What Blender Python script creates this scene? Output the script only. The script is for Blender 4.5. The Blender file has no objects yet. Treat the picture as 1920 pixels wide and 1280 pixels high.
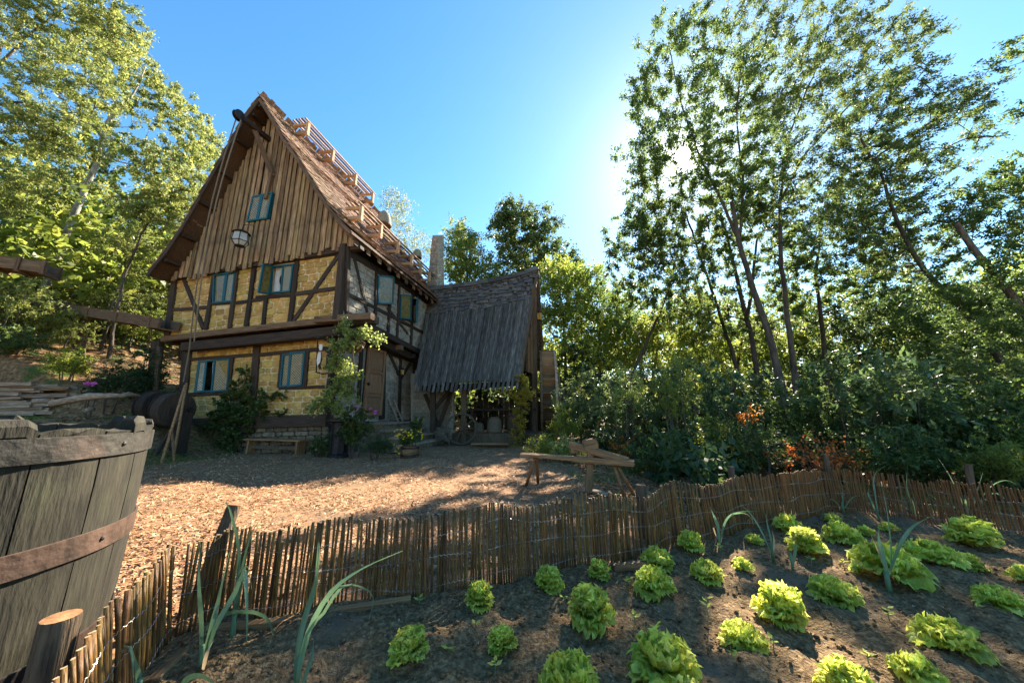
import bpy, math, random
import numpy as np
from mathutils import Matrix, Vector, geometry
rad = math.radians
sc = bpy.context.scene
col = sc.collection

# ------------------------------------------------------------------ camera
PITCH = rad(11.65)
EYE = Vector((0, 0, 1.25))
cam_data = bpy.data.cameras.new('camera')
cam_data.sensor_width = 36
cam_data.lens = 12.0
cam_data.clip_start = 0.05
cam_data.clip_end = 1000
cam = bpy.data.objects.new('camera', cam_data)
cam.location = EYE
cam.rotation_euler = (rad(90) + PITCH, 0, 0)
col.objects.link(cam)
sc.camera = cam

# ------------------------------------------------------------------ light
SUN_EL, SUN_AZ = rad(36.3), rad(29.9)          # azimuth measured from +Y towards +X
SUN_DIR = Vector((math.sin(SUN_AZ) * math.cos(SUN_EL), math.cos(SUN_AZ) * math.cos(SUN_EL), math.sin(SUN_EL)))
world = bpy.data.worlds.new('World')
sc.world = world
world.use_nodes = True
wn, wl = world.node_tree.nodes, world.node_tree.links
wn.clear()
out = wn.new('ShaderNodeOutputWorld')
bg = wn.new('ShaderNodeBackground')
sky = wn.new('ShaderNodeTexSky')
sky.sky_type = 'NISHITA'
sky.sun_disc = False
sky.sun_elevation = SUN_EL
sky.sun_rotation = SUN_AZ
sky.altitude = 300
sky.air_density = 1.0
sky.dust_density = 0.15
sky.ozone_density = 0.7
bg.inputs['Strength'].default_value = 0.070
shs = wn.new('ShaderNodeHueSaturation')          # deep clean late summer blue, the same all over the sky
shs.inputs['Saturation'].default_value = 1.30
shs.inputs['Hue'].default_value = 0.494
wl.new(sky.outputs['Color'], shs.inputs['Color'])
wl.new(shs.outputs['Color'], bg.inputs['Color'])
# bright aureole and disc of the sun itself, both functions of the angle to the sun
tc = wn.new('ShaderNodeTexCoord')
dt = wn.new('ShaderNodeVectorMath'); dt.operation = 'DOT_PRODUCT'
nz = wn.new('ShaderNodeVectorMath'); nz.operation = 'NORMALIZE'
wl.new(tc.outputs['Generated'], nz.inputs[0])
wl.new(nz.outputs[0], dt.inputs[0])
dt.inputs[1].default_value = SUN_DIR
def wmath(op, a, b=None):
    n = wn.new('ShaderNodeMath'); n.operation = op
    for i, v in enumerate((a, b)):
        if v is None: continue
        if isinstance(v, (int, float)): n.inputs[i].default_value = v
        else: wl.new(v, n.inputs[i])
    return n.outputs[0]
cosang = wmath('MAXIMUM', dt.outputs['Value'], 0.0)
glow = wmath('ADD', wmath('MULTIPLY', wmath('POWER', cosang, 9.0), 0.015),
             wmath('MULTIPLY', wmath('POWER', cosang, 120.0), 0.10))
glow = wmath('ADD', glow, wmath('MULTIPLY', wmath('POWER', cosang, 2500.0), 2.0))
disc = wmath('MULTIPLY', wmath('GREATER_THAN', cosang, math.cos(rad(0.9))), 25.0)
bg2 = wn.new('ShaderNodeBackground')
bg2.inputs['Color'].default_value = (1.0, 0.97, 0.9, 1)
wl.new(wmath('ADD', glow, disc), bg2.inputs['Strength'])
ad = wn.new('ShaderNodeAddShader')
wl.new(bg.outputs[0], ad.inputs[0]); wl.new(bg2.outputs[0], ad.inputs[1])
wl.new(ad.outputs[0], out.inputs['Surface'])
world.cycles.sampling_method = 'MANUAL'
world.cycles.sample_map_resolution = 1024

sun_data = bpy.data.lights.new('sun', 'SUN')
sun_data.energy = 5.0
sun_data.angle = rad(0.53)
sun_data.color = (1.0, 0.88, 0.72)
sun = bpy.data.objects.new('sun', sun_data)
sun.rotation_euler = SUN_DIR.to_track_quat('Z', 'Y').to_euler()
sun.location = (10, 18, 20)
col.objects.link(sun)
vs = sc.view_settings
vs.view_transform = 'Standard'
vs.look = 'None'
vs.gamma = 1
vs.use_curve_mapping = False
vs.exposure = 2.33
sc.cycles.max_bounces = 7
sc.cycles.diffuse_bounces = 4
sc.cycles.transmission_bounces = 5
sc.cycles.transparent_max_bounces = 8
sc.cycles.sample_clamp_indirect = 6
sc.cycles.caustics_reflective = False
sc.cycles.caustics_refractive = False

# ------------------------------------------------------------------ placing: a sight line meets a known plane
FWD = Vector((0, math.cos(PITCH), math.sin(PITCH)))
UPV = Vector((0, -math.sin(PITCH), math.cos(PITCH)))
def ray(px, py): return Vector((1, 0, 0)) * ((px - 960) / 640) + UPV * ((640 - py) / 640) + FWD
def G(px, py, z=0.0):
    d = ray(px, py); return EYE + d * ((z - EYE.z) / d.z)
def onY(px, py, Y):
    d = ray(px, py); return EYE + d * (Y / d.y)
AZH = rad(10.15)
HV = Vector((math.sin(AZH), math.cos(AZH), 0))     # along the ridge, away from the viewer
HU = Vector((-math.cos(AZH), math.sin(AZH), 0))    # along the front, to the left
R0 = G(620, 852)
def L(a, b, h): return R0 + HU * a + HV * b + Vector((0, 0, h))
class Plane:
    """vertical plane with an outward normal; x runs to the viewer's right, y is up"""
    def __init__(s, O, X):
        s.O = O; s.X = X.normalized(); s.Y = Vector((0, 0, 1)); s.Z = s.X.cross(s.Y)
        s.M = Matrix.Translation(O) @ Matrix((s.X, s.Y, s.Z)).transposed().to_4x4()
    def p(s, px, py):
        d = ray(px, py); t = (s.O - EYE).dot(s.Z) / d.dot(s.Z)
        P = EYE + d * t - s.O
        return Vector((P.dot(s.X), P.dot(s.Y)))
    def w(s, x, y, z=0): return s.O + s.X * x + s.Y * y + s.Z * z
    def pw(s, px, py, z=0): q = s.p(px, py); return s.w(q.x, q.y, z)
LF = Plane(L(0, 0, 0), -HU)
UF = Plane(L(0, -0.45, 0), -HU)
GF = Plane(L(0, -0.60, 0), -HU)
LS = Plane(L(0.2, 0, 0), HV)
US = Plane(L(-0.30, 0, 0), HV)

# ------------------------------------------------------------------ object helpers
WM = {}
def tag(o, label=None, cat=None, group=None, kind=None):
    if label: o['label'] = label
    if cat: o['category'] = cat
    if group: o['group'] = group
    if kind: o['kind'] = kind
    return o
def link(o, parent=None, M=None):
    M = M.copy() if M is not None else Matrix.Identity(4)
    if parent is not None:
        o.parent = parent
        o.matrix_basis = WM[parent.name].inverted() @ M
    else:
        o.matrix_basis = M
    col.objects.link(o)
    WM[o.name] = M
    return o
def thing(name, label, cat, loc=(0, 0, 0), group=None):
    o = bpy.data.objects.new(name, None)
    o.empty_display_size = 0.1
    link(o, None, Matrix.Translation(Vector(loc)))
    return tag(o, label, cat, group)
def mesh_from(name, V, F, m, smooth=False):
    me = bpy.data.meshes.new(name)
    me.from_pydata([tuple(v) for v in V], [], F)
    me.materials.append(m)
    if smooth: me.polygons.foreach_set('use_smooth', [True] * len(me.polygons))
    me.update()
    return me
def obj(name, V, F, m, parent=None, M=None, smooth=False):
    me = V if isinstance(V, bpy.types.Mesh) else mesh_from(name, V, F, m, smooth)
    return link(bpy.data.objects.new(name, me), parent, M)
def np_mesh(name, V, F, m, tint=None, smooth=False):
    """V (n,3), F (k,3|4) arrays -> mesh, with an optional per-face tint"""
    me = bpy.data.meshes.new(name)
    V = np.asarray(V, np.float32); F = np.asarray(F, np.int32)
    me.vertices.add(len(V)); me.vertices.foreach_set('co', V.ravel())
    k = F.shape[1]
    me.loops.add(F.size); me.loops.foreach_set('vertex_index', F.ravel())
    me.polygons.add(len(F)); me.polygons.foreach_set('loop_start', np.arange(0, F.size, k, dtype=np.int32))
    me.polygons.foreach_set('loop_total', np.full(len(F), k, np.int32))
    if smooth: me.polygons.foreach_set('use_smooth', np.ones(len(F), bool))
    me.materials.append(m)
    if tint is not None:
        a = me.attributes.new('tint', 'FLOAT', 'FACE')
        a.data.foreach_set('value', np.asarray(tint, np.float32))
    me.update(calc_edges=True)
    return me
class MB:
    def __init__(s): s.V = []; s.F = []
    def add(s, V, F):
        n = len(s.V); s.V += [Vector(v) for v in V]; s.F += [tuple(i + n for i in f) for f in F]
    def box(s, lo, hi, M=None):
        x0, y0, z0 = lo; x1, y1, z1 = hi
        V = [Vector(p) for p in ((x0,y0,z0),(x1,y0,z0),(x1,y1,z0),(x0,y1,z0),(x0,y0,z1),(x1,y0,z1),(x1,y1,z1),(x0,y1,z1))]
        if M is not None: V = [M @ v for v in V]
        s.add(V, [(3,2,1,0),(4,5,6,7),(0,1,5,4),(1,2,6,5),(2,3,7,6),(3,0,4,7)])
    def tube(s, pts, r, n=6, caps=True):
        pts = [Vector(p) for p in pts]
        rs = r if isinstance(r, (list, tuple)) else [r] * len(pts)
        V = []; prev = None
        for i, p in enumerate(pts):
            d = (pts[min(i + 1, len(pts) - 1)] - pts[max(i - 1, 0)]).normalized()
            if prev is None:
                a = d.orthogonal().normalized()
            else:
                a = (prev - d * prev.dot(d)).normalized()
            prev = a; b = d.cross(a)
            for k in range(n):
                t = 2 * math.pi * k / n
                V.append(p + (a * math.cos(t) + b * math.sin(t)) * rs[i])
        F = []
        for i in range(len(pts) - 1):
            for k in range(n):
                k2 = (k + 1) % n
                F.append((i*n+k, i*n+k2, (i+1)*n+k2, (i+1)*n+k))
        if caps:
            F.append(tuple(range(n - 1, -1, -1))); F.append(tuple((len(pts)-1)*n + k for k in range(n)))
        s.add(V, F)
    def lathe(s, prof, n=20, M=None, caps=True):
        V = []
        for r, z in prof:
            for k in range(n):
                t = 2 * math.pi * k / n
                v = Vector((r * math.cos(t), r * math.sin(t), z))
                V.append(M @ v if M is not None else v)
        F = []
        for i in range(len(prof) - 1):
            for k in range(n):
                k2 = (k + 1) % n
                F.append((i*n+k, i*n+k2, (i+1)*n+k2, (i+1)*n+k))
        if caps:
            F.append(tuple(range(n - 1, -1, -1))); F.append(tuple((len(prof)-1)*n + k for k in range(n)))
        s.add(V, F)
    def build(s, name, m, parent=None, M=None, smooth=False):
        return obj(name, s.V, s.F, m, parent, M, smooth)

def frame(A, X, up):
    X = X.normalized(); Z = (up - X * up.dot(X))
    Z = Z.normalized() if Z.length > 1e-6 else X.orthogonal().normalized()
    Y = Z.cross(X)
    return Matrix.Translation(A) @ Matrix((X, Y, Z)).transposed().to_4x4()
brng = random.Random(5)
def beam_mesh(Lg, w, t, m, jit=0.006, seg=None, taper=1.0, name='beam'):
    """squared timber along local X with slightly uneven hewn edges and chamfered corners"""
    seg = seg or max(1, min(4, int(Lg / 0.7)))
    V = []; F = []
    for i in range(seg + 1):
        x = Lg * i / seg; f = 1 + (taper - 1) * i / seg
        dy, dz = brng.uniform(-jit, jit), brng.uniform(-jit, jit)
        a, b = w / 2 * f, t / 2 * f; c = min(a, b) * 0.16
        ring = ((-a+c,-b),(a-c,-b),(a,-b+c),(a,b-c),(a-c,b),(-a+c,b),(-a,b-c),(-a,-b+c))
        for y, z in ring:
            V.append((x, y + dy + brng.uniform(-jit, jit) * .5, z + dz + brng.uniform(-jit, jit) * .5))
    for i in range(seg):
        for k in range(8):
            k2 = (k + 1) % 8
            F.append((i*8+k, i*8+k2, (i+1)*8+k2, (i+1)*8+k))
    F.append(tuple(range(7, -1, -1))); F.append(tuple(seg*8 + k for k in range(8)))
    return mesh_from(name, V, F, m)
def beam(name, A, B, w, t, m, parent=None, up=None, jit=0.006, taper=1.0):
    A = Vector(A); B = Vector(B)
    up = Vector(up) if up is not None else Vector((0, 0, 1))
    return obj(name, beam_mesh((B - A).length, w, t, m, jit, None, taper, name), None, m, parent, frame(A, B - A, up))

# ------------------------------------------------------------------ materials
def mat(name, c1, c2, scale=6.0, stretch=(1, 1, 1), rough=0.8, bump=0.3, bscale=None, c3=None, rnd=0.25, hue=0.0,
        detail=6, metallic=0.0, spec=0.3, dist=0.02, coord='Object', trans=0.0, tint=False, patch=None):
    m = bpy.data.materials.new(name); m.use_nodes = True
    N, K = m.node_tree.nodes, m.node_tree.links
    b = N['Principled BSDF']; o = N['Material Output']
    tcn = N.new('ShaderNodeTexCoord'); mp = N.new('ShaderNodeMapping')
    K.new(tcn.outputs[coord], mp.inputs['Vector'])
    mp.inputs['Scale'].default_value = stretch
    oi = N.new('ShaderNodeObjectInfo')
    if coord == 'Object':
        sh = N.new('ShaderNodeVectorMath'); sh.operation = 'SCALE'; sh.inputs[0].default_value = (37, 19, 53)
        K.new(oi.outputs['Random'], sh.inputs['Scale']); K.new(sh.outputs[0], mp.inputs['Location'])
    n1 = N.new('ShaderNodeTexNoise'); n1.inputs['Scale'].default_value = scale; n1.inputs['Detail'].default_value = detail
    n1.inputs['Roughness'].default_value = 0.65
    K.new(mp.outputs[0], n1.inputs['Vector'])
    r = N.new('ShaderNodeValToRGB')
    e = r.color_ramp.elements
    e[0].position = 0.32; e[1].position = 0.68
    e[0].color = (*c1, 1); e[1].color = (*c2, 1)
    if c3: x = e.new(0.5); x.color = (*c3, 1)
    if tint:
        at = N.new('ShaderNodeAttribute'); at.attribute_name = 'tint'
        mx = N.new('ShaderNodeMath'); mx.operation = 'MULTIPLY_ADD'; mx.inputs[1].default_value = 0.25
        K.new(n1.outputs['Fac'], mx.inputs[0])
        mm = N.new('ShaderNodeMath'); mm.operation = 'MULTIPLY'; mm.inputs[1].default_value = 0.78
        K.new(at.outputs['Fac'], mm.inputs[0]); K.new(mm.outputs[0], mx.inputs[2])
        K.new(mx.outputs[0], r.inputs['Fac']); e[0].position = 0.05; e[-1].position = 0.98
    else:
        K.new(n1.outputs['Fac'], r.inputs['Fac'])
    colr = r.outputs['Color']
    if patch:                                     # larger soft stains of another colour
        n3 = N.new('ShaderNodeTexNoise'); n3.inputs['Scale'].default_value = patch[1]; n3.inputs['Detail'].default_value = 5
        K.new(tcn.outputs['Object'], n3.inputs['Vector'])
        r3 = N.new('ShaderNodeValToRGB'); r3.color_ramp.elements[0].position = patch[2]; r3.color_ramp.elements[1].position = patch[2] + .14
        K.new(n3.outputs['Fac'], r3.inputs['Fac'])
        mxc = N.new('ShaderNodeMix'); mxc.data_type = 'RGBA'
        K.new(r3.outputs['Color'], mxc.inputs['Factor']); K.new(colr, mxc.inputs['A']); mxc.inputs['B'].default_value = (*patch[0], 1)
        colr = mxc.outputs['Result']
    if rnd or hue:
        hs = N.new('ShaderNodeHueSaturation')
        ma = N.new('ShaderNodeMapRange'); ma.inputs['To Min'].default_value = 1 - rnd; ma.inputs['To Max'].default_value = 1 + rnd
        K.new(oi.outputs['Random'], ma.inputs['Value']); K.new(ma.outputs[0], hs.inputs['Value'])
        if hue:
            mh = N.new('ShaderNodeMath'); mh.operation = 'MULTIPLY'; mh.inputs[1].default_value = 7.31
            mf = N.new('ShaderNodeMath'); mf.operation = 'FRACT'
            K.new(oi.outputs['Random'], mh.inputs[0]); K.new(mh.outputs[0], mf.inputs[0])
            m2 = N.new('ShaderNodeMapRange'); m2.inputs['To Min'].default_value = .5 - hue; m2.inputs['To Max'].default_value = .5 + hue
            K.new(mf.outputs[0], m2.inputs['Value']); K.new(m2.outputs[0], hs.inputs['Hue'])
        K.new(colr, hs.inputs['Color']); colr = hs.outputs['Color']
    K.new(colr, b.inputs['Base Color'])
    b.inputs['Roughness'].default_value = rough
    b.inputs['Metallic'].default_value = metallic
    b.inputs['Specular IOR Level'].default_value = spec
    if bump:
        n2 = N.new('ShaderNodeTexNoise'); n2.inputs['Scale'].default_value = bscale or scale * 2.5; n2.inputs['Detail'].default_value = 5
        K.new(mp.outputs[0], n2.inputs['Vector'])
        bp = N.new('ShaderNodeBump'); bp.inputs['Strength'].default_value = bump; bp.inputs['Distance'].default_value = dist
        K.new(n2.outputs['Fac'], bp.inputs['Height']); K.new(bp.outputs[0], b.inputs['Normal'])
    if trans:
        tr = N.new('ShaderNodeBsdfTranslucent'); ms = N.new('ShaderNodeMixShader'); ms.inputs[0].default_value = trans
        hs2 = N.new('ShaderNodeHueSaturation'); hs2.inputs['Value'].default_value = 2.1; hs2.inputs['Saturation'].default_value = 1.0
        hs2.inputs['Hue'].default_value = 0.485
        K.new(colr, hs2.inputs['Color']); K.new(hs2.outputs[0], tr.inputs['Color'])
        K.new(b.outputs[0], ms.inputs[1]); K.new(tr.outputs[0], ms.inputs[2]); K.new(ms.outputs[0], o.inputs['Surface'])
    return m
M_ = {}
GR = (0.6, 9, 9)
M_['dark_timber'] = mat('dark_timber', (.018,.013,.009), (.075,.05,.032), 4, GR, bump=.6, rnd=.3)
M_['brown_timber'] = mat('brown_timber', (.055,.033,.017), (.21,.13,.07), 4, GR, bump=.6, rnd=.3)
M_['board'] = mat('board', (.12,.078,.036), (.46,.325,.165), 3.2, GR, bump=.7, rnd=.38, hue=.012, c3=(.27,.175,.083), patch=((.10,.075,.05), 1.3, .58))
M_['shingle'] = mat('shingle', (.10,.058,.033), (.33,.215,.13), 7, bump=.6, rnd=.35, hue=.015)
M_['new_wood'] = mat('new_wood', (.28,.16,.08), (.55,.36,.20), 4, GR, bump=.4, rnd=.2)
M_['slate_board'] = mat('slate_board', (.035,.033,.028), (.19,.18,.155), 3.4, GR, rough=.85, bump=.6, rnd=.35, c3=(.082,.076,.062), spec=.12, patch=((.14,.125,.10), 1.1, .6))
M_['slate_shingle'] = mat('slate_shingle', (.035,.029,.022), (.15,.12,.085), 8, rough=.6, bump=.5, rnd=.4, hue=.02, spec=.45, patch=((.10,.055,.035), .8, .52))
M_['sandstone'] = mat('sandstone', (.31,.175,.045), (.62,.41,.125), 5, bump=.8, rnd=.22, hue=.012, bscale=16, c3=(.47,.295,.08), dist=.03)
M_['mortar'] = mat('mortar', (.52,.42,.22), (.74,.62,.36), 9, bump=.5, rnd=0, bscale=20)
M_['grey_stone'] = mat('grey_stone', (.20,.175,.13), (.44,.39,.30), 5, bump=.8, rnd=.2, bscale=16, dist=.03)
M_['grey_mortar'] = mat('grey_mortar', (.32,.285,.21), (.48,.43,.33), 9, bump=.5, rnd=0)
M_['plinth_stone'] = mat('plinth_stone', (.08,.065,.04), (.27,.22,.14), 6, bump=.8, rnd=.35, patch=((.06,.075,.03), 2.2, .55))
M_['teal_paint'] = mat('teal_paint', (.005,.065,.085), (.010,.125,.155), 6, GR, rough=.55, bump=.2, rnd=.12)
M_['cloth'] = mat('cloth', (.62,.62,.6), (.8,.8,.78), 5, rough=.9, bump=.2, rnd=0, trans=.3)
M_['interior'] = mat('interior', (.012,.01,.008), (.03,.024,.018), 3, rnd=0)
M_['iron'] = mat('iron', (.012,.012,.013), (.05,.045,.04), 12, rough=.5, bump=.3, rnd=0, metallic=.6)
M_['rope'] = mat('rope', (.12,.095,.06), (.26,.21,.14), 40, bump=.5, rnd=.1)
M_['dark_hoop'] = mat('dark_hoop', (.018,.017,.014), (.055,.05,.04), 7, rough=.6, bump=.5, rnd=.1, metallic=.2, patch=((.09,.06,.045), 2.5, .58))
M_['hoop_iron'] = mat('hoop_iron', (.03,.02,.014), (.10,.06,.042), 7, rough=.6, bump=.5, rnd=.3, metallic=.2, patch=((.045,.04,.038), 3.0, .5))
M_['stave'] = mat('stave', (.009,.008,.005), (.036,.032,.019), 4, (4, 4, .7), bump=.35, rnd=.18, patch=((.035,.036,.018), 3.0, .58), bscale=16)
M_['cane'] = mat('cane', (.045,.022,.006), (.21,.11,.028), 5, (8, 8, .8), rough=.6, bump=.3, rnd=.42, hue=.015, spec=.3, bscale=14)
M_['cane_end'] = mat('cane_end', (.30,.2,.1), (.6,.45,.25), 30, bump=0, rnd=.2)
M_['wire'] = mat('wire', (.22,.21,.19), (.40,.39,.36), 30, rough=.35, bump=0, rnd=0, metallic=.85)
M_['post_wood'] = mat('post_wood', (.045,.03,.018), (.17,.12,.07), 5, (8, 8, .8), bump=.8, rnd=.25)
M_['cut_wood'] = mat('cut_wood', (.20,.09,.035), (.38,.20,.09), 14, bump=.3, rnd=.1)
M_['bench_wood'] = mat('bench_wood', (.13,.065,.025), (.36,.20,.085), 4, GR, bump=.5, rnd=.2, rough=.6)
M_['door_wood'] = mat('door_wood', (.16,.08,.04), (.34,.20,.11), 4, (9, .7, 9), bump=.4, rnd=.15, rough=.6)
M_['brass'] = mat('brass', (.35,.22,.05), (.5,.35,.1), 8, rough=.4, metallic=.7, bump=0, rnd=0)
M_['bark'] = mat('bark', (.035,.026,.018), (.15,.12,.085), 7, (1, 1, .35), bump=1.0, rnd=.2, dist=.04)
M_['pale_bark'] = mat('pale_bark', (.12,.11,.09), (.42,.40,.35), 6, (1, 1, .5), bump=.7, rnd=.15)
M_['dark_bark'] = mat('dark_bark', (.02,.015,.011), (.09,.065,.045), 8, (1, 1, .35), bump=.9, rnd=.2, dist=.04)
M_['clay'] = mat('clay', (.16,.07,.035), (.30,.15,.08), 8, bump=.3, rnd=0)
M_['sackcloth'] = mat('sackcloth', (.09,.07,.045), (.19,.155,.10), 25, bump=.6, rnd=.1)
M_['bleached_wood'] = mat('bleached_wood', (.16,.10,.06), (.52,.38,.26), 5, (.7, 6, 6), bump=.8, rnd=.3)
M_['yellow_glass'] = mat('yellow_glass', (.5,.36,.08), (.7,.5,.14), 3, rough=.2, bump=0, rnd=0, trans=.4)
M_['white_glass'] = mat('white_glass', (.45,.47,.45), (.62,.64,.6), 3, rough=.15, bump=0, rnd=0, trans=.4, spec=.6)
M_['sign_white'] = mat('sign_white', (.6,.58,.5), (.75,.73,.66), 6, bump=.1, rnd=0)
M_['straw'] = mat('straw', (.17,.15,.10), (.36,.33,.24), 14, (1, 1, 5), bump=.9, rnd=0)
M_['pebble'] = mat('pebble', (.16,.14,.12), (.5,.47,.42), 9, bump=.2, rnd=.3)
def leafmat(name, a, b, c, trans=.42, rough=.5, spec=.4, rnd=.12, hue=.012):
    return mat(name, a, c, 1.3, c3=b, rough=rough, bump=0, rnd=rnd, hue=hue, trans=trans, tint=True, spec=spec, detail=2)
M_['lf_hill'] = leafmat('lf_hill', (.055,.085,.025), (.14,.18,.045), (.32,.33,.09), .45)
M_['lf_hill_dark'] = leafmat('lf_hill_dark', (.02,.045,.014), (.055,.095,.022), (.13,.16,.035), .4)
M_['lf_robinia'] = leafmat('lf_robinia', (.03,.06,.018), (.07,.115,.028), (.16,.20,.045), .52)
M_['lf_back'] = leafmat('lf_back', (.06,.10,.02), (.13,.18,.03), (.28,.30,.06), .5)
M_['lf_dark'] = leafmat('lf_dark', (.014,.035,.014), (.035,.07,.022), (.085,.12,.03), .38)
M_['lf_birch'] = leafmat('lf_birch', (.07,.10,.04), (.14,.18,.07), (.26,.28,.12), .45)
M_['lf_laurel'] = leafmat('lf_laurel', (.035,.07,.022), (.065,.115,.04), (.16,.21,.07), .34, rough=.42, spec=.45)
M_['lf_bush'] = leafmat('lf_bush', (.06,.10,.015), (.18,.22,.03), (.38,.38,.06), .5)
M_['lf_vine'] = leafmat('lf_vine', (.025,.055,.014), (.06,.10,.022), (.12,.17,.04), .42)
M_['lf_climber'] = leafmat('lf_climber', (.08,.12,.03), (.19,.25,.06), (.38,.42,.14), .5)
M_['lf_hops'] = leafmat('lf_hops', (.10,.10,.01), (.30,.27,.03), (.50,.36,.05), .5)
M_['lf_orange'] = leafmat('lf_orange', (.16,.06,.015), (.36,.13,.02), (.55,.26,.04), .45)
M_['lf_grass'] = leafmat('lf_grass', (.04,.08,.015), (.10,.15,.025), (.2,.24,.05), .4)
M_['lf_litter'] = leafmat('lf_litter', (.08,.035,.015), (.22,.11,.045), (.42,.26,.12), .2, rough=.8)
M_['petal_yellow'] = mat('petal_yellow', (.65,.40,.01), (.85,.60,.03), 6, bump=0, rnd=.1, trans=.3)
M_['petal_pink'] = mat('petal_pink', (.45,.05,.28), (.75,.16,.5), 6, bump=0, rnd=.15, trans=.3)
M_['petal_orange'] = mat('petal_orange', (.55,.14,.01), (.8,.3,.03), 6, bump=0, rnd=.15, trans=.3)
M_['lettuce'] = mat('lettuce', (.26,.33,.04), (.66,.70,.22), 11, c3=(.46,.53,.09), rough=.6, bump=.8, bscale=26, rnd=.22, hue=.016, trans=.42, spec=.22)
M_['leek'] = mat('leek', (.07,.15,.07), (.17,.28,.15), 5, (1, 1, .4), rough=.5, bump=.5, bscale=60, rnd=.15, trans=.25, spec=.5)
M_['leek_dry'] = mat('leek_dry', (.35,.27,.14), (.55,.45,.27), 6, rough=.7, bump=.3, rnd=.15, trans=.2)
M_['chip'] = leafmat('chip', (.15,.065,.028), (.36,.195,.095), (.60,.41,.24), .0, rough=.8, spec=.2, rnd=0, hue=0)
M_['old_glass'] = mat('old_glass', (.09,.07,.02), (.25,.20,.06), 14, rough=.15, bump=.5, rnd=.15, spec=.5, bscale=22, dist=.01)  # opaque pane; yellowish look of curtain and ground reflection put into its colour
M_['lead'] = mat('lead', (.30,.29,.22), (.44,.43,.34), 8, rough=.5, bump=0, rnd=0)

# ------------------------------------------------------------------ terrain
def vnoise(x, y, seed=0):
    xi = np.floor(x).astype(np.int64); yi = np.floor(y).astype(np.int64)
    fx = x - xi; fy = y - yi; fx = fx*fx*(3-2*fx); fy = fy*fy*(3-2*fy)
    def h(a, b):
        n = (a * 374761393 + b * 668265263 + seed * 974634777) & 0x7fffffff
        n = ((n ^ (n >> 13)) * 1274126177) & 0x7fffffff
        return ((n ^ (n >> 16)) & 0xffff) / 65535.0
    return (h(xi,yi)*(1-fx)+h(xi+1,yi)*fx)*(1-fy) + (h(xi,yi+1)*(1-fx)+h(xi+1,yi+1)*fx)*fy
def fbm(x, y, seed=0, oct=4):
    s = 0; a = .5; t = 0
    for i in range(oct):
        s = s + a * (vnoise(x * 2**i, y * 2**i, seed + i) - .5); a *= .5
    return s
def hill(x, y):
    x = np.asarray(x, float); y = np.asarray(y, float)
    s = (x + 9.0) * -.97 + (y - 8.5) * .24
    s = s + fbm(x * .25, y * .25, 3) * 2.0
    z = np.where(s > 0, .42 * s * np.clip(s / 1.6, 0, 1), 0)
    z = np.where(z > 0, z + fbm(x * .5, y * .5, 9) * np.clip(z, 0, 1) * .8, z)
    z = np.minimum(z, 15 + 0 * z)
    tm = np.clip((10.5 - y) / .5, 0, 1) * np.clip((-8.2 - x) / .8, 0, 1) * np.clip((x + 18) / 2, 0, 1)
    z = z * (1 - tm) + np.minimum(z, 1.08 + fbm(x * 1.4, y * 1.4, 15) * .12) * tm
    far = np.clip((np.hypot(x, y) - 38) / 40, 0, 1)
    z = z + np.clip(y - 20, 0, 40) * .13
    return z + fbm(x * .9, y * .9, 5) * .10 * np.clip((np.hypot(x, y) - 2) / 6, 0, 1) + far * 3.0
def hz(x, y): return float(hill(np.array([x]), np.array([y]))[0])
def axis(lo, hi, fine_lo, fine_hi, step, grow=1.12):
    a = list(np.arange(fine_lo, fine_hi, step)); s = step
    while a[-1] < hi: s *= grow; a.append(a[-1] + s)
    s = step
    while a[0] > lo: s *= grow; a.insert(0, a[0] - s)
    return np.array(a)
gx = axis(-160, 160, -22, 6, .22); gy = axis(-60, 220, 1, 20, .22)
X, Y = np.meshgrid(gx, gy); Z = hill(X, Y) - .015
nx, ny = len(gx), len(gy)
idx = np.arange(nx * ny).reshape(ny, nx)
Fq = np.stack([idx[:-1,:-1], idx[:-1,1:], idx[1:,1:], idx[1:,:-1]], -1).reshape(-1, 4)

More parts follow.
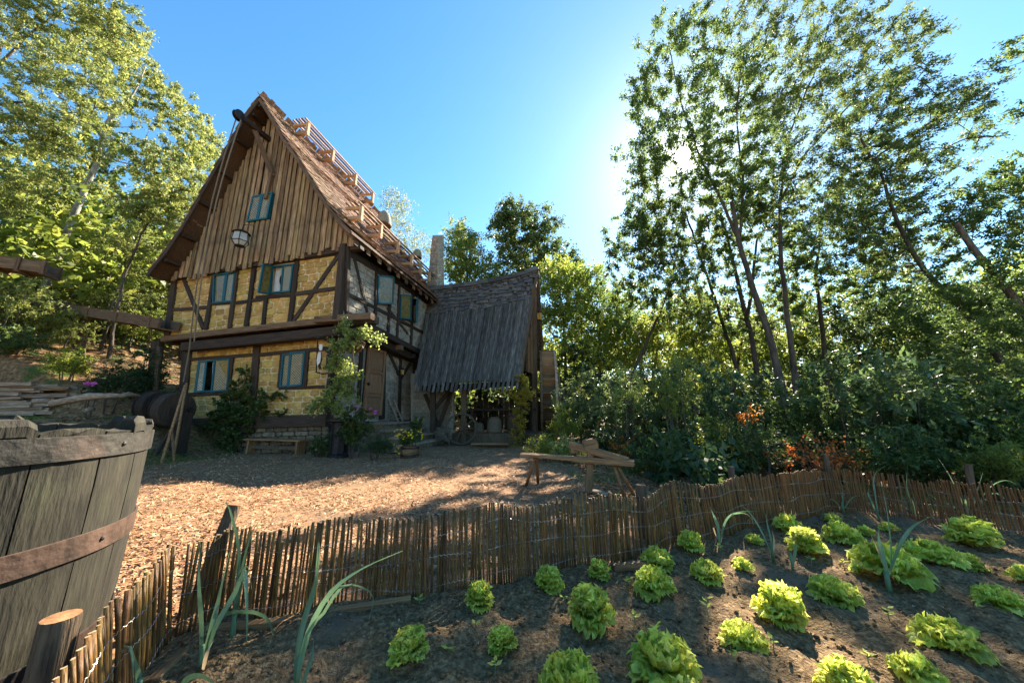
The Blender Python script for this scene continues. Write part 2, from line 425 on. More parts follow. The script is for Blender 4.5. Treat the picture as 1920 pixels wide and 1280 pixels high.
def ground_mat():
    m = bpy.data.materials.new('woodland_floor'); m.use_nodes = True
    N, K = m.node_tree.nodes, m.node_tree.links; b = N['Principled BSDF']
    tcn = N.new('ShaderNodeTexCoord')
    def noise(s, d=6, r=.6):
        n = N.new('ShaderNodeTexNoise'); n.inputs['Scale'].default_value = s; n.inputs['Detail'].default_value = d; n.inputs['Roughness'].default_value = r
        K.new(tcn.outputs['Object'], n.inputs['Vector']); return n.outputs['Fac']
    def ramp(f, *st):
        r = N.new('ShaderNodeValToRGB'); e = r.color_ramp.elements
        e[0].position, e[0].color = st[0][0], (*st[0][1], 1); e[1].position, e[1].color = st[-1][0], (*st[-1][1], 1)
        for p, c in st[1:-1]: x = e.new(p); x.color = (*c, 1)
        K.new(f, r.inputs['Fac']); return r.outputs['Color']
    def mix(f, a, c):
        x = N.new('ShaderNodeMix'); x.data_type = 'RGBA'; K.new(f, x.inputs['Factor']); K.new(a, x.inputs['A']); K.new(c, x.inputs['B']); return x.outputs['Result']
    chips = ramp(noise(34, 8, .75), (.33, (.09,.04,.02)), (.5, (.27,.145,.07)), (.68, (.50,.33,.19)))
    dirt = ramp(noise(26, 8, .7), (.35, (.07,.042,.022)), (.65, (.24,.155,.085)))
    chips = mix(ramp(noise(.55, 7, .62), (.50, (0,0,0)), (.62, (.8,.8,.8))), chips, dirt)
    litter = ramp(noise(11, 8, .7), (.3, (.06,.035,.018)), (.5, (.20,.12,.055)), (.7, (.42,.28,.15)))
    moss = ramp(noise(22, 6, .7), (.3, (.02,.04,.008)), (.7, (.09,.14,.025)))
    # yard = x > hill foot and not too far right
    sep = N.new('ShaderNodeSeparateXYZ'); K.new(tcn.outputs['Object'], sep.inputs[0])
    nb = noise(.8, 5, .6)
    def M2(op, a, c=None, cl=False):
        n = N.new('ShaderNodeMath'); n.operation = op; n.use_clamp = cl
        for i, v in enumerate((a, c)):
            if v is None: continue
            if isinstance(v, (int, float)): n.inputs[i].default_value = v
            else: K.new(v, n.inputs[i])
        return n.outputs[0]
    xl = M2('MULTIPLY', M2('ADD', M2('ADD', sep.outputs['X'], 8.6), M2('MULTIPLY', M2('SUBTRACT', nb, .5), 4)), .9, True)
    xr = M2('MULTIPLY', M2('ADD', M2('SUBTRACT', 2.0, sep.outputs['X']), M2('MULTIPLY', M2('SUBTRACT', nb, .5), 5)), .7, True)
    yr = M2('MULTIPLY', M2('SUBTRACT', 17, sep.outputs['Y']), 1, True)
    yard = M2('MULTIPLY', M2('MULTIPLY', xl, xr), yr)
    base = mix(ramp(noise(.9, 5, .6), (.54, (0,0,0)), (.64, (1,1,1))), litter, moss)
    K.new(mix(yard, base, chips), b.inputs['Base Color'])
    b.inputs['Roughness'].default_value = .9; b.inputs['Specular IOR Level'].default_value = .2
    bp = N.new('ShaderNodeBump'); bp.inputs['Strength'].default_value = .8; bp.inputs['Distance'].default_value = .03
    K.new(noise(30, 8, .75), bp.inputs['Height']); K.new(bp.outputs[0], b.inputs['Normal'])
    return m
M_['floor'] = ground_mat()
g = link(bpy.data.objects.new('ground', np_mesh('ground', np.stack([X, Y, Z], -1).reshape(-1, 3), Fq, M_['floor'], smooth=True)))
tag(g, 'wood chip yard running into the leaf covered hillside', kind='structure')

rs = np.random.RandomState(11)
def quads(P, D, Nn, ln, wd, shape='rhomb'):
    """leaf faces: centre P, length direction D, side direction Nn"""
    D = D / (np.linalg.norm(D, axis=1, keepdims=True) + 1e-9)
    S = np.cross(D, Nn); S /= (np.linalg.norm(S, axis=1, keepdims=True) + 1e-9)
    ln = np.asarray(ln)[:, None]; wd = np.asarray(wd)[:, None]
    if shape == 'rhomb':
        V = np.stack([P - D*ln*.5, P + S*wd*.5 - D*ln*.06, P + D*ln*.5, P - S*wd*.5 - D*ln*.06], 1)
    else:
        V = np.stack([P - D*ln*.5 - S*wd*.5, P - D*ln*.5 + S*wd*.5, P + D*ln*.5 + S*wd*.4, P + D*ln*.5 - S*wd*.4], 1)
    n = len(P)
    return V.reshape(-1, 3), np.arange(n * 4).reshape(n, 4)
def rdir(n, r=None):
    r = r or rs
    d = r.normal(size=(n, 3)); return d / np.linalg.norm(d, axis=1, keepdims=True)

# loose wood chips lying over the yard
n = 60000
yy = 2.3 + (rs.rand(n) ** 1.5) * 10.5
xx = -1.0 * yy + rs.rand(n) * (yy * 1.0 + 2.8) - .3
keep = (np.abs(xx) > -1)
keep &= ~((xx > -1.9) & (yy < 2.5 + np.clip(xx + 1.8, 0, 9) * .34 + .12))
keep &= (xx < 2.6 + rs.rand(n))
keep &= (fbm(xx * 1.1, yy * 1.1, 55) + rs.normal(size=n) * .10 < .16)
keep &= ((xx + 9.0) * -.97 + (yy - 8.5) * .24) < .2
xx, yy = xx[keep], yy[keep]; n = len(xx)
D = rdir(n); D[:, 2] *= .18; Nn = np.zeros((n, 3)); Nn[:, 2] = 1; Nn[:, :2] = rs.normal(size=(n, 2)) * .35
P = np.stack([xx, yy, hill(xx, yy) + .002 + rs.rand(n) * .014], 1)
V, F = quads(P, D, Nn, rs.uniform(.02, .085, n), rs.uniform(.006, .018, n), 'rect')
o = link(bpy.data.objects.new('wood_chips', np_mesh('wood_chips', V, F, M_['chip'], tint=rs.rand(n) ** 1.1)))
tag(o, 'reddish brown bark chips strewn over the sunny yard', 'wood chips', kind='stuff')

# fallen leaves on the hillside and below the right hand shrubs
n = 40000
xx = np.concatenate([rs.uniform(-24, -8.2, n // 2), rs.uniform(1.5, 10, n // 2)])
yy = np.concatenate([rs.uniform(5, 22, n // 2), rs.uniform(4.4, 14, n // 2)])
P = np.stack([xx, yy, hill(xx, yy) + .01], 1); D = rdir(n); D[:, 2] *= .3
Nn = np.zeros((n, 3)); Nn[:, 2] = 1; Nn[:, :2] = rs.normal(size=(n, 2)) * .5
V, F = quads(P, D, Nn, rs.uniform(.05, .12, n), rs.uniform(.03, .07, n))
o = link(bpy.data.objects.new('leaf_litter', np_mesh('leaf_litter', V, F, M_['lf_litter'], tint=rs.rand(n))))
tag(o, 'dry brown fallen leaves lying on the slope and under the shrubs', 'leaf litter', kind='stuff')

# ------------------------------------------------------------------ vegetable bed
FENCE = [(-1.20,.62),(-1.38,1.0),(-1.52,1.40),(-1.72,1.85),(-1.86,2.2),(-1.82,2.38),(-1.54,2.40),(-1.33,2.46),(-1.08,2.50),(-.9,2.54),(-.6,2.62),(-.35,2.74),
         (-.1,2.80),(.15,2.92),(.45,3.04),(.84,3.19),(1.25,3.36),(1.61,3.57),(2.17,3.80),(2.81,4.11),(3.58,4.40),(4.02,4.66),(4.3,4.62),(4.62,4.25),(5.1,3.75),(6.2,3.0),(7.6,2.2)]
def bed_h(x, y):
    return .02 + fbm(x*1.3, y*1.3, 21, 3)*.10 + fbm(x*7, y*7, 31, 4)*.085 + np.abs(fbm(x*22, y*22, 41, 3))*.05
def bhz(x, y): return float(bed_h(np.array([float(x)]), np.array([float(y)]))[0])
fx = np.array([p[0] for p in FENCE[5:22]]); fy = np.array([p[1] for p in FENCE[5:22]])
us = np.linspace(0, 1, 340); vs_ = np.linspace(0, 1, 240)
Ug, Vg = np.meshgrid(us, vs_)
lft = np.array([p for p in FENCE[:6]])
yn = .35 + Vg ** 1.5 * 4.2
xl = np.interp(yn, lft[:, 1], lft[:, 0], right=-1.82) - .02
xr = 8.5 + 0 * yn
xg = xl + (xr - xl) * Ug ** 1.25
ymax = np.interp(xg, fx, fy); ymax = np.where(xg > 4.3, np.interp(xg, [4.3,4.62,5.1,6.2,7.6,9],[4.62,4.25,3.75,3.0,2.2,1.4]), ymax)
yg = .35 + Vg ** 1.5 * (np.maximum(ymax, 1.0) + .03 - .35)
xl2 = np.interp(yg, lft[:, 1], lft[:, 0], right=-1.82) - .02
xg = np.maximum(xg, xl2)
zg = bed_h(xg, yg)
idx = np.arange(240 * 340).reshape(240, 340)
Fq = np.stack([idx[:-1,:-1], idx[:-1,1:], idx[1:,1:], idx[1:,:-1]], -1).reshape(-1, 4)
M_['soil'] = mat('soil', (.06,.038,.018), (.34,.225,.11), 34, bump=1.0, rnd=0, bscale=70, dist=.02, c3=(.155,.10,.048), detail=10, rough=.95, spec=.15, patch=((.17,.12,.075), 1.6, .55))
o = link(bpy.data.objects.new('soil', np_mesh('soil', np.stack([xg, yg, zg], -1).reshape(-1, 3), Fq, M_['soil'], smooth=True)))
tag(o, 'dark crumbly soil of the vegetable bed', kind='structure')
# crumbs and clods
n = 19000
yy = .7 + rs.rand(n) ** 1.3 * 3.8; xx = -1.8 + rs.rand(n) ** 1.1 * 8.5
ok = (yy < np.interp(xx, fx, fy, right=3) - .05) & (xx > np.interp(yy, lft[:, 1], lft[:, 0], right=-1.8) + .06); xx, yy = xx[ok], yy[ok]; n = len(xx)
r = .0025 + rs.rand(n) ** 4 * .017
Ov = np.array([(1,0,0),(0,1,0),(-1,0,0),(0,-1,0),(0,0,.8),(0,0,-.8)])
Of = np.array([(0,1,4),(1,2,4),(2,3,4),(3,0,4),(1,0,5),(2,1,5),(3,2,5),(0,3,5)])
V = Ov[None] * r[:, None, None] * rs.uniform(.6, 1.4, (n, 6, 1)) + np.stack([xx, yy, bed_h(xx, yy) + r * .3], 1)[:, None]
F = Of[None] + (np.arange(n) * 6)[:, None, None]
o = link(bpy.data.objects.new('soil_clods', np_mesh('soil_clods', V.reshape(-1, 3), F.reshape(-1, 3), M_['soil'])))
tag(o, 'small clods and crumbs scattered on the vegetable bed', 'clods', kind='stuff')
n = 520
yy = .9 + rs.rand(n) ** 1.1 * 3.2; xx = -1.5 + rs.rand(n) * 6.5
ok = (yy < np.interp(xx, fx, fy, right=3) - .1); xx, yy = xx[ok], yy[ok]; n = len(xx)
r = .003 + rs.rand(n) ** 2 * .008
V = Ov[None] * r[:, None, None] * rs.uniform(.6, 1.3, (n, 6, 1)) + np.stack([xx, yy, bed_h(xx, yy) + r * .5], 1)[:, None]
F = Of[None] + (np.arange(n) * 6)[:, None, None]
o = link(bpy.data.objects.new('pebbles', np_mesh('pebbles', V.reshape(-1, 3), F.reshape(-1, 3), M_['pebble'])))
tag(o, 'pale pebbles scattered on the dark vegetable bed', 'pebbles', kind='stuff')

# ------------------------------------------------------------------ the timber framed house
house = thing('timber_framed_house', 'tall crooked half timbered stone house with a steep shingled gable and teal windows', 'house', R0)
hrng = random.Random(3)

def pip(p, poly):
    c = False; n = len(poly)
    for i in range(n):
        a, b = poly[i], poly[i-1]
        if (a[1] > p[1]) != (b[1] > p[1]) and p[0] < (b[0]-a[0]) * (p[1]-a[1]) / (b[1]-a[1]) + a[0]: c = not c
    return c
def wall(plane, quad_px, holes_px, mortar, stone, course, slen, parent_name, keepn, depth=.16, grow=0.0, label=None):
    """wall sheet with openings cut through, and one stone object per masonry block"""
    Q = [plane.p(*q) for q in quad_px]                       # TL TR BR BL
    holes = [[plane.p(*q) for q in h] for h in holes_px]
    polys = [[Vector((q.x, q.y, 0)) for q in Q]] + [[Vector((q.x, q.y, 0)) for q in h] for h in holes]
    tris = geometry.tessellate_polygon(polys)
    V = [v for pl in polys for v in pl]
    F = [tuple(t) for t in tris]; n = len(V); V2 = V + [v + Vector((0, 0, -depth)) for v in V]
    F += [tuple(i + n for i in t[::-1]) for t in tris]
    k = 0
    for pl in polys:
        for i in range(len(pl)): F.append((k+i, k+(i+1) % len(pl), n+k+(i+1) % len(pl), n+k+i))
        k += len(pl)
    w = obj('wall', V2, F, mortar, house, plane.M)
    if label: w['label'] = label
    TL, TR, BR, BL = Q
    H = ((TL-BL).length + (TR-BR).length) / 2; W = ((TL-TR).length + (BL-BR).length) / 2
    def bl(s, t): a = BL.lerp(BR, s); b = TL.lerp(TR, s); return a.lerp(b, t)
    rows = max(2, round(H / course)); ys = [0]
    for i in range(rows): ys.append(ys[-1] + hrng.uniform(.75, 1.25))
    ys = [y / ys[-1] for y in ys]
    stones = []
    for i in range(rows):
        t0, t1 = ys[i], ys[i+1]
        N = 240; ins = []
        for j in range(N):
            q = bl((j + .5) / N, (t0 + t1) / 2)
            q1 = bl((j + .5) / N, t0 * .85 + t1 * .15); q2 = bl((j + .5) / N, t0 * .15 + t1 * .85)
            ins.append(not any(pip(x, h) for h in holes for x in (q, q1, q2)))
        j = 0
        while j < N:
            if not ins[j]: j += 1; continue
            k = j
            while k < N and ins[k]: k += 1
            s0, s1 = j / N, k / N
            cnt = max(1, round((s1 - s0) * W / slen)); e = [0]
            for c in range(cnt): e.append(e[-1] + hrng.uniform(.55, 1.5))
            e = [s0 + (s1 - s0) * v / e[-1] for v in e]
            for c in range(cnt): 
                if hrng.random() < .16 and (t1-t0)*H > course*.95:
                    tm = (t0+t1)/2 + hrng.uniform(-.1,.1)*(t1-t0)
                    stones.append((e[c], e[c+1], t0, tm)); stones.append((e[c], e[c+1], tm, t1))
                else: stones.append((e[c], e[c+1], t0, t1))
            j = k
    stones.sort(key=lambda s: -(s[1]-s[0]) * (s[3]-s[2]))
    rest = MB()
    for q, (s0, s1, t0, t1) in enumerate(stones):
        c = [bl(s0, t0), bl(s1, t0), bl(s1, t1), bl(s0, t1)]
        ctr = sum(c, Vector((0, 0))) / 4
        g_ = .011
        ring = []
        for i2 in range(4):
            a = c[i2]; nx_ = c[(i2+1) % 4]; pv = c[i2-1]
            din = (ctr - a).normalized() * g_ * 1.6
            e1 = (nx_ - a); e2 = (pv - a)
            j1 = min(.3, hrng.uniform(.02, .06) / max(e1.length, .01)); j2 = min(.3, hrng.uniform(.02, .05) / max(e2.length, .01))
            ring.append(a + e2 * j2 + din); ring.append(a + e1 * j1 + din)
        ring = [r_ + Vector((hrng.uniform(-1, 1), hrng.uniform(-1, 1))) * .009 - ctr for r_ in ring]
        hgt = hrng.uniform(.014, .034)
        Vs = [(r_.x, r_.y, -.01) for r_ in ring] + [(r_.x*.97, r_.y*.95, hgt*.7) for r_ in ring] + [(r_.x*.86, r_.y*.78, hgt + hrng.uniform(-.004,.004)) for r_ in ring]
        Fs = []
        for lvl in (0, 8):
            for i2 in range(8): Fs.append((lvl+i2, lvl+(i2+1) % 8, lvl+8+(i2+1) % 8, lvl+8+i2))
        Fs.append(tuple(range(16, 24)))
        if q < keepn:
            Ms = plane.M @ Matrix.Translation((ctr.x, ctr.y, 0))
            obj(parent_name, Vs, Fs, stone, w, Ms, smooth=False)
        else:
            rest.add([Vector(v_) + Vector((ctr.x, ctr.y, 0)) for v_ in Vs], Fs)
    if rest.V: tag(rest.build('small_stones', stone, w, plane.M), kind='stuff')
    return w
W1 = [(405,516),(446,511),(440,567),(403,570)]
W2 = [(511,501),(554.5,496),(548,549),(508,552)]
W3 = [(378,678),(436,672),(431,733),(372,736)]
W4 = [(534,664),(576,660),(570,723),(528,726)]
S1 = [(706,517),(728,519),(726,571),(704,570)]
S2 = [(748,552),(781,561),(778,604),(746,598)]
M_['dark_mortar'] = mat('dark_mortar', (.02,.018,.012), (.06,.05,.035), 8, rnd=0)
wall(UF, [(333,519),(646,470),(637,600),(317,632)], [W1, W2], M_['mortar'], M_['sandstone'], .20, .44, 'stone', 95, label='warm yellow upper storey wall facing the yard')
wall(LF, [(350,640),(628.5,622),(613,786),(348,792)], [W3, W4], M_['mortar'], M_['sandstone'], .205, .42, 'stone', 95, label='warm yellow ground floor wall facing the yard')
wall(US, [(650,468),(828,590),(792,664),(643,592)], [S1, S2], M_['grey_mortar'], M_['grey_stone'], .24, .52, 'stone', 36, label='grey upper storey wall on the sunny side')
DOOR = [(676,640),(714,650),(709,787),(671,782)]
wall(LS, [(628,625),(776,672),(772,800),(613,785)], [DOOR], M_['grey_mortar'], M_['grey_stone'], .27, .42, 'stone', 30, label='grey ground floor wall beside the door')
pl = wall(LF, [(346,789),(615,783),(620,853),(343,866)], [], M_['dark_mortar'], M_['plinth_stone'], .17, .36, 'stone', 40, label='dark rubble plinth below the ground floor')
wall(LS, [(613,784),(772,799),(772,845),(620,852)], [], M_['dark_mortar'], M_['plinth_stone'], .17, .36, 'stone', 0, label='dark rubble plinth on the door side')
# hidden faces of the house and floors, so that the rooms are closed and dark
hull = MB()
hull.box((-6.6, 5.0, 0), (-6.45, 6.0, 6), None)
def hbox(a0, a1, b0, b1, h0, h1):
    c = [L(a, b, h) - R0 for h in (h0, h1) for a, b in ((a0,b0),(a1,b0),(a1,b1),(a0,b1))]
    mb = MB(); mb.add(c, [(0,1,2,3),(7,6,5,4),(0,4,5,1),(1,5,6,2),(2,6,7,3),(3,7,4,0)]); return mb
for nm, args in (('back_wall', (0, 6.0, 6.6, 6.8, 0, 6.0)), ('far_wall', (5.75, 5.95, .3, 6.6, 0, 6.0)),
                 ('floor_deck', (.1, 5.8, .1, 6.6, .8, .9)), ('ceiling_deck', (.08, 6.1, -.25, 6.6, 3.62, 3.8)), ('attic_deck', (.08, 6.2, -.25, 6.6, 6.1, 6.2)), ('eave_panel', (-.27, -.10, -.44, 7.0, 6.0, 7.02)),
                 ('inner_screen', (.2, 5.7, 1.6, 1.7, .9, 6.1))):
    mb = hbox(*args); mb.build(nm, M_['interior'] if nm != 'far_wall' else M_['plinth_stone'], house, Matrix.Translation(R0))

def timber(plane, x1, y1, x2, y2, w, m='dark_timber', z=.03, t=.10, name='timber'):
    A = plane.pw(x1, y1, z); B = plane.pw(x2, y2, z)
    return beam(name, A, B, w, t, M_[m], house, up=plane.Z)
def z2(x, y): return (290 + x / 2.91, 440 + y / 2.91)
def zt(plane, a, b, w, m='dark_timber', z=.03, t=.10, conv=z2, name='timber'):
    (x1, y1), (x2, y2) = conv(*a), conv(*b); return timber(plane, x1, y1, x2, y2, w, m, z, t, name)
# posts stand a little prouder than rails, rails than braces, so that no faces share a plane
for a, b, w, z in [((120,225),(78,560),.22,.040), ((335,215),(288,520),.15,.036), ((457,195),(418,510),.14,.034), ((552,182),(508,500),.15,.036),
                   ((617,335),(600,490),.13,.034), ((785,150),(745,480),.16,.036), ((1040,70),(1014,470),.16,.042)]:
    zt(UF, a, b, w, z=z, name='post')
for a, b, w in [((105,232),(1050,92),.20), ((110,412),(312,396),.11), ((430,378),(620,350),.11), ((560,345),(760,333),.11), ((765,326),(1020,293),.13), ((318,380),(432,372),.09)]:
    zt(UF, a, b, w, z=.022, name='rail')
for a, b, w in [((163,238),(272,512),.13), ((1012,108),(757,480),.14)]:
    zt(UF, a, b, w, z=.014, name='brace')
zt(UF, (60,572), (1040,462), .19, 'brown_timber', .06, .16, name='sill_beam')
zt(UF, (150,612), (1000,525), .30, 'dark_timber', -.10, .30, name='jetty_beam')  # second dark beam; its height takes in the shadow band under the jetty
for a, b, w, z in [((190,600),(140,1150),.34,.042), ((567,590),(540,1000),.24,.040), ((432,670),(408,870),.12,.034), ((702,650),(684,835),.10,.034), ((842,640),(824,838),.12,.034), ((1000,550),(950,1010),.30,.042)]:
    zt(LF, a, b, w, z=z, name='post')
for a, b, w in [((195,682),(548,655),.11), ((575,656),(960,620),.12), ((685,838),(945,828),.10), ((190,872),(425,860),.13)]:
    zt(LF, a, b, w, z=.022, name='rail')
zt(LF, (140,1035), (955,1010), .36, z=.07, t=.22, name='sill_beam')
zt(LF, (60,575), (960,545), .26, z=-.25, t=.3, name='lintel_beam')
for nm_ in range(9):
    f = nm_ / 8; x = 335 + f * 280; y = 648 - f * 34
    P0 = LF.pw(x, y - 6, -.3); beam('joist', P0, P0 - HV * .72, .16, .16, M_['dark_timber'], house)
def z3(x, y): return (560 + x / 2.667, 400 + y / 2.667)
for a, b, w, z in [((243,170),(232,510),.14,.042), ((383,270),(374,560),.13,.036), ((458,330),(440,610),.14,.036), ((498,350),(486,640),.13,.034), ((566,400),(556,670),.13,.034)]:
    zt(US, a, b, w, z=z, conv=z3, name='post')
for a, b, w in [((236,400),(650,612),.12), ((235,190),(700,470),.22)]:
    zt(US, a, b, w, z=.022, conv=z3, name='rail')
for a, b, w in [((268,200),(338,495),.12), ((440,470),(540,600),.10)]:
    zt(US, a, b, w, z=.014, conv=z3, name='brace')
zt(US, (225,505), (622,705), .22, 'dark_timber', .05, .16, conv=z3, name='sill_beam')
zt(US, (232,540), (620,735), .30, 'dark_timber', -.25, .30, conv=z3, name='jetty_beam')
def z5(x, y): return (600 + x / 4.573, 580 + y / 4.573)
for a, b, w, z in [((535,350),(520,940),.30,.05), ((682,410),(668,960),.17,.04), ((810,450),(775,980),.34,.05), ((345,300),(320,800),.16,.04)]:
    zt(LS, a, b, w, z=z, conv=z5, name='post')
for a, b, w in [((585,375),(668,560),.14), ((770,455),(688,590),.14)]:
    zt(LS, a, b, w, z=.02, conv=z5, name='brace')
zt(LS, (120,275), (60,930), .3, z=.045, conv=z5, name='post')
zt(LS, (170,215), (820,440), .3, z=-.02, t=.2, conv=z5, name='lintel_beam')
beam('corner_post', L(-.20, -.60, 3.98), L(-.20, -.60, 6.45), .2, .26, M_['dark_timber'], house, up=-HV)
# projecting jetty beam ends at the corner and above the door
P0 = UF.pw(520, 608, .05)
beam('jetty_beam_end', UF.pw(600, 603, .16), UF.pw(704, 596, .16), .21, .2, M_['brown_timber'], house)
A = US.pw(684, 600, -.6); beam('jetty_beam_end', US.pw(655, 603, -.1), US.pw(655, 603, -.1) - HU * 1.05, .25, .24, M_['brown_timber'], house)
beam('jetty_beam_end', US.pw(694, 624, -.4), US.pw(694, 624, -.4) - HU * .75, .22, .22, M_['brown_timber'], house)
beam('jetty_beam_end', US.pw(748, 652, -.4), US.pw(748, 652, -.4) - HU * .55, .2, .2, M_['brown_timber'], house)
beam('jetty_beam_end', US.pw(775, 668, -.4), US.pw(775, 668, -.4) - HU * .5, .2, .2, M_['dark_timber'], house)

# ---- windows
def quad_frame(parent, corners, fw, th, m, name='frame'):
    """frame of four rails around a quadrilateral (TL TR BR BL in world), each rail separate geometry of one part"""
    n = (corners[1]-corners[0]).cross(corners[3]-corners[0]).normalized() * -1
    ctr = sum(corners, Vector()) / 4
    inner = []
    for i in range(4):
        a = corners[i]; e1 = (corners[(i+1) % 4] - a).normalized(); e2 = (corners[i-1] - a).normalized()
        inner.append(a + e1 * fw + e2 * fw)
    V = []; F = []
    for off in (th, 0):
        V += [c + n * off for c in corners] + [c + n * off for c in inner]
    for i in range(4):
        j = (i + 1) % 4
        F += [(i, j, 4+j, 4+i), (8+i, 8+4+i, 8+4+j, 8+j), (i, 8+i, 8+j, j), (4+i, 4+j, 12+j, 12+i)]
    o_ = obj(name, [v_ - corners[3] for v_ in V], F, m, parent, Matrix.Translation(corners[3]))
    return o_, inner, n
def casement(parent, corners, th=.05, fw=.055, glass='old_glass', lattice=True, curtain=None):
    o_, inner, n = quad_frame(parent, corners, fw, th, M_['teal_paint'], 'casement')
    C0 = corners[3]
    gl = [c + n * th * .45 - C0 for c in inner]
    obj('pane', gl + [g_ - n * .008 for g_ in gl], [(0,1,2,3),(7,6,5,4),(0,4,5,1),(1,5,6,2),(2,6,7,3),(3,7,4,0)], M_[glass], parent, Matrix.Translation(C0))
    if lattice:
        mb = MB(); ex = inner[2] - inner[3]; ey = inner[0] - inner[3]; w_, h_ = ex.length, ey.length
        Mx = Matrix.Translation(inner[3]) @ Matrix((ex / w_, ey / h_, n)).transposed().to_4x4()
        sp = .085; z = th * .45 + .004
        for sgn in (1, -1):
            k = -int(h_ / sp) - 1
            while k * sp < w_ + h_:
                # line x = k*sp + sgn*y ; clip to rectangle
                pts = []
                for y in (0, h_):
                    x = k * sp + (y if sgn > 0 else -y)
                    pts.append((x, y))
                (xa, ya), (xb, yb) = pts
                def clip(xa, ya, xb, yb):
                    t0, t1 = 0, 1; dx = xb - xa
                    for p_, q_ in ((-dx, xa), (dx, w_ - xa)):
                        if abs(p_) < 1e-9:
                            if q_ < 0: return None
                        else:
                            t = q_ / p_
                            if p_ < 0: t0 = max(t0, t)
                            else: t1 = min(t1, t)
                    if t0 >= t1: return None
                    return (xa + dx*t0, ya + (yb-ya)*t0, xa + dx*t1, ya + (yb-ya)*t1)
                c = clip(xa, ya, xb, yb)
                if c:
                    d = Vector((c[2]-c[0], c[3]-c[1])); 
                    if d.length > .02:
                        nn = Vector((-d.y, d.x)).normalized() * .0055
                        mb.add([(c[0]+nn.x, c[1]+nn.y, z), (c[2]+nn.x, c[3]+nn.y, z), (c[2]-nn.x, c[3]-nn.y, z), (c[0]-nn.x, c[1]-nn.y, z)], [(3,2,1,0)])
                k += 1
        if mb.V: mb.build('lead_lattice', M_['lead'], parent, Mx)
def pq(plane, px, z): return [plane.pw(x, y, z) for x, y in px]
def curtain(parent, TLp, TRp, BLp, BRp, n, folds=7, gather=.5):
    """cloth hanging in folds, drawn together lower down"""
    V = []; F = []; NX, NY = 22, 12
    for j in range(NY + 1):
        t = j / NY
        a = TLp.lerp(BLp, t); b = TRp.lerp(BRp, t)
        g2 = 1 - gather * math.sin(math.pi * min(1, t * 1.15)) ** 1.5 * .8
        for i in range(NX + 1):
            s = i / NX
            P_ = a.lerp(b, .0 + s * g2)
            V.append(P_ + n * (.022 * math.sin(s * folds * 2 * math.pi)) - TLp)
    for j in range(NY):
        for i in range(NX): k = j*(NX+1)+i; F.append((k, k+NX+1, k+NX+2, k+1))
    return obj('curtain', V, F, M_['cloth'], parent, Matrix.Translation(TLp), smooth=True)
def window(plane, outer, split_top, split_bot, label, kind='closed'):
    C_ = pq(plane, outer, .0)
    # outer frame is the part; casements, panes, lattice and curtains are its sub-parts
    fr, inner, n = quad_frame(house, pq(plane, outer, .01), .05, .09, M_['teal_paint'], 'window')
    fr['label'] = label
    T = plane.pw(*split_top, .03); B = plane.pw(*split_bot, .03)
    TL, TR, BR, BL = pq(plane, outer, .03)
    return fr, TL, TR, BR, BL, T, B
fr, TL, TR, BR, BL, T, B = window(UF, W1, (428.5,513.5), (421.5,569), 'closed window left of the open one, upper storey')
casement(fr, [TL, T, B, BL]); casement(fr, [T, TR, BR, B])

fr, TL, TR, BR, BL, T, B = window(UF, W2, (533,498.5), (528,551), 'open window with white curtain and one casement swung outwards')
casement(fr, [T, TR, BR, B])
LFp = Plane(L(0, -0.9, 0), -HU)
casement(fr, [LFp.pw(492,494), UF.pw(515,500,.08), UF.pw(508,554,.08), LFp.pw(482,549)])
curtain(fr, TL + (TR-TL)*.08 - UF.Z*.1, T - UF.Z*.1, BL + (BR-BL)*.05 - UF.Z*.1, BL.lerp(B,.75) - UF.Z*.1, UF.Z, 4, .65)
fr, TL, TR, BR, BL, T, B = window(LF, W3, (406,675), (402,735), 'ground floor window left of the vine with ajar casements')
LFq = Plane(L(0, -0.22, 0), -HU)
casement(fr, [LFq.pw(372,677), LF.pw(394,677,.08), LF.pw(388,735,.08), LFq.pw(364,736)])
casement(fr, [LF.pw(408.5,674.5,.09), LF.pw(436,672,.04), LF.pw(431,733,.04), LF.pw(404,736,.12)])
curtain(fr, TL + (TR-TL)*.3 - LF.Z*.1, TL + (TR-TL)*.62 - LF.Z*.1, BL + (BR-BL)*.35 - LF.Z*.1, BL + (BR-BL)*.6 - LF.Z*.1, LF.Z, 3, .4)
fr, TL, TR, BR, BL, T, B = window(LF, W4, (548.5,662), (543.5,725), 'ground floor window right of the vine, beside the hanging sign')
casement(fr, [TL, T, B, BL]); casement(fr, [LF.pw(549,661,.07), LF.pw(576,659,.05), LF.pw(570,723,.05), LF.pw(544,726,.08)])
fr, TL, TR, BR, BL, T, B = window(US, S1, (717,518), (715,570.5), 'single side window nearest the front corner')
casement(fr, [US.pw(705,516,.06), US.pw(728.5,519,.22), US.pw(726.5,571,.22), US.pw(704,570,.06)])
fr, TL, TR, BR, BL, T, B = window(US, S2, (763,556), (761,602), 'pair of side casements standing open nearer the wing')
casement(fr, [US.pw(748,552,.05), US.pw(763,554,.18), US.pw(762,600,.18), US.pw(746.5,597,.05)])
casement(fr, [US.pw(766,558,.38), US.pw(781,562,.05), US.pw(779,604,.05), US.pw(764,606,.38)])
curtain(fr, TL - US.Z*.1, TR - US.Z*.1, BL - US.Z*.1, BR - US.Z*.1, US.Z)

